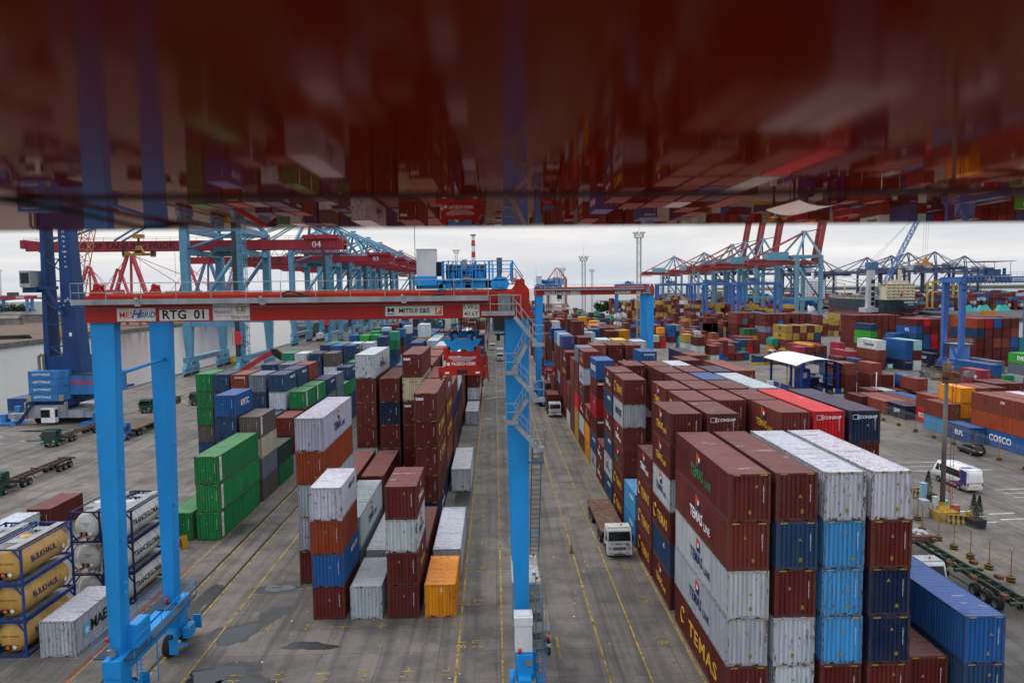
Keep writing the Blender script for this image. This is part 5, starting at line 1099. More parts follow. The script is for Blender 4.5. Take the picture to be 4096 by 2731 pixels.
def ship(label, loc, Lh, Bm, zd, colr, house, hx, txt, port, rz=0):
    t = thing('cargo_ship', label, 'cargo ship', loc, rz); hm = mat(colr, .55, 0, .35, 'hull_paint', .12); s = MB(); hull(s, Lh, Bm, zd); h = s.build('hull', hm, t)
    s = MB(); hull(s, Lh+.02, Bm+.12, -.2); bt = s.build('boot_topping', mat((.22,.03,.03), .6, 0, .4, 'antifouling_red', .2), t); bt.location = (0,-.01,0)
    letter(h, txt, 'F', (0,-.25,zd-1.9), 1.5, I_W, .03); letter(h, port, 'F', (0,-.15,zd-3.9), .8, I_W, .02)
    s = MB(); rail_run(s, [(-Bm*.27,.3,zd),(Bm*.27,.3,zd)], 1.1, 1.5, .05); rail_run(s, [(-Bm/2,10,zd),(-Bm/2,Lh*.7,zd)], 1.1, 5, .05); s.build('railing', WHITE, t)
    hm2 = mat(house, .55, 0, .2, 'deckhouse_paint', .4)
    if hx:
        w, y0, dp, nz, zz = hx; s = MB(); s.box(-w/2,y0,zd,w/2,y0+dp,zd+nz*2.7)
        for k in range(nz): s.box(-w/2-.8,y0-1.0,zd+k*2.7+2.55,w/2+.8,y0,zd+k*2.7+2.7)
        s.box(-Bm/2-.5,y0+1,zd+nz*2.7,Bm/2+.5,y0+dp*.8,zd+nz*2.7+.3); s.box(-w*.30,y0+.5,zd+nz*2.7,w*.30,y0+dp*.8,zd+nz*2.7+2.8)
        s.box(-1.2,y0+1,zd+nz*2.7+2.8,1.2,y0+3,zz); dh = s.build('deckhouse', hm2, t)
        for k in range(nz):
            for q in range(6):
                if abs(q-2.5) < 1 and k < 2: continue
                p = MB(); p.box(-w*.42+q*w*.168,y0-.05,zd+k*2.7+1.2,-w*.42+q*w*.168+.8,y0,zd+k*2.7+2.0); p.build('window', GLASS, dh)
        s = MB(); s.bar((-3,y0-3.2,zd+2),(-.5,y0-1.5,zd+7.5),.3); s.bar((-.2,y0-3.2,zd+2),(2.2,y0-1.5,zd+7.5),.3) ; s.build('lifeboat_davit', WHITE, t)
        s = MB(); s.tube((-1.2,y0-2.9,zd+3.4),(.9,y0-2.0,zd+7.2),1.15,12,.9); s.build('lifeboat', mat((.55,.06,.03), .4, 0, .1, 'lifeboat_orange'), t)
        s = MB(); s.tube((0,y0+3,zz),(0,y0+3,zz+5),.18,6); s.bar((-3,y0+3,zz+1.5),(3,y0+3,zz+1.5),.15); s.bar((-2,y0+3,zz+3),(2,y0+3,zz+3),.12); s.cbox(0,y0+3,zz+3.4,2.2,.3,.3)
        s.box(-2.4,y0+dp-2,zd+nz*2.7,2.4,y0+dp+3,zd+nz*2.7+4); s.build('radar_mast', hm2, t)
    return t
sh = ship('grey-blue cargo ship stern at the left quay behind the crane legs', (-111.5, 425, 0), 120, 25, 8.5, (.17,.23,.27), (.62,.62,.60), (18,14,14,4,27), 'MERATUS SORONG', 'TANJUNG PEKAN')
s = MB()
for k in range(5): s.box(-9+k*4,3,8.5,-7.5+k*4,6,10.5+(k % 2))
s.tube((-8,9,8.5),(-8,9,14),.3,6); s.tube((8,9,8.5),(8,9,13),.3,6); s.build('deck_gear', mat((.42,.40,.37), .6, 0, .4, 'deck_gear_paint'), sh)
s = MB(); s.tube((-9,5,10),(-6.5,5,10),1.3,12); s.build('lifeboat', mat((.5,.05,.03), .4, 0, .1, 'lifeboat_orange'), sh)
ship('long dark red and grey ship berthed beyond the first on the left quay', (-114, 600, 0), 170, 28, 11, (.15,.17,.19), (.6,.6,.6), (20,20,14,5,32), '', '')
ship('bright blue cargo ship with tall white deckhouse in the right basin', (351, 775, 0), 150, 28, 9.5, (.012,.09,.30), (.70,.71,.72), (26,10,14,7,38), 'OLIVINE', 'MAJURO')
dk = ship('dark hulled cargo ship with cream deckhouse in the right basin', (352, 600, 0), 150, 27, 11.0, (.022,.035,.045), (.58,.52,.36), (25,16,12,5,37), 'DANUM 175', 'KUCHING')
s = MB()
for y in (62, 96, 128): s.truss((-8,y,11),(8,y,11),.6,7,6,.25); s.tube((6,y,11),(6,y,26),.6,8); s.tube((6,y,25),(-14,y+10,30),.4,8)
s.build('deck_crane', mat((.50,.44,.28), .6, 0, .3, 'deck_crane_cream'), dk)
sb = thing('small_service_boat', 'small white boat moored between the two big ships', 'boat', (330, 735, -2.0)); s = MB(); hull(s, 14, 4.5, 2.2); s.build('hull', WHITE, sb); s = MB(); s.box(-1.5,4,2.2,1.5,8,4.4); s.build('wheelhouse', WHITE, sb)

# blue lattice mobile crane on the right quay
t = thing('lattice_harbour_crane', 'pale tower harbour crane with long blue lattice jib by the dark ship', 'harbour crane', (334, 632, 0)); m = mat((.42,.43,.46), .5, 0, .25, 'pale_grey_tower', .3)
s = MB(); s.hexa([(-3.2,-2.5,3),(3.2,-2.5,3),(3.2,3,3),(-3.2,3,3)], [(-2.6,-2,40),(2.6,-2,40),(2.6,2.6,40),(-2.6,2.6,40)]); s.box(-7,-6,0,7,6,4); s.build('tower', m, t)
s = MB()
for z in (7.5, 11.6, 15.7, 21, 27): s.cbox(1.0,-2.55+z*.013,z,3.0,.5,3.2)
s.build('tower_opening', BLACK, t); s = MB(); s.box(-4,-3,38,5,3,44); s.build('tower_head', mat((.06,.15,.30), .5, 0, .3, 'steel_blue'), t)
s = MB(); s.truss((6,-3,15),(42,-8,92),3.2,3.0,26,.28); s.build('jib', mat((.07,.17,.42), .5, 0, .2, 'jib_blue'), t)
s = MB(); 
for k in (0,1,2): s.tube((42+k*2.0,-8,92),(41+k*2.0,-8,44),.08,4)
s.tube((2,0,44),(41,-8,92),.10,4); s.tube((-2,0,44),(39,-8,88),.10,4); s.build('rope', DARK, t)
s = MB(); s.box(36,-9,41,50,-7,43); s.prism([(41,43),(47,43),(44.5,48),(43.5,48)], 'y', -8.5, -7.5); s.build('spreader', mat((.55,.22,.04), .5, 0, .3, 'orange_spreader'), t)
s = MB(); s.box(9,-6,12,13,-2,18); s.build('cabin', mat((.08,.10,.12), .4, 0, .2, 'cabin_dark'), t)

# ------------------------------------------------------------------ left shore: tanks, sheds, trees, red luffing cranes
TW = mat((.55,.55,.53), .6, 0, .25, 'tank_white', .15)
for (X, Y, r_, h, l_) in ((-448,706,27,17,'large white storage tank nearest the left edge'),(-412,716,14,17,'smaller white storage tank beside the large one'),(-378,725,17,19,'pale storage tank behind the navy harbour crane')):
    t = thing('storage_tank', l_, 'storage tank', (X,Y,0), 0, 'white storage tanks on the far shore'); s = MB(); s.lathe((0,0,0), [(r_,0),(r_,h)], 40); s.build('tank_shell', TW, t)
    s = MB(); s.lathe((0,0,h), [(r_+.2,0),(r_*.5,1.7),(.05,2.6)], 40); s.build('tank_roof', TW, t)
    s = MB(); s.tube((0,-r_-.1,h*.62),(0,-r_-.35,h*.62),3.0,20); s.build('emblem', mat((.12,.14,.18), .6, 0, .2, 'emblem_grey'), t)
    s = MB(); s.path([(r_*.8,-r_*.62,0),(r_*.5,-r_*.9,h)], .25, 4); s.build('spiral_stair', DARK, t)
ROOF = mat((.20,.18,.17), .8, 0, .5, 'old_roof_sheet', .1); WALLM = mat((.25,.235,.22), .85, 0, .5, 'old_wall', .1)
for k, (X, Y, w, d, h, l_) in enumerate(((-395,640,70,14,7,'long low grey-roofed shed in front of the storage tanks'),(-320,660,40,18,8,'pale shed right of the navy harbour crane on the far shore'),(-300,720,60,20,10,'white walled warehouse behind the far shore sheds'),(-420,600,60,8,5,'low dark wall-like shed along the far shore'),(-262,700,22,16,34,'grey concrete silo block behind the quay crane legs'))):
    t = thing('warehouse', l_, 'warehouse', (X,Y,-.4), 0, 'sheds on the far shore'); s = MB(); s.box(-w/2,-d/2,0,w/2,d/2,h); s.build('wall', WALLM if k < 4 else mat((.36,.35,.34), .8, 0, .3, 'silo_concrete', .1), t)
    s = MB(); s.prism([(-d/2-1,h),(d/2+1,h),(0,h+(2.5 if k < 4 else .6))], 'x', -w/2-1, w/2+1); s.build('roof', ROOF, t)
def leafball(mb, c, r_, n, rnd_, sz=.5):
    for _ in range(n):
        th = rnd_.uniform(0, 6.283); z = rnd_.uniform(-1, 1); q = math.sqrt(1-z*z); rr = r_*rnd_.uniform(.45, 1.0)*(1+.25*math.sin(3*th+c[0]))
        p = Vector((c[0]+rr*q*math.cos(th), c[1]+rr*q*math.sin(th), c[2]+rr*z*.85)); a = Vector((rnd_.uniform(-1,1),rnd_.uniform(-1,1),rnd_.uniform(-1,1))).normalized()*sz; b = a.cross(Vector((rnd_.uniform(-1,1),rnd_.uniform(-1,1),rnd_.uniform(-1,1)))).normalized()*sz*.7
        mb.add([p-a,p-b,p+a,p+b], [(0,1,2,3)], rnd_.choice((0,0,1)))
LEAF = [mat((.018,.055,.016), .8, 0, .3, 'leaf_dark'), mat((.045,.10,.028), .8, 0, .3, 'leaf_light')]; BARK = mat((.10,.07,.05), .9, 0, .3, 'bark')
def tree(label, X, Y, h, r_, seed, n=900, sz=.55, z0=0):
    rr = random.Random(seed); t = thing('broadleaf_tree', label, 'tree', (X,Y,z0), 0, 'trees of the port'); s = MB(); s.tube((0,0,0),(0,0,h*.55),.45,8,.2)
    for k in range(5): a = k*1.3; s.tube((0,0,h*(.3+.05*k)),(r_*.6*math.cos(a),r_*.6*math.sin(a),h*(.5+.06*k)),.16,6,.05)
    s.build('trunk', BARK, t); s = MB()
    for k in range(7): a = k*.9+rr.random(); leafball(s, (r_*.55*math.cos(a)*(k>0), r_*.55*math.sin(a)*(k>0), h*(.55+.07*(k % 4))), r_*rr.uniform(.5,.75), n//7, rr, sz)
    s.build('crown', LEAF, t); return t
for X, Y, l_ in ((-452,656,'dark bushy tree at the left edge before the tanks'),(-440,648,'round dark tree second from the left edge'),(-428,660,'smaller dark tree against the white tank')): tree(l_, X, Y, 15, 9, int(-X), 1400, .9)
for k, X in enumerate((92, 100, 108)): tree(('bushy green tree leftmost of three beyond the distant stacks','bushy green tree middle of three beyond the distant stacks','bushy green tree rightmost of three beyond the distant stacks')[k], X, 615, 12, 7, k+3, 900, .9)
def luffing(label, loc, sc, lean, col=(.42,.05,.07)):
    m = mat(col, .5, 0, .2, 'luffing_crane_red', .2); t = thing('luffing_crane', label, 'harbour crane', loc, 0, 'red luffing cranes on the far shore'); t.scale = (sc,sc,sc)
    s = MB()
    for x in (-8, 8):
        for y in (-6, 6): s.bar((x,y,0),(x*.6,y*.6,14),1.6)
    s.box(-8,-6,13,8,6,15); s.build('portal', m, t)
    s = MB(); s.bar((-11,-3,24),(-1,-2,54),3.4,2.0); s.bar((12,-3,24),(2,-2,54),3.4,2.0); s.bar((-2,3,24),(-.5,2,54),1.4); s.bar((1,-3,54),(-1,-3,54),3.5,2.6); s.build('a_frame', m, t)
    s = MB(); s.box(-26,-5,19,-8,5,27); s.box(-8,-5,17,14,5,22); s.box(14,-4,19,18,4,24); hh = s.build('machinery_house', m, t); s = MB(); s.box(-19,-5.2,21,-12,-5.0,25); pn = s.build('sign_panel', SIGNW, hh); letter(pn, 'PELINDO', 'F', (-15.4,-5.3,23), 1.3, I_B)
    s = MB(); s.truss((14,0,20),(14+lean[0],0,20+lean[1]),2.6,2.6,18,.25); s.build('jib', m, t)
    s = MB(); s.tube((0,-1,54),(14+lean[0],0,20+lean[1]),.25,5); s.tube((0,1,54),(14+lean[0]*.6,0,20+lean[1]*.6),.25,5); s.tube((-1,0,54),(-24,0,24),.25,5); s.build('stay', m, t); return t
luffing('big red A-frame luffing crane on the far shore behind the ochre spreader', (-278, 560, 0), 1.0, (58,4))
luffing('small red luffing crane between the navy crane and the ochre spreader', (-420, 760, 0), .95, (26,-8))
luffing('small red luffing crane just below the ochre spreader', (-395, 770, 0), .9, (-30,-8))
luffing('small red luffing crane right of the big A-frame crane', (-330, 790, 0), .95, (30,0))
luffing('grey-blue luffing crane with raised jib right of the big red one', (-243, 620, 0), .95, (14,42), (.10,.14,.28))
# earthworks on the near bank
for (X, Y, rz, l_) in ((-262,430,.4,'yellow excavator left of the pair on the bare bank'),(-256,455,1.2,'yellow excavator with raised arm on the bare bank')):
    t = thing('excavator', l_, 'excavator', (X,Y,-.4), rz, 'yellow excavators on the bank'); s = MB(); s.box(-2,-1.6,0,2,-1,.9); s.box(-2,1,0,2,1.6,.9); s.build('track', RUBBER, t); s = MB(); s.box(-2,-1.3,1,1.4,1.3,2.6); s.box(0,-1.3,2.6,1.4,0,3.4); s.build('body', YEL, t); s = MB(); s.bar((1.2,.5,1.8),(4.2,.5,5),.5); s.bar((4.2,.5,5),(6.4,.5,1.6),.4); s.prism([(5.9,1.6),(6.9,1.5),(6.7,.6),(6.1,.7)], 'y', 0, 1); s.build('boom_arm', YEL, t)
for k in range(7):
    t = MB(); t.tube((0,0,.55),(26,7,.55),.55,10); tag(t.build('steel_pipe', DARK, None, None, (-292+(k % 3)*1.2, 405+(k % 4)*1.4, (k//4)*1.1-.4)), ('long dark steel pipe, %s of the pipes piled on the bank' % ('lowest front','lowest middle','lowest rear','lowest back corner','upper front','upper middle','upper rear')[k]), 'steel pipe', 'dark pipes piled on the bank')
s = MB()
for k in range(26): s.lathe((-251.3, 262+k*17, -2.4), [(.0,2.0),(.9,2.0),(.9,-1)], 10)
tag(s.build('quay_fender', RUBBER), 'row of dark round fenders along the far bank quay', 'quay fenders', kind='stuff')
sh_ = thing('bank_container_office', 'green site container on the bare far bank', 'site container', (-238-20, 486, -.4)); s = MB(); s.box(-3,-1.2,0,3,1.2,2.6); s.build('container_body', mat((.07,.13,.09), .6, 0, .3, 'drab_green'), sh_)
for k, X in enumerate((430,445,462,505)):
    t = thing('tarpaulin_heap', ('green tarpaulin heap leftmost on the far right quay','green tarpaulin heap second on the far right quay','green tarpaulin heap third on the far right quay','green tarpaulin heap rightmost on the far right quay')[k], 'tarpaulin heap', (X-20,615,0), 0, 'green tarpaulin heaps across the basin'); s = MB(); s.hexa([(-6,-3,0),(6,-3,0),(6,3,0),(-6,3,0)], [(-3.5,-1.5,5),(2,-1.2,6),(4,1.2,4.4),(-3,1.5,5.5)]); s.build('tarpaulin', mat((.05,.42,.33), .7, 0, .3, 'green_tarpaulin', .6), t)
# ------------------------------------------------------------------ trucks and trailers (local frame: nose at y=0 looking to -y)
def wheel(parent, x, y, r=.5, w=.28, z=None):
    s = MB(); s.lathe((0,0,0), [(.0,-w*.15),(r*.30,-w*.2),(r*.52,-w*.42),(r*.56,-w*.5)], 18); s.lathe((0,0,0), [(r*.56,w*.5),(r*.52,w*.42),(r*.3,w*.2),(0,w*.15)], 18)
    t = MB(); t.lathe((0,0,0), [(r*.56,-w*.5),(r*.86,-w*.52),(r,-w*.38),(r,w*.38),(r*.86,w*.52),(r*.56,w*.5)], 22)
    o = t.build('wheel', RUBBER, parent, None, (x, y, r if z is None else z)); o.rotation_euler = (0, R(90), 0); s.build('rim', mat((.22,.21,.20), .6, .3, .5, 'dusty_rim'), o); return o
def cab(root, col, txt=None, num=None, roofcol=None, old=False):
    m = mat(col, .4, 0, .3, 'cab_paint', 1.2); s = MB(); w = 1.14
    prof = [(0,.62),(-.02,1.15),(.02,1.75),(.26,2.62),(.42,2.78),(1.75,2.82),(1.85,2.7),(1.85,.95),(1.45,.95),(1.3,1.15),(.75,1.15),(.6,.95),(.55,.62)]
    s.prism(prof, 'x', -w, w); s.box(-w-.03,-.12,.42,w+.03,.22,.78); c = s.build('cab', m, root)
    s = MB(); s.add([(-w+.10,-.004,1.70),(w-.10,-.004,1.70),(w-.10,.006,1.78),(w-.15,.210,2.52),(-w+.15,.210,2.52),(-w+.10,.006,1.78)], [(0,1,2,5),(5,2,3,4)])
    for sg in (-1,1): s.add([(sg*(w+.006),.28,1.7),(sg*(w+.006),1.15,1.7),(sg*(w+.006),1.15,2.5),(sg*(w+.006),.42,2.5)], [(0,1,2,3) if sg > 0 else (3,2,1,0)])
    s.build('windscreen', GLASS, c)
    for sg in (-1,1): s = MB(); s.box(min(sg*.62,sg*.98),-.135,.50,max(sg*.62,sg*.98),-.10,.66); s.build('fog_lamp', mat((.5,.5,.48), .15, .3, .2, 'lamp_glass'), c)
    for sg in (-1,1): s = MB(); s.hexa([(min(sg*.7,sg*1.06),-.035,.86),(max(sg*.7,sg*1.06),-.035,.86),(max(sg*.7,sg*1.06),.0,.86),(min(sg*.7,sg*1.06),.0,.86)], [(min(sg*.74,sg*1.06),-.05,1.15),(max(sg*.74,sg*1.06),-.05,1.15),(max(sg*.74,sg*1.06),.0,1.15),(min(sg*.74,sg*1.06),.0,1.15)]); s.build('headlight', mat((.5,.5,.48), .15, .3, .2, 'lamp_glass'), c)
    s = MB()
    for k in range(4): s.box(-.6,-.045,.86+k*.075,.6,-.015,.90+k*.075)
    s.box(-.55,-.14,.46,.55,-.12,.56); s.build('grille', DARK, c)
    s = MB(); s.box(-.22,-.15,.60,.22,-.13,.72); s.build('number_plate', YEL, c)
    s = MB()
    for sg in (-1,1): s = MB(); s.box(sg*(w+.12)-.07,.0,1.75,sg*(w+.12)+.07,.1,2.2); s.tube((sg*w,.2,2.3),(sg*(w+.12),.05,2.3),.02,5); s.tube((sg*(w+.12),.05,2.3),(sg*(w+.12),.05,1.75),.02,5); s.build('mirror', BLACK, c)
    s = MB(); s.box(-w+.05,.5,2.81,w-.05,1.7,2.86)
    for k in range(8): s.box(-w+.12+k*.28,.45,2.86,-w+.2+k*.28,1.72,2.89)
    s.build('roof_ribs', mat(roofcol or col, .5, 0, .35, 'cab_roof_paint', 2), c)
    s = MB(); s.tube((0.3,1.0,2.86),(0.3,1.0,3.02),.07,8); s.build('beacon', mat((.5,.03,.01), .3, 0, .1, 'amber_red_lens'), c)
    if txt: letter(c, txt, 'F', (0,-.04,1.42), .16, I_K, .02, name='cab_lettering')
    if num: letter(c, num, 'F', (.78,-.04,1.33), .24, I_K, .03, name='cab_number')
    s = MB(); s.tube((.35,1.0,1.4),(.35,1.0,2.1),.2,8); s.lathe((.35,.95,2.1), [(0,-.02),(.13,.02),(.12,.2),(0,.27)], 10)
    s.build('driver_seat', DARK, c)
    return c
def trailer(root, y0, L_, kind, col=(.10,.055,.04), deck=None, sg=1):
    m = mat(col, .75, 0, .5, 'chassis_paint', 1.5, rust=.6); s = MB()
    if kind == 'flat':
        s.box(-1.22,y0,1.18,1.22,y0+L_,1.42); s.box(-.5,y0,.8,-.35,y0+L_,1.2); s.box(.35,y0,.8,.5,y0+L_,1.2)
        s.build('trailer_frame', m, root); d = MB(); d.box(-1.22,y0+.01,1.42,1.22,y0+L_-.01,1.46); d.build('deck', deck or mat((.22,.135,.10), .9, 0, .75, 'rusty_deck_plate', 1.1, rust=.9), root)
    else:
        for x in (-.48,.48): s.box(x-.08,y0,.95,x+.08,y0+L_,1.32)
        n = int(L_/1.05)
        for k in range(n+1): s.box(-.42,y0+k*L_/n-.05,1.02,.42,y0+k*L_/n+.05,1.26)
        for yy in (y0+.1, y0+L_*.5, y0+L_-.2): s.box(-1.2,yy-.14,1.10,1.2,yy+.14,1.34)
        for sg_ in (-1,1): s.bar((sg_*.5,y0+L_*.3,1.1),(sg_*1.0,y0+L_*.3,.5),.08); s.bar((sg_*1.0,y0+L_*.3,.55),(sg_*1.0,y0+L_*.72,.55),.07); s.bar((sg_*1.0,y0+L_*.72,.55),(sg_*.5,y0+L_*.72,1.1),.08)
        s.box(-.6,y0+L_-.15,.8,.6,y0+L_,1.3); s.build('trailer_frame', m, root)
def truck(label, loc, rz, col, kind='skeletal', tlen=12.4, txt=None, num=None, tcol=(.10,.055,.04), roofcol=None, cargo=None, group='trucks at work on the terminal', name='container_truck'):
    t = thing(name, label, 'truck', loc, rz, group); cab(t, col, txt, num, roofcol)
    s = MB(); s.box(-.45,1.7,.6,-.32,6.0,.9); s.box(.32,1.7,.6,.45,6.0,.9); s.box(-1.1,2.1,.45,-.5,3.2,.95); s.box(.5,2.1,.45,1.1,3.2,.95); s.box(-1.0,1.9,.9,1.0,2.05,2.3); s.build('tractor_frame', DARK, t)
    for y in (1.05, 4.6, 5.7) if tlen > 8 else (1.05, 4.6):
        for x in (-.98,.98): wheel(t, x, y, .5, .3 if y < 2 else .5)
    y0 = 3.3 if tlen > 8 else 2.3; trailer(t, y0, tlen, kind, tcol)
    for k in range(3 if tlen > 8 else 1):
        for x in (-.95,.95): wheel(t, x, y0+tlen-1.2-k*1.25, .5, .5)
    return t
def cargo_box(label, loc, Lc, colr, rz=0, txt=None, big=True, face='L', hc=False):
    Mx = cont_mesh(Lc, HC if hc else STD); r = thing('shipping_container', label, 'container', loc, rz, 'containers riding on trucks')
    for n, pn in (('frame','frame'),('roof','roof'),('side_r','side_wall'),('side_l','side_wall'),('end_f','end_wall'),('end_b','end_wall')): place(pn, Mx[n], r, colr)
    if txt: letter(r, txt, face, ((-CW/2-.01) if face == 'L' else CW/2+.01, -1, 1.5), .8, I_W, .03)
    return r
WCAB = (.60,.61,.62)
truck('white flatbed truck number 52 with rusty empty deck beside the right stacks', (11.38, 65.2, 0), 0, WCAB, 'flat', 11.0, 'PT. TEMAS PORT', '52', roofcol=(.66,.63,.55))
truck('white truck carrying a maroon container towards the camera under the second gantry', (11.55, 138.6, 0), 0, WCAB, 'skeletal', 7.0, 'PT. TEMAS', '13')
cargo_box('maroon container riding on the white truck under the second gantry', (11.55, 145.2, 1.36), L20, C_['m'])
truck('truck behind the maroon-laden one, waiting below the hanging red spreader', (11.2, 155.5, 0), 0, (.10,.12,.11), 'skeletal', 7.0)
cargo_box('brown container on the truck below the second gantry spreader', (11.2, 162.1, 1.36), L20, C_['r'])
truck('white truck with pale grey container coming down the centre lane', (1.7, 246.5, 0), 0, WCAB, 'skeletal', 7.0, '')
cargo_box('pale grey container on the truck in the centre lane', (1.7, 253.1, 1.36), L20, C_['w'])
truck('white truck with dark load parked at the left kerb of the centre lane', (-1.1, 290, 0), 0, WCAB, 'skeletal', 7.0)
truck('dark truck far up the centre lane with navy container', (.6, 430, 0), 0, (.12,.15,.16), 'skeletal', 7.0)
cargo_box('navy container on the far truck in the centre lane', (.6, 436.6, 1.36), L20, C_['b'])
GRN = (.010,.060,.045)
truck('dark green truck with empty skeletal trailer nearest the navy harbour crane', (-73.6, 118.3, 0), 0, GRN, tcol=(.09,.07,.055))
truck('blue truck with empty brown flatbed seen between the gantry legs', (-64.3, 122.6, 0), 0, (.02,.12,.40), 'flat', 12.2, tcol=(.02,.10,.07))
truck('green truck with empty trailer half hidden behind the far gantry leg', (-73.4, 150.5, 0), 0, (.010,.075,.05), tcol=(.02,.07,.05))
truck('dark truck with red skeletal trailer farthest right in the apron queue', (-67.0, 160, 0), 0, (.03,.05,.045), tcol=(.25,.03,.02))
truck('green truck cut by the left edge with long rusty empty chassis', (-63.1, 89.6, 0), 0, GRN, 'skeletal', 12.8, tcol=(.085,.055,.045))
truck('white truck with pale container standing beside the second quay crane', (-86.5, 363, 0), math.pi, WCAB, 'skeletal', 7.0)
cargo_box('dirty white container on the truck beside the second quay crane', (-86.5, 356.4, 1.36), L20, C_['W'], math.pi)
truck('green military-looking truck further along the left quay', (-81.5, 428, 0), 0, (.06,.08,.05), 'flat', 7.0)
truck('dark red truck pulling a long navy container beside the yard gantry', (131.4, 206.9, 0), 0, (.16,.012,.012), 'skeletal', 13.2)
cargo_box('long navy container with white round logo on the dark red truck', (131.4, 216.7, 1.36), L40, C_['n'], 0, 'CMA CGM', hc=True)
truck('truck hauling a blue container away at the far right edge', (134.6, 203, 0), math.pi, (.1,.12,.14), 'skeletal', 13.2)
cargo_box('blue container with white wording on the truck at the far right edge', (134.6, 193.4, 1.36), L40, C_['s'], 0, 'LLOYD TRIESTINO', hc=True)
truck('white truck with red beacon behind the blue long container at lower right', (35.1, 55.6, 0), 0, WCAB, 'flat', 11.0)
truck('small white service truck parked before the mustard stacks', (97.5, 247, 0), R(100), WCAB, 'flat', 4.2, group='service vehicles')
t = thing('skeletal_trailer', 'green skeletal trailer with rusty rails parked by the wire fence', 'trailer', (39.7, 64.9, 0), math.pi)
trailer(t, 0, 13.6, 'skel', (.018,.055,.038))
for k in range(3):
    for x in (-.95,.95): wheel(t, x, 12.6-k*1.3-.9, .52, .5)
s = MB()
for x in (-.55,.55): s.bar((x,3.0,1.0),(x,3.0,.1),.14); s.box(x-.18,2.85,.0,x+.18,3.15,.08)
s.build('landing_leg', BLACK, t); s = MB()
for x in (-1.05,1.05):
    for y in (.25,5.9,9.0,12.5): s.box(x-.22,y-.3,1.34,x+.22,y+.3,1.62)
s.box(-1.2,-.3,1.30,1.2,.15,1.75); s.build('container_guide', mat((.17,.075,.045), .85, 0, .6, 'rusty_steel', 2), t)
t = thing('rubbish_bags', 'white plastic bags heaped in a rusty tray at the trailer nose', 'bags', (39.9, 65.9, 0)); s = MB(); s.box(-1.0,-.5,1.3,1.0,.5,1.36); s.box(-1.0,-.55,1.3,1.0,-.5,1.7); s.build('tray', mat((.17,.075,.045), .85, 0, .6, 'rusty_steel', 2), t)
s = MB(); rr = random.Random(5)
for k in range(16):
    c = (rr.uniform(-1.0,.8), rr.uniform(-.3,.5), 1.55+rr.uniform(0,.35)); vs = []; 
    s.lathe(c, [(0.02,-.22),(.24*rr.uniform(.7,1.2),-.16),(.28*rr.uniform(.7,1.2),.02),(.15,.16),(.02,.24)], 7, smooth=False)
s.build('bag', mat((.50,.50,.55), .5, 0, .35, 'plastic_bag', 6), t)

# ------------------------------------------------------------------ cars
def loft_car(parent, prof, w, m, name='body'):
    """prof: list of (y, z_low, z_top, halfwidth)"""
    s = MB(); vs = []; fs = []
    for y, zl, zt, hw in prof: vs += [(-hw*.96,y,zl),(-hw,y,(zl+zt)/2*.95+zl*.05),(-hw*.86,y,zt),(hw*.86,y,zt),(hw,y,(zl+zt)/2*.95+zl*.05),(hw*.96,y,zl)]
    for k in range(len(prof)-1):
        for i in range(6): a = k*6+i; b = k*6+(i+1) % 6; fs.append((a, b, b+6, a+6))
    n = len(prof); fs.append((5,4,3,2,1,0)); fs.append(tuple(range((n-1)*6, n*6))); s.add(vs, [f[::-1] for f in fs], 0, True); return s.build(name, m, parent)
t = thing('suv', 'dark grey family car driving away along the wire fence', 'car', (70.6, 101.6, 0), 0)
DK = mat((.035,.036,.038), .25, .3, .15, 'graphite_car_paint', .5)
b = loft_car(t, [(0,.45,.9,.80),(.12,.3,1.0,.88),(1.0,.28,1.02,.90),(3.2,.28,1.0,.90),(4.2,.3,.86,.86),(4.5,.42,.70,.70)], 1.8, DK)
g_ = loft_car(b, [(.1,.95,1.05,.80),(.5,.95,1.62,.74),(1.2,.95,1.68,.74),(2.4,.95,1.64,.72),(3.3,.95,1.02,.72)], 1.6, GLASS, 'glasshouse')
s = MB(); s.box(-.58,.5,1.64,.58,2.5,1.70); s.build('roof_panel', DK, b); s = MB(); s.box(-.86,-.02,.72,-.62,.1,.92); s.box(.62,-.02,.72,.86,.1,.92); s.build('tail_light', mat((.35,.02,.02), .2, 0, .1, 'tail_lamp'), b); s = MB(); s.box(-.25,-.03,.62,.25,.02,.74); s.build('number_plate', WHITE, b)
for x in (-.8,.8):
    for y in (.9,3.55): wheel(t, x, y, .34, .22)
t = thing('minibus', 'white minibus with blue and red swoosh seen from behind', 'minibus', (57.6, 83.6, 0), 0)
BW = mat((.70,.71,.72), .3, 0, .08, 'bus_white', .5)
b = loft_car(t, [(0,.5,2.2,.92),(.1,.38,2.72,1.02),(.5,.35,2.85,1.06),(4.8,.35,2.85,1.06),(6.0,.35,2.7,1.04),(6.7,.4,1.9,1.0),(7.2,.45,1.25,.92)], 2.1, BW)
s = MB()
for sg in (-1,1):
    s.add([(sg*1.064,.9,1.55),(sg*1.064,5.3,1.55),(sg*1.05,5.4,2.45),(sg*1.05,.9,2.45)], [(0,1,2,3) if sg > 0 else (3,2,1,0)]); s.add([(sg*1.066,5.5,1.5),(sg*1.05,6.3,1.5),(sg*1.03,5.9,2.4),(sg*1.05,5.5,2.4)], [(0,1,2,3) if sg > 0 else (3,2,1,0)])
s.add([(-.72,.02,1.35),(.72,.02,1.35),(.70,-.0+.08,2.15),(-.70,.08,2.15)], [(0,1,2,3)]); s.build('window', GLASS, b)
s = MB(); NV = mat((.015,.03,.16), .3, 0, .1, 'bus_navy')
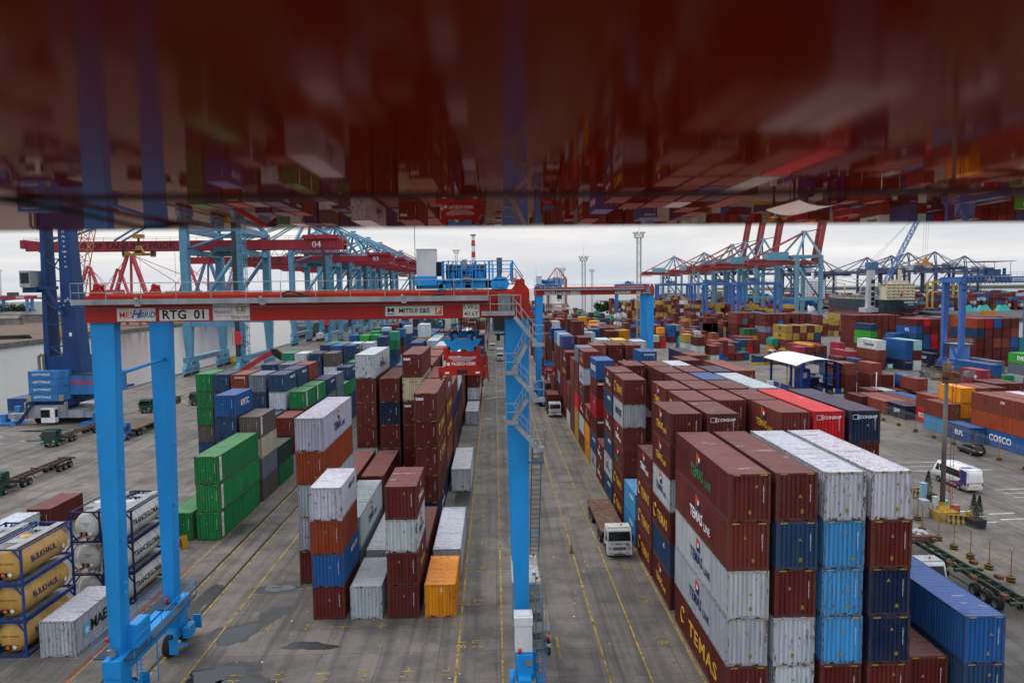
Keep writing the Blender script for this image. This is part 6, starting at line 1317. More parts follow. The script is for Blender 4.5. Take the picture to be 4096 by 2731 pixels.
s.add([(-1.07,.05,1.25),(-1.07,1.9,1.1),(-1.07,3.4,.75),(-1.075,1.2,.62)], [(3,2,1,0)]); s.add([(-1.072,.12,.9),(-1.075,1.7,1.05),(-1.072,1.15,1.55),(-1.066,1.3,2.70),(-1.04,.15,2.66)], [(4,3,2,1,0)]); s.add([(-.95,.9,2.862),(.4,.7,2.865),(.2,1.5,2.87),(-.95,1.7,2.868)], [(0,1,2,3)]); s.add([(-.9,-.005,1.2),(.9,-.005,1.2),(.92,.07,2.5),(-.92,.07,2.5)], [(0,1,2,3)]); s.add([(-.95,.12,2.735),(.95,.12,2.735),(.95,.9,2.862),(-.95,.6,2.862)], [(0,1,2,3)]); s.build('blue_livery', NV, b)
s = MB(); s.add([(-1.08,.05,1.12),(-1.08,1.8,.95),(-1.08,3.6,.62),(-1.08,1.5,.84)], [(3,2,1,0)]); s.add([(-1.078,1.15,1.5),(-1.078,1.3,1.5),(-1.072,1.5,2.7),(-1.072,1.32,2.7)], [(3,2,1,0)]); s.box(-.98,-.03,.85,-.82,.02,1.3); s.box(.82,-.03,.85,.98,.02,1.3); s.build('red_livery', mat((.45,.02,.03), .3, 0, .1, 'bus_red'), b)
s = MB(); s.box(-.28,-.04,.72,.28,.0,.86); s.build('number_plate', YEL, b)
for x in (-.95,.95):
    for y in (1.6,5.6): wheel(t, x, y, .40, .26)

# ------------------------------------------------------------------ people: one skinned surface each
SKIN = mat((.30,.17,.11), .6, 0, .1, 'skin')
def skinned(name, chains, m, parent, loc=(0,0,0)):
    me = bpy.data.meshes.new(name); vs = []; es = []; rs = []; idx = {}
    for ch in chains:
        prev = None
        for (p, r) in ch:
            k = tuple(round(q, 4) for q in p)
            if k not in idx: idx[k] = len(vs); vs.append(p); rs.append(r)
            i = idx[k]
            if prev is not None and prev != i: es.append((prev, i))
            prev = i
    me.from_pydata(vs, es, []); o = bpy.data.objects.new(name, me); COL.objects.link(o)
    md = o.modifiers.new('skin', 'SKIN'); sv = me.skin_vertices[0].data
    for i, r in enumerate(rs): sv[i].radius = (r, r)
    sv[0].use_root = True; sb_ = o.modifiers.new('sub', 'SUBSURF'); sb_.levels = 1; sb_.render_levels = 1
    bpy.context.view_layer.update(); m2 = bpy.data.meshes.new_from_object(o.evaluated_get(bpy.context.evaluated_depsgraph_get())); bpy.data.objects.remove(o); m2.name = name; m2.materials.clear(); m2.materials.append(m)
    m2.polygons.foreach_set('use_smooth', [True]*len(m2.polygons)); return place(name, m2, parent, None, loc)
def rider(label, loc, rz, shirt, vest, trousers=(.02,.022,.03)):
    """seated astride, facing +y"""
    t = thing('person', label, 'person', loc, rz)
    hip = (0,0,.86); chains = [[(hip,.15),((0,.03,1.02),.15),((0,.07,1.2),.16),((0,.10,1.36),.15),((0,.11,1.46),.07),((0,.13,1.54),.06),((0,.14,1.64),.10),((0,.13,1.72),.09)]]
    for sg in (-1,1):
        chains.append([((0,.10,1.36),.15),((sg*.2,.12,1.38),.065),((sg*.27,.24,1.2),.05),((sg*.26,.42,1.1),.04),((sg*.26,.50,1.09),.03)])
        for k in range(4): chains.append([((sg*.26,.50,1.09),.03),((sg*(.23+.02*k),.56,1.10),.010),((sg*(.23+.02*k),.58+.004*k,1.07),.009)])
        chains.append([((sg*.26,.50,1.09),.03),((sg*.21,.53,1.08),.011)])
        chains.append([(hip,.15),((sg*.13,.1,.82),.10),((sg*.2,.42,.72),.075),((sg*.2,.34,.42),.055),((sg*.2,.30,.30),.045),((sg*.2,.42,.25),.04)])
    skinned('body', chains, SKIN, t)
    c = [[(hip,.165),((0,.03,1.02),.17),((0,.07,1.2),.18),((0,.10,1.37),.165)]]
    for sg in (-1,1): c.append([((0,.10,1.37),.165),((sg*.2,.12,1.38),.08),((sg*.27,.24,1.2),.065),((sg*.26,.39,1.11),.052)])
    skinned('jacket', c, mat(shirt, .8, 0, .2, 'jacket_cloth', 4), t)
    skinned('vest', [[((0,.02,.98),.178),((0,.07,1.2),.19),((0,.10,1.33),.178)]], mat(vest, .7, 0, .15, 'vest_cloth', 4), t)
    c = []
    for sg in (-1,1): c.append([((0,0,.85),.16),((sg*.13,.1,.82),.115),((sg*.2,.42,.72),.09),((sg*.2,.34,.40),.07)])
    skinned('trousers', c, mat(trousers, .9, 0, .2, 'trouser_cloth', 4), t)
    s = MB(); s.lathe((0,.13,1.68), [(.145,-.06),(.15,.0),(.135,.08),(.09,.14),(.0,.165)], 14); s.box(-.1,.2,1.64,.1,.30,1.66); s.build('helmet', WHITE, t)
    s = MB()
    for sg in (-1,1): s.box(sg*.2-.05,.26,.20,sg*.2+.05,.52,.28); s.cbox(sg*.035,.235,1.63,.02,.01,.012)
    s.box(-.03,.235,1.58,.03,.245,1.585); s.build('boots', BLACK, t); return t
def motorbike(label, loc, rz, col):
    t = thing('motorcycle', label, 'motorcycle', loc, rz); m = mat(col, .35, 0, .2, 'scooter_paint', 2)
    s = MB(); s.hexa([(-.13,-.62,.55),(.13,-.62,.55),(.12,.25,.45),(-.12,.25,.45)], [(-.12,-.7,.78),(.12,-.7,.78),(.1,.15,.74),(-.1,.15,.74)]); s.hexa([(-.16,.45,.4),(.16,.45,.4),(.14,.6,.45),(-.14,.6,.45)], [(-.12,.38,.98),(.12,.38,.98),(.1,.52,1.0),(-.1,.52,1.0)]); s.box(-.1,.1,.28,.1,.5,.42); s.box(-.09,.5,.6,.09,.85,.66); s.build('fairing', m, t)
    s = MB(); s.box(-.13,-.6,.78,.13,.1,.86); s.tube((-.33,.42,1.06),(.33,.42,1.06),.018,6); s.box(-.12,-.2,.3,.12,.2,.55); s.bar((.1,.5,1.0),(.1,.68,.32),.04); s.bar((-.1,.5,1.0),(-.1,.68,.32),.04); s.box(-.3,.4,1.15,-.22,.42,1.22); s.box(.22,.4,1.15,.3,.42,1.22); s.build('seat_and_frame', BLACK, t)
    wheel(t, 0, .68, .28, .10); wheel(t, 0, -.55, .28, .12); return t
motorbike('white scooter ridden past the foot of the near gantry', (3.35, 48.6, 0), R(12), (.6,.6,.6)); rider('rider in red jacket and orange vest with white helmet on the scooter by the gantry', (3.35, 48.35, 0), R(12), (.30,.015,.02), (.75,.30,.02))
motorbike('dark motorcycle ridden across the open yard behind the light mast', (115.2, 189.5, 0), R(70), (.03,.03,.03)); rider('rider in orange vest and white helmet on the dark motorcycle in the yard', (115.4, 189.4, 0), R(70), (.20,.09,.03), (.75,.28,.02), (.12,.10,.05))
motorbike('red and black motorcycle parked beside the econship stack', (123.0, 170.0, 0), R(-60), (.25,.02,.02)); bpy.data.objects[[o.name for o in bpy.data.objects if o.get('label') == 'red and black motorcycle parked beside the econship stack'][0]]['label'] = 'red and black motorcycle parked beside the crimson container stack'
# crane operator visible in the cab is too small; traffic cone, extinguishers etc.
t = thing('traffic_cone', 'weathered orange traffic cone on the yellow lane line', 'traffic cone', (7.04, 66.9, 0)); s = MB(); s.box(-.22,-.22,0,.22,.22,.05); s.lathe((0,0,.05), [(.17,0),(.03,.95),(.0,.96)], 14); s.build('cone_body', mat((.24,.07,.03), .7, 0, .4, 'faded_cone', 4), t)
t = thing('yellow_barrel', 'red and yellow barrier bag standing by the green container corner', 'barrier', (-31.2, 70.6, 0)); s = MB(); s.hexa([(-.5,-.4,0),(.4,-.4,0),(.4,.3,0),(-.5,.3,0)], [(-.35,-.2,1.1),(.1,-.3,1.3),(.2,.2,1.2),(-.3,.2,1.0)]); s.build('sack', YEL, t); s = MB(); s.hexa([(-.52,-.43,.2),(0,-.43,.1),(0,-.4,.1),(-.52,-.4,.2)], [(-.36,-.3,.9),(-.1,-.34,1.0),(-.1,-.2,1.0),(-.36,-.2,.9)]); s.build('red_flap', mat((.5,.02,.02), .6, 0, .2, 'red_vinyl'), t)

# ------------------------------------------------------------------ tank containers
def tank(label, loc, col, fcol, txt=None, tcol=I_N, rust=0, group='tank containers stacked at lower left'):
    Lc, w, H = L20, CW/2, STD; t = thing('tank_container', label, 'tank container', loc, 0, group); fm = mat(fcol, .5, 0, .4, 'tank_frame_paint', 1, rust=rust); y0, y1 = -Lc/2, Lc/2
    s = MB()
    for y in (y0+.06, y1-.06):
        for x in (-w+.07, w-.07): s.box(x-.07,y-.06,0,x+.07,y+.06,H); s.box(x-.09,y-.09,0,x+.09,y+.09,.13); s.box(x-.09,y-.09,H-.12,x+.09,y+.09,H)
        s.box(-w+.14,y-.05,.02,w-.14,y+.05,.15); s.box(-w+.14,y-.05,H-.13,w-.14,y+.05,H-.02)
        for sx in (-1,1):
            s.bar((sx*(w-.14),y,H-.7),(sx*.62,y,H-.1),.09); s.bar((sx*(w-.14),y,.7),(sx*.62,y,.1),.09)
    for x in (-w+.06, w-.06): s.box(x-.05,y0+.12,.02,x+.05,y1-.12,.16); s.box(x-.04,y0+.12,H-.12,x+.04,y1-.12,H-.03)
    s.build('frame', fm, t); s = MB(); r_ = 1.12; pr = [(.02,0),(.5,.03),(.85,.12),(1.05,.28),(r_,.48),(r_,Lc-.9),(1.05,Lc-.7),(.85,Lc-.54),(.5,Lc-.45),(.02,Lc-.42)]
    s.lathe((0,0,0), pr, 32); v = []
    s.v = [(a, c_+y0+.22, b+H/2-.02) for (a, b, c_) in [(q[0], q[1], q[2]) for q in s.v]]; s.f = [f[::-1] for f in s.f]
    shell = s.build('tank_shell', mat(col, .45, 0, .3, 'tank_shell_paint', .7), t)
    s = MB()
    for y in (-1.5, 1.4):
        ps = [(1.13*math.cos(a),y,H/2-.02+1.13*math.sin(a)) for a in [2*math.pi*k/28 for k in range(29)]]; s.path(ps, .022, 5)
    s.build('strap', CHROME, t)
    s = MB(); s.box(.15,y0+.1,H-.06,.75,y1-.1,H-.03); s.box(-.75,-1.6,H-.06,.15,-.7,H-.03); s.box(-.75,1.2,H-.06,.15,1.9,H-.03); s.build('walkway', GALV, t)
    s = MB(); s.lathe((-.3,-.1,H-.2), [(.42,0),(.42,.14),(.38,.18),(.0,.2)], 16); s.build('manhole', shell.data.materials[0], t)
    if txt:
        letter(shell, txt, (R(78),0,R(90)), (1.135,-.4,H/2+.12), .42, tcol, .03, 0, 1.0, name='lettering')
    letter(shell, 'BLKU 257444 2' if col[2] < .2 else 'U 202421 2\n22K7', 'F', (0, y0+.20, H/2+.15), .13, I_K, name='serial_number')
    s = MB(); s.box(-.45,y0+.10,.55,.1,y0+.12,.85); s.build('hazard_placard', BLACK, t); s = MB(); s.box(-.28,y0+.09,.60,-.05,y0+.10,.80); s.build('hazard_placard', mat((.6,.12,.01), .5, 0, .2, 'placard_orange'), t)
    s = MB(); s.add([(.30,y0+.11,.55),(.47,y0+.11,.72),(.30,y0+.11,.89),(.13,y0+.11,.72)], [(0,1,2,3)]); s.add([(w-.01,1.8,.9),(w-.01,2.0,1.1),(w-.01,1.8,1.3),(w-.01,1.6,1.1)], [(0,1,2,3)]); s.build('hazard_diamond', WHITE, t)
    return t
OCH = (.52,.30,.075); FB = (.015,.05,.20); WT = (.55,.55,.52)
for k, nm in enumerate(('bottom','middle','top')):
    tank('ochre tank container in blue frame with navy lettering, %s of the ochre stack' % nm, (-34.15, 52.25, k*STD), OCH, FB, 'BULKHAUL', I_N)
    tank('white tank container in navy frame, %s of the stack behind the ochre one' % nm, (-36.8, 52.25, k*STD), WT, (.012,.03,.13), None)
    tank('white tank container with black lettering, %s of the stack between gantry legs' % nm, (-30.75, 60.6, k*STD), WT, (.008,.015,.08), 'TRANCEGLOBAL', I_K)
    tank('white tank container %s, %s of the stack left of the black-lettered one' % ('in rusty white frame' if k == 1 else 'in navy frame', nm), (-33.3, 60.6, k*STD), WT, (.38,.36,.33) if k == 1 else (.008,.015,.08), None, rust=1.0 if k == 1 else 0)
tank('white tank container topping the low row behind the leg', (-36.0, 67.5, STD), WT, (.012,.03,.13), None); st_b = cargo_box('grey container under the lone white tank behind the leg', (-36.0, 67.5, 0), L20, C_['s'])
G2 = 'white tank containers in the distant yard'
for k, (X, Y, z) in enumerate(((45.0,262,12.96),(45.0,262,10.37),(48.0,268,12.96),(138,452,0),(141,452,0),(144,452,0),(147,452,0),(135,440,0),(150,470,2.6),(153,470,2.6))):
    tank('small white distant tank container, %s' % ('upper of the pair by the tall mast','lower of the pair by the tall mast','set back beside the pair by the mast','leftmost of the row of four by the blue gantry','second of the row of four by the blue gantry','third of the row of four by the blue gantry','last of the row of four by the blue gantry','single, left of the row of four','cream, left of the raised pair','cream, right of the raised pair')[k], (X,Y,z), WT if k < 8 else (.5,.42,.25), (.10,.10,.12), None, group=G2)

# ------------------------------------------------------------------ weighbridge canopy on the right
t = thing('gate_canopy', 'white arched canopy on dark blue trusses over the weighbridge booths', 'canopy', (72.6, 158.3, 0)); NB = mat((.008,.03,.20), .4, 0, .15, 'canopy_navy', .6); X0, X1, Y1 = -4.1, 4.1, 17.6
def arch(x): return 7.25+1.35*(1-(x/5.6)**2)
s = MB(); xs = [-5.6+11.2*k/20 for k in range(21)]
o = []; 
for k in range(20):
    a, b_ = xs[k], xs[k+1]; s.add([(a,-.7,arch(a)),(b_,-.7,arch(b_)),(b_,Y1+1.2,arch(b_)),(a,Y1+1.2,arch(a)),(a,-.7,arch(a)+.1),(b_,-.7,arch(b_)+.1),(b_,Y1+1.2,arch(b_)+.1),(a,Y1+1.2,arch(a)+.1)], [(0,3,2,1),(4,5,6,7),(0,1,5,4),(2,3,7,6)])
s.build('roof_sheet', mat((.74,.75,.77), .5, 0, .08, 'white_roof_sheet', .4), t)
for x in (X0, X1):
    for y in (0, 5.6, Y1): p = MB(); p.box(x-.22,y-.22,0,x+.22,y+.22,arch(x)-.2); p.build('post', NB, t)
for y in (0, 5.6, Y1):
    s = MB()
    for k in range(14):
        a = X0+(X1-X0)*k/14; b_ = X0+(X1-X0)*(k+1)/14; s.bar((a,y,arch(a)-.1),(b_,y,arch(b_)-.1),.14); s.bar((a,y,arch(a)-.85),(b_,y,arch(b_)-.85),.14); s.bar((a,y,arch(a)-(.1 if k % 2 else .85)),(b_,y,arch(b_)-(.85 if k % 2 else .1)),.09)
    if y == 0:
        s.bar((X0,0,5.4),(X1,0,5.4),.12); s.bar((X0,0,4.3),(X1,0,4.3),.12)
        for k in range(10): a = X0+(X1-X0)*k/10; b_ = a+(X1-X0)/10; s.bar((a,0,4.3 if k % 2 else 5.4),(b_,0,5.4 if k % 2 else 4.3),.08)
    s.build('roof_truss', NB, t)
s = MB()
for x in (X0, X1): s.truss((x,0,6.6),(x,Y1,6.6),.1,.8,14,.07)
s.build('side_truss', NB, t)
s = MB(); s.box(-2.6,4.2,0,-.2,7.4,5.9); bo = s.build('booth', NB, t); s = MB(); s.box(-2.5,4.1,3.9,-1.0,4.18,5.1); pn = s.build('sign_panel', SIGNW, bo); letter(pn, 'PELINDO', 'F', (-1.75,4.07,4.5), .26, I_B, .02)
s = MB(); s.box(.2,7.5,0,3.4,13,3.4); s.box(.0,7.4,3.4,3.5,13.1,3.6); s.build('dark_booth', mat((.02,.022,.03), .5, 0, .2, 'dark_booth_panel'), t)
s = MB(); s.box(-5.2,-1.2,.9,-4.9,16,2.1); s.box(-5.2,-1.4,.9,1.0,-1.2,2.1); s.box(2.4,-1.4,.9,5.0,-1.2,2.1); s.box(4.9,-1.2,.9,5.1,16,2.1); s.box(.9,-1.4,.9,1.1,8,2.1); s.build('parapet', NB, t)
s = MB(); s.box(-5.25,-1.45,0,-4.85,16,.9); s.box(-5.25,-1.45,0,1.1,-1.15,.9); s.box(2.4,-1.45,0,5.1,-1.15,.9); s.box(4.85,-1.2,0,5.15,16,.9); s.build('plinth', mat((.42,.43,.45), .7, 0, .3, 'pale_plinth'), t)
s = MB()
for x, y in ((-5.0,-1.42),(-2.5,-1.42),(.4,-1.42),(4.6,-1.42),(2.7,-1.42)): s.box(x-.2,y-.04,1.3,x+.2,y,2.2); 
s.box(-5.24,3,1.2,-5.2,3.5,2.4); s.box(-5.24,9,1.2,-5.2,9.5,2.4); s.build('warning_sign', YEL, t)
t = thing('height_gauge', 'yellow height-limit portal left of the arched canopy', 'height gauge', (63.5, 176, 0)); s = MB(); s.bar((0,0,0),(0,0,5.6),.22); s.bar((9,0,0),(9,0,5.6),.22); s.box(-.1,-.15,5.5,9.1,.15,6.1); s.bar((0,0,4.5),(1,0,5.5),.12); s.build('portal', YEL, t); s = MB()
for k in range(5): s.bar((0,-.01,.3+k*.8),(0,-.01,.7+k*.8),.24)
s.bar((1,0,4.4),(8,0,4.4),.08); s.build('black_band', BLACK, t)
t = thing('lamp_post', 'slim pale post standing by the right corner of the canopy', 'post', (81.6, 151, 0)); s = MB(); s.tube((0,0,0),(0,0,6.2),.09,8); s.cbox(0,0,6.3,.3,.2,.2); s.build('post', WHITE, t)
t = thing('signal_box', 'white control box beside the canopy entrance', 'box', (64.9, 167, 0)); s = MB(); s.box(-.6,-.4,0,.6,.4,2.6); s.box(-.65,-.45,2.6,.65,.45,2.75); s.build('housing', WHITE, t)
t = thing('green_sign', 'small green board reading 3E at the foot of the navy stacks', 'sign', (113.8, 203.5, 0)); s = MB(); s.box(-.9,-.1,.6,.9,0,2.3); s.box(-.7,-.1,0,-.6,0,.6); s.box(.6,-.1,0,.7,0,.6); s.build('board', mat((.03,.20,.17), .6, 0, .2, 'board_green'), t); letter(t, '3E', 'F', (0,-.12,1.5), .9, I_W, .04)

# ------------------------------------------------------------------ wire fences on tyre-footed posts, razor coil
FW = mat((.30,.27,.25), .7, .2, .4, 'fence_wire'); POST = mat((.33,.17,.07), .8, 0, .5, 'ochre_rusty_post', 3)
TY2 = mat((.26,.16,.03), .8, 0, .5, 'tyre_yellow_paint', 3)
def fence(label, X, ys, h=2.5, coil=True):
    t = thing('wire_fence', label, 'wire fence', (X, ys[0], 0), 0, 'razor wire fences beside the road'); y0 = ys[0]; L_ = ys[-1]-y0
    for y in ys:
        s = MB(); yy = y-y0; s.tube((0,yy,.2),(0,yy,h),.045,6); s.tube((0,yy,h),(-.28,yy,h+.35),.025,5); s.tube((0,yy,h),(.28,yy,h+.35),.025,5); p = s.build('fence_post', POST, t)
        s = MB()
        for k in range(4): s.lathe((0,yy,k*.12), [(.2,.0),(.31,.0),(.35,.03),(.35,.09),(.31,.12),(.2,.12)], 16, m=k % 2)
        s.lathe((0,yy,.44), [(.0,0),(.2,.0)], 12); s.build('tyre_foot', [RUBBER, TY2], p)
    s = MB(); n = int(abs(L_)/.22)
    for k in range(n+1): y = L_*k/n; s.bar((0,y,.25),(0,y,h-.1),.008)
    for k in range(11): z = .25+k*(h-.35)/10; s.bar((0,0,z),(0,L_,z),.009)
    s.build('mesh_panel', FW, t)
    if coil:
        s = MB(); ps = []; m_ = int(abs(L_)/.34)*10
        for k in range(m_+1): a = 2*math.pi*k/10; ps.append((.26*math.cos(a), L_*k/m_, h+.33+.26*math.sin(a)))
        s.path(ps, .011, 3); s.build('razor_coil', FW, t)
fence('razor wire fence behind the car, along the far yard containers', 71.85, [130.2-2.57*0-5.12*k for k in range(13)])
fence('razor wire fence beside the green trailer, near the light mast', 43.6, [71.1,68.4,66.0,63.6,61.1,58.4,55.6,52.7,49.8,46.9])
fence('short wire fence stretch behind the white rusty containers', 45.2, [86.0,82.2,78.4,74.6])
# ------------------------------------------------------------------ rusty light mast with platform, and its corner
RUST = mat((.16,.085,.05), .85, 0, .6, 'rusty_brown_steel', 1.5); PS = mat((.17,.15,.13), .6, .1, .4, 'weathered_mast_steel', .5)
t = thing('light_mast', 'rusty pole light mast with round platform and ladder at right', 'light mast', (48.05, 74.9, 0)); s = MB(); s.tube((0,0,1.2),(0,0,15.1),.27,14,.2); s.build('pole', PS, t)
s = MB(); s.tube((0,0,15.0),(0,0,16.9),.42,14); s.build('lamp_drum', RUST, t); s = MB()
for z in (15.1,15.6,16.0,16.4): s.path([(1.5*math.cos(2*math.pi*k/20),1.5*math.sin(2*math.pi*k/20),z) for k in range(21)], .03 if z > 15.2 else .07, 5)
for k in range(10): a = 2*math.pi*k/10; s.tube((1.5*math.cos(a),1.5*math.sin(a),15.1),(1.5*math.cos(a),1.5*math.sin(a),16.4),.03,5); s.bar((0,0,15.0),(1.5*math.cos(a),1.5*math.sin(a),15.1),.07)
s.build('platform', RUST, t); s = MB()
for sg, c0 in ((-1,2.3),(1,2.1)):
    s.hexa([(sg*c0-.35,-.7,15.4),(sg*c0+.35,-.7,15.4),(sg*c0+.3,.3,15.5),(sg*c0-.3,.3,15.5)], [(sg*(c0+.35)-.35,-.6,16.1),(sg*(c0+.35)+.25,-.6,16.1),(sg*(c0+.3)+.2,.3,16.0),(sg*(c0+.3)-.3,.3,16.0)]); s.bar((sg*1.4,0,15.2),(sg*2.2,0,15.5),.08)
s.tube((0,.2,16.9),(0,.2,17.5),.07,6); s.build('floodlight', mat((.13,.13,.13), .4, .4, .3, 'floodlight_housing'), t)
s = MB()
for x in (.55,.9): s.bar((x,-.25,2.0),(x,-.25,15.2),.035)
for k in range(32): s.bar((.55,-.25,2.2+k*.4),(.9,-.25,2.2+k*.4),.025)
for z in (4,7,10,13): s.bar((0,-.2,z),(.55,-.25,z),.04)
s.build('ladder', RUST, t)
YB = mat((.50,.29,.03), .8, 0, .5, 'yellow_concrete', 1.5)
s = MB(); s.box(-1.1,-1.1,0,1.1,1.1,1.0); s.lathe((0,0,1.0), [(.75,0),(.62,.35),(.4,.5),(.3,.5),(.3,.9)], 12); s.build('plinth', YB, t)
def barrier(label, x, y, rz):
    t = thing('concrete_barrier', label, 'barrier', (x,y,0), rz, 'yellow and black barriers round the light mast'); s = MB(); s.prism([(-.32,0),(.32,0),(.30,.25),(.12,.5),(.10,.95),(-.10,.95),(-.12,.5),(-.30,.25)], 'x', -.95, .95); s.build('block', YB, t)
    s = MB()
    for k in range(4): s.prism([(-.325,.02),(-.305,.26),(-.125,.5),(-.105,.93)][:4]+[(-.115,.93),(-.135,.5),(-.315,.25),(-.335,.02)], 'x', -.8+k*.45, -.58+k*.45)
    s.build('black_stripe', BLACK, t)
barrier('yellow and black barrier in front of the light mast base', 48.6, 73.0, R(-25)); barrier('yellow and black barrier right of the light mast base', 50.2, 73.6, R(75)); barrier('yellow and black barrier beside the first potted shrub', 49.4, 82.6, R(-60)); barrier('yellow and black barrier behind the first potted shrub', 50.6, 83.4, R(10))
for lab, x, y, w, d, h, c in (('grey control cabinet left of the light mast',46.4,75.6,.8,1.0,1.9,(.36,.38,.38)),('pale blue box mounted beside the light mast',47.5,77.5,.55,.5,3.2,(.22,.45,.60)),('small white meter box at the light mast foot',47.3,75.0,.4,.4,2.4,(.5,.5,.5)),('mint green bin behind the light mast',49.6,77.2,.8,.7,1.3,(.16,.48,.40)),('faded pink box behind the light mast',50.1,75.8,.6,.7,1.2,(.40,.12,.09)),('white cabinet beside the rusty container corner',46.0,84.2,.9,.8,2.0,(.55,.56,.57))):
    t = thing('utility_cabinet', lab, 'cabinet', (x,y,0)); s = MB(); s.box(-w/2,-d/2,.1,w/2,d/2,h-.06); s.box(-w/2-.04,-d/2-.04,h-.06,w/2+.04,d/2+.04,h); s.box(-w/2+.05,-d/2+.05,0,w/2-.05,d/2-.05,.1); s.build('housing', mat(c, .5, 0, .25, 'cabinet_finish', 2), t); s = MB(); s.box(w/2-.12,-d/2-.03,h*.5,w/2-.08,-d/2,h*.6); s.build('handle', BLACK, t)
t = thing('speed_sign', 'round red-rimmed speed limit sign reading 20', 'road sign', (49.0, 75.0, 0)); s = MB(); s.tube((0,0,0),(0,0,3.0),.04,8); s.build('post', POST, t); s = MB(); s.tube((0,-.06,3.1),(0,-.03,3.1),.36,24); s.build('sign_plate', mat((.5,.02,.02), .4, 0, .1, 'sign_red'), t); s = MB(); s.tube((0,-.068,3.1),(0,-.06,3.1),.28,24); f_ = s.build('sign_face', SIGNW, t); letter(f_, '20', 'F', (0,-.074,3.1), .3, I_K, .02)
def shrub(label, x, y, seed, two=False, h=2.5, r_=.62, pot=True):
    t = thing('potted_conifer', label, 'potted plant', (x,y,0), 0, 'conifers in dark planters'); rr = random.Random(seed); z0 = .9 if pot else 0
    if pot: s = MB(); s.hexa([(-.62,-.62,0),(.62,-.62,0),(.62,.62,0),(-.62,.62,0)], [(-.7,-.7,.9),(.7,-.7,.9),(.7,.7,.9),(-.7,.7,.9)]); s.build('planter', mat((.028,.028,.03), .7, 0, .3, 'dark_planter'), t); s = MB(); s.box(-.6,-.6,.9,.6,.6,.905); s.build('soil', mat((.05,.035,.025), .95, name='soil'), t)
    for cx in ((-.28,.30) if two else (0,)):
        s = MB(); s.tube((cx,0,z0),(cx,0,z0+h*.8),.05,6,.02)
        s.build('stem', BARK, t); s = MB(); hh = h*(1.0 if cx <= 0 else .92)
        for k in range(1500):
            u = rr.random()**.8; q = r_*(.8 if two else 1)*(1-u)**.75*(1+.25*math.sin(7*u*6+k % 3))*rr.uniform(.35,1); a = rr.uniform(0,6.283); p = Vector((cx+q*math.cos(a), q*math.sin(a), z0+.12+u*hh)); d = Vector((math.cos(a)*.6,math.sin(a)*.6,1)).normalized()*rr.uniform(.06,.12); sd_ = d.cross(Vector((rr.uniform(-1,1),rr.uniform(-1,1),.1))).normalized()*.03
            s.add([p-sd_,p+sd_,p+d], [(0,1,2)], rr.choice((0,0,1)))
        s.build('foliage', LEAF, t)
shrub('single conifer in dark planter by the white rusty container', 50.4, 81.3, 4); shrub('twin conifers in dark planter right of the light mast', 48.9+.9, 72.0, 9, True)
for k, (x, y) in enumerate(((65.6,157.6),(66.4,155.9),(68.0,156.2),(70.4,154.8))): shrub(('tallest conifer left of the canopy','bushy conifer before the canopy corner','narrow conifer before the canopy','small conifer below the canopy post')[k], x, y, 20+k, False, 3.0-k*.3, .75, True)
# ------------------------------------------------------------------ left apron extras
t = thing('reach_stacker', 'red reach stacker with raised boom behind the navy containers', 'reach stacker', (-60, 168, 0), R(-90)); rm = mat((.42,.02,.03), .5, 0, .3, 'stacker_red'); s = MB(); s.box(-2,-4,1,2,4,2.4); s.box(-1.2,-1,2.4,.3,1.2,4.2); s.build('body', rm, t)
for x in (-1.8,1.8):
    for y in (-3,3): wheel(t, x, y, .9, .6)
s = MB(); s.bar((.8,-4,3.8),(.8,8.5,11.2),.9,1.0); s.build('boom', rm, t); s = MB(); s.prism([(8,11.9),(9.5,11.8),(11.5,10),(11.6,8.9),(10.2,9.2),(8.6,10.4)], 'x', .3, 1.3); s.box(-2.2,10.6,8.2,3.6,11.6,8.9); s.build('boom_head', BLACK, t)
t = thing('yellow_spreader_frame', 'yellow lifting frame parked on the quay by the first quay crane', 'lifting frame', (-88.5, 250, 0)); s = MB(); s.box(-3,-1.2,0,3,-.8,.8); s.box(-3,.8,0,3,1.2,.8)
for x in (-2.8,-.8,1.2,2.6): s.box(x-.25,-1.2,.2,x+.25,1.2,2.6)
s.box(-2.8,-.3,2.2,2.8,.3,2.9); s.build('frame', YEL, t)
for k, Y in enumerate((152,180,214,262,305,340)):
    t = thing('mooring_bollard', 'yellow-topped mooring bollard on the quay kerb, %s from the left' % CARD[k+1], 'bollard', (-95.6, Y, 0), 0, 'mooring bollards along the quay'); s = MB(); s.lathe((0,0,0), [(.5,0),(.35,.15),(.28,.7),(.55,.85),(.5,1.05),(0,1.1)], 12); s.build('bollard_body', YEL, t)
t = thing('blue_post_box', 'small blue box on a striped post at the quay edge', 'post box', (-94.4, 143.0, 0)); s = MB(); s.box(-.5,-.4,1.1,.5,.4,3.1); s.build('box', mat((.03,.20,.45), .5, 0, .3, 'quay_box_blue'), t); s = MB(); s.box(-.3,-.3,0,.3,.3,1.1); s.build('striped_post', YEL, t)
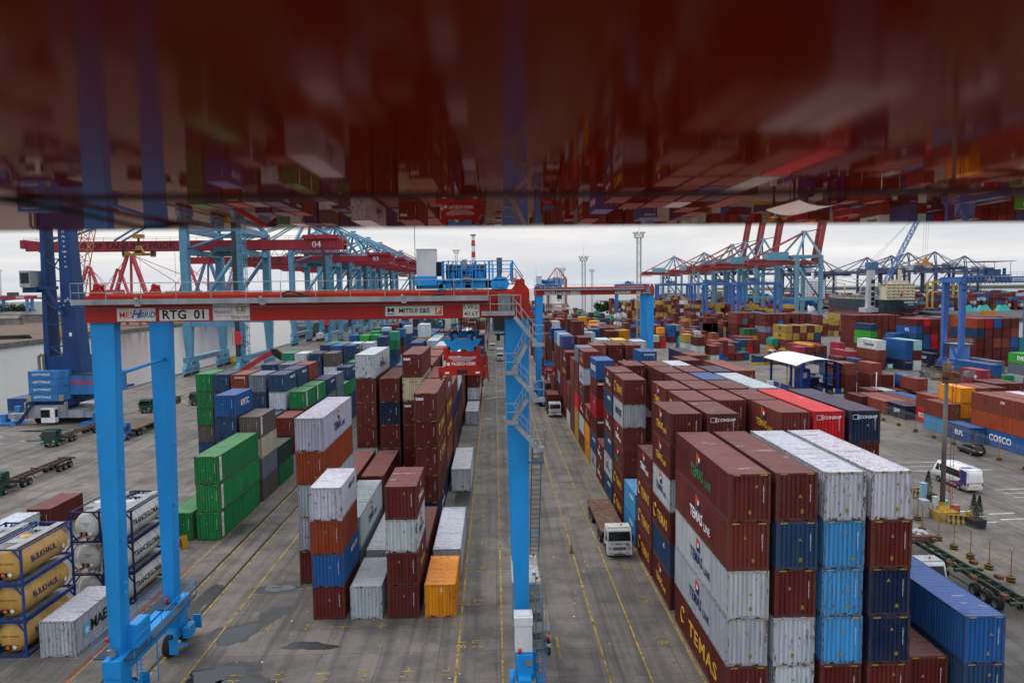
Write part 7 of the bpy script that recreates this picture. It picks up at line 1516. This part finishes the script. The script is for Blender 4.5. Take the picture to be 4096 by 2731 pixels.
# ------------------------------------------------------------------ lettering on particular containers
def flag(r, face, x, y, z, w=1.0, h=1.5, alt=False):
    s = MB(); m1, m2 = (I_R, I_N) if not alt else (mat((.5,.25,.15),.6,0,.2,'faded_red'), mat((.10,.25,.5),.6,0,.2,'faded_blue'))
    def q(pts, m): s.add([(u, 0, v) for u, v in pts], [tuple(range(len(pts)))], m)
    q([(-.5,.15),(.45,.15),(.5,.55),(.1,.62),(-.4,.9)], 0); q([(-.35,-.7),(.5,-.7),(.5,.12),(-.3,.12)], 1); s.add([(-.12,-.006,-.15),(.22,-.006,-.15),(.22,-.006,.35),(-.12,-.006,.35)], [(0,1,2,3)], 2); s.add([(-.5,-.003,-.7),(-.42,-.003,-.7),(-.5,-.003,1.0),(-.58,-.003,1.0)], [(0,1,2,3)], 3)
    s.v = [(a*w, b, c*h/1.7) for a, b, c in s.v]; o = s.build('emblem', [m1, m2, I_W, I_Y], r, None, (x,y,z)); o.rotation_euler = (0,0,FACE[face][2]); return o
def side(c): return ('L', -CW/2-.008) if c['x'] > 0 else ('R', CW/2+.008)
def mark(key, kind, colr='w', text=None, lab=None):
    c = COLL.get(key)
    if not c: return
    r = c['o']; Lc, h = c['l'], c['h']; m = {'w':I_W,'y':I_Y,'n':I_N,'g':I_G,'r':I_R,'k':I_K}[colr]; f, x = side(c); sg = 1 if f == 'R' else -1
    if kind == 'tl':      # flag over two-word side lettering
        hh = .58 if Lc < 7 else .74; flag(r, f, x, sg*(-.1), h*.74, .9, .95); letter(r, 'TEMAS', f, (x, sg*-.55, h*.42), hh, m, .03, 0, .95); letter(r, 'LINE', f, (x, sg*(1.25 if Lc < 7 else 1.9), h*.35), hh*.66, m, .03, .0, 1)
    elif kind == 'gt':    # round knot emblem then big capitals
        hh = 1.0 if Lc < 7 else 1.25; k = 1 if Lc < 7 else 1.9; yc = sg*-2.0*k; s = MB(); ps = [(x*1.0, yc+sg*.48*math.cos(a), h*.52+.55*math.sin(a)) for a in [.6+5.0*i/10 for i in range(11)]]; s.path(ps, .05, 4); s.build('emblem', m, r); letter(r, 'TEMAS', f, (x, sg*.55*k, h*.47), hh*.82, m, .035, 0, .9 if Lc < 7 else 1.35, 1.15)
    elif kind == 'side': letter(r, text, f, (x, sg*(.3 if Lc < 7 else .8), h*.52), .75 if Lc < 7 else 1.0, m, .035)
    elif kind == 'small': letter(r, text, f, (x, sg*1.0, h*.72), .42, m, .03, .25)
    elif kind == 'tex': letter(r, 'tex', 'F', (-.62, -Lc/2-.008, h*.80), .40, m, .04, 0, 1.15)
    elif kind == 'end': letter(r, text, 'F', (.1, -Lc/2-.008, h*.82), .27, m, .025)
    elif kind == 'econ':
        letter(r, 'ECONSHIP', 'F', (.18, -Lc/2-.008, h*.80), .24, m, .02); s = MB(); s.path([(-.42,-Lc/2-.01,h*.74),(-.95,-Lc/2-.01,h*.74),(-.95,-Lc/2-.01,h*.87),(-.45,-Lc/2-.01,h*.87)], .015, 4); s.build('emblem', m, r)
    elif kind == 'spil':
        s = MB(); yy = sg*(-Lc/2+.55); s.box(min(x,x-.004),yy-.28,.3,max(x,x-.004)+.0,yy+.28,h-.12) if False else s.add([(x,yy-.28,.3),(x,yy+.28,.3),(x,yy+.28,h-.12),(x,yy-.28,h-.12)], [(0,1,2,3)]); s.build('white_panel', I_W, r); letter(r, 'S\nP\nI\nL', f, (x+.004*sg, yy, h*.50), .40, I_R, .02, 0, 1, 1, .9)
    if lab: MARKS[key] = lab
CL = {'w':'white','y':'yellow','n':'navy','g':'green','r':'red','k':'black'}
def run(blk, lst):
    for bay, row, tier, kind, colr, *tx in lst:
        mark((blk, bay, row, tier), kind, colr, tx[0] if tx else None, {'tl':'flag and %s lettering','gt':'round emblem and %s capitals','side':'%s side lettering','small':'small %s lettering','tex':'%s lettering top left','end':'%s end lettering','econ':'%s end lettering','spil':'white vertical letter panel'}[kind].replace('%s', CL[colr]))
run('C', [(1,1,5,'tl','g'),(1,1,4,'tl','w'),(1,1,3,'tl','n'),(1,1,2,'tl','n'),(1,1,1,'gt','y'),(2,1,6,'tl','y'),(2,1,5,'tl','y'),(2,1,4,'tl','n'),(2,1,3,'gt','y'),(2,1,2,'small','w','K'),(2,1,1,'tl','y'),
 (2,2,6,'econ','w'),(2,4,6,'tl','y'),(2,5,6,'econ','w'),(2,6,6,'econ','w'),(3,1,4,'tl','w'),(3,1,3,'gt','y'),(3,1,2,'gt','y'),(3,1,1,'gt','y'),(3,2,6,'gt','y'),(4,2,6,'tl','y'),(4,1,2,'small','w','KOREA'),(4,1,1,'small','w','KOREA'),
 (5,1,6,'gt','y'),(5,1,5,'side','k','MAERSK'),(5,1,4,'tl','w'),(5,1,3,'tl','g'),(5,1,2,'gt','y'),(5,1,1,'gt','y'),(6,1,6,'tl','w'),(6,1,5,'small','w','MELINE'),(6,1,4,'tl','w'),(6,1,3,'small','w','MELINE'),(6,1,2,'tl','n'),(6,1,1,'small','w','MELINE'),
 (7,1,2,'tl','w'),(7,1,1,'tl','w'),(8,1,6,'side','w','SINOKOR'),(8,1,5,'tex','w'),(8,1,4,'small','w','B'),(8,1,3,'tex','w'),(8,1,2,'small','w','SINOKOR'),(8,1,1,'tl','n'),(10,4,6,'end','w','SINOKOR'),(9,1,3,'tl','y'),(9,1,2,'small','w','E'),(9,1,1,'small','w','WS'),
 (10,1,6,'tl','y'),(10,1,5,'tl','n'),(10,1,4,'tl','g'),(10,1,3,'tl','w'),(10,1,2,'tl','n'),(10,1,1,'tl','y'),(11,1,5,'tl','w'),(11,1,4,'tl','w'),(11,1,2,'small','k','MSC'),(11,1,1,'small','k','MSC'),(12,1,5,'tl','w'),(12,1,4,'tl','w'),(12,1,3,'tl','w'),(13,1,3,'tl','g'),(13,1,1,'tl','n'),
 (14,1,5,'tl','w'),(14,1,4,'gt','y'),(14,1,3,'tl','g'),(15,1,5,'tl','w'),(15,1,4,'tl','g'),(16,1,6,'tl','n'),(6,3,6,'end','w',' '),(8,2,5,'econ','w')])
run('A', [(2,5,5,'tl','n'),(1,4,4,'small','k','MERATUS'),(1,4,2,'small','w','MERATUS'),(1,2,4,'tl','w'),(1,2,3,'tl','n'),(1,2,2,'tl','y'),(2,4,2,'tl','n'),(3,4,2,'tl','w'),(3,2,5,'tex','w'),(3,2,4,'gt','y'),(3,2,3,'gt','y'),(3,2,1,'tl','w'),
 (4,3,6,'tex','w'),(4,3,4,'tex','w'),(4,3,5,'end','r','OOCL'),(4,5,6,'tl','n'),(4,2,5,'tl','w'),(4,2,4,'gt','y'),(4,2,3,'gt','y'),(1,1,1,'end','w','5')])
run('B', [(1,1,3,'spil','w'),(1,1,2,'spil','w'),(1,1,1,'spil','w'),(2,2,5,'side','w','KMTC'),(2,1,4,'spil','w'),(5,1,4,'spil','w'),(6,1,4,'spil','w'),(5,2,5,'small','w','MERATUS'),(6,2,5,'small','w','MERATUS'),(7,1,4,'small','w','MERATUS'),(9,1,4,'small','w','MERATUS'),(10,1,4,'spil','w'),(11,2,5,'small','w','MERATUS'),(5,4,5,'end','w','CRONOS')])
def far_mark(x, y, tier, kind, colr, text, lab):
    for c in IND:
        if abs(c['x']-x) < 1.4 and abs(c['y']-y) < 4 and c['t'] == tier:
            k = (c['b'], c['bay'], c['row'], tier); mark(k, kind, colr, text, lab); return
for a in ((105.6,258,4,'side','k','MSC','black stacked letters'),(105.6,258,3,'side','k','MSC','black stacked letters'),(105.6,258,1,'side','k','MSC','black stacked letters'),(144.9,243.5,4,'side','w','RCL','white bold initials'),(133.5,229.5,2,'side','w','RCL','white bold initials'),(119,205.3,1,'econ','w','','white end lettering'),(112,207,3,'side','k','TransLiner','black side lettering'),
 (105.8,240,2,'side','n','Hapag-Lloyd','navy side lettering'),(96.9,140.6,3,'side','w','Econship','white side lettering'),(99.5,140.6,2,'econ','w','','white end lettering'),(76,130.4,1,'side','w','DVP','white side lettering'),(77.6,123.6,1,'side','w','ECONSHIP','white side lettering'),(76.95,101.2,1,'side','w','COSCO','white round logo lettering'),(76.95,101.2,3,'small','w','CAI','small white initials'),(77.7,117.2,3,'small','k','S','red and white striped emblem'),
 (74.4,109.6,1,'side','w','BLPL','white side lettering'),(129.2,165,3,'side','w','EVERGREEN','white side lettering'),(103,264,2,'side','w','Temas','white side lettering')): far_mark(*a)
# white container under the gantry: star logo on pale blue square and black capitals
for c in IND:
    if c['b'] == 'B' and abs(c['y']-49.15) < .2:
        r = c['o']; x = CW/2+.01; letter(r, 'MAERSK', 'R', (x,.95,1.35), .8, I_K, .04); s = MB(); s.add([(x-.002,-1.95,.85),(x-.002,-1.15,.85),(x-.002,-1.15,1.75),(x-.002,-1.95,1.75)], [(0,1,2,3)]); s.build('logo_square', mat((.08,.45,.70), .6, 0, .2, 'logo_blue'), r)
        s = MB(); pts = [(x+.004, -1.55+(.36 if k % 2 == 0 else .16)*math.cos(math.pi*k/7), 1.3+(.36 if k % 2 == 0 else .16)*math.sin(math.pi*k/7)) for k in range(14)]; s.add(pts, [tuple(range(14))]); s.build('star', I_W, r); MARKS[('B',c['bay'],c['row'],c['t'])] = 'black capitals and star'
# ------------------------------------------------------------------ labels that single out each container
def word_label(c):
    b = c['b']; t = c['t']; col = CN[c['k']]; mk = MARKS.get((b, c['bay'], c['row'], t))
    lead = col+(' container' if c['l'] < 7 else ' long container')+(' with '+mk if mk else '')
    if b in 'DE': return lead
    tier = 'on the ground' if t == 1 else '%s tier' % card(t)
    where = {'A': '%s row left of lane, %s bay', 'B': '%s row past the tracks, %s bay', 'C': '%s row right of lane, %s bay'}[b] % (card(c['row']), card(max(1, c['bay'])))
    l_ = lead+', '+tier+', '+where
    if len(l_.split()) > 16: l_ = l_.replace('on the ground', 'grounded').replace(' long container', ' container').replace(' of lane', '')
    return l_
SIDE = ['nearest','second nearest','third nearest','fourth nearest','fifth nearest','sixth nearest','seventh nearest','eighth nearest']
groups = defaultdict(list)
for c in IND: groups[word_label(c)].append(c)
nD = sorted([c for c in IND if c['b'] in 'DE'], key=lambda c: c['y'])
# far yard: describe by what the box stands on or beside
def nb(c):
    under = [d for d in ALL if abs(d['x']-c['x']) < .5 and abs(d['y']-c['y']) < 3 and abs(d['z']+d['h']-c['z']) < .4]
    over = [d for d in ALL if abs(d['x']-c['x']) < .5 and abs(d['y']-c['y']) < 3 and abs(c['z']+c['h']-d['z']) < .4]
    r_ = [d for d in ALL if 2 < d['x']-c['x'] < 3.4 and abs(d['y']-c['y']) < 5 and abs(d['z']-c['z']) < .6]
    l_ = [d for d in ALL if 2 < c['x']-d['x'] < 3.4 and abs(d['y']-c['y']) < 5 and abs(d['z']-c['z']) < .6]
    return under, over, l_, r_
used = defaultdict(int)
for c in nD:
    u, o, l_, r_ = nb(c); s_ = word_label(c)+' in right yard'
    s_ += (', on '+CN[u[0]['k']]) if u else ', grounded'
    if o: s_ += ', under '+CN[o[0]['k']]
    if l_: s_ += ', right of '+CN[l_[0]['k']]
    elif r_: s_ += ', left of '+CN[r_[0]['k']]
    c['lab'] = s_; used[s_] += 1
cnt = defaultdict(int)
for c in nD:
    s_ = c['lab']
    if used[s_] > 1:
        k = cnt[s_]; cnt[s_] += 1; s_ = (SIDE[k] if k < 8 else '%s' % card(k+1))+' '+s_
    w = s_.split()
    if len(w) > 16: s_ = s_.replace(' in right yard', '')
    w = s_.split(); c['o']['label'] = ' '.join(w[:16]).rstrip(',')
for l_, cs in groups.items():
    cs = [c for c in cs if c['b'] not in 'DE']; cs.sort(key=lambda c: c['y'])
    for k, c in enumerate(cs): c['o']['label'] = (l_ if len(cs) == 1 else SIDE[k]+' '+l_)
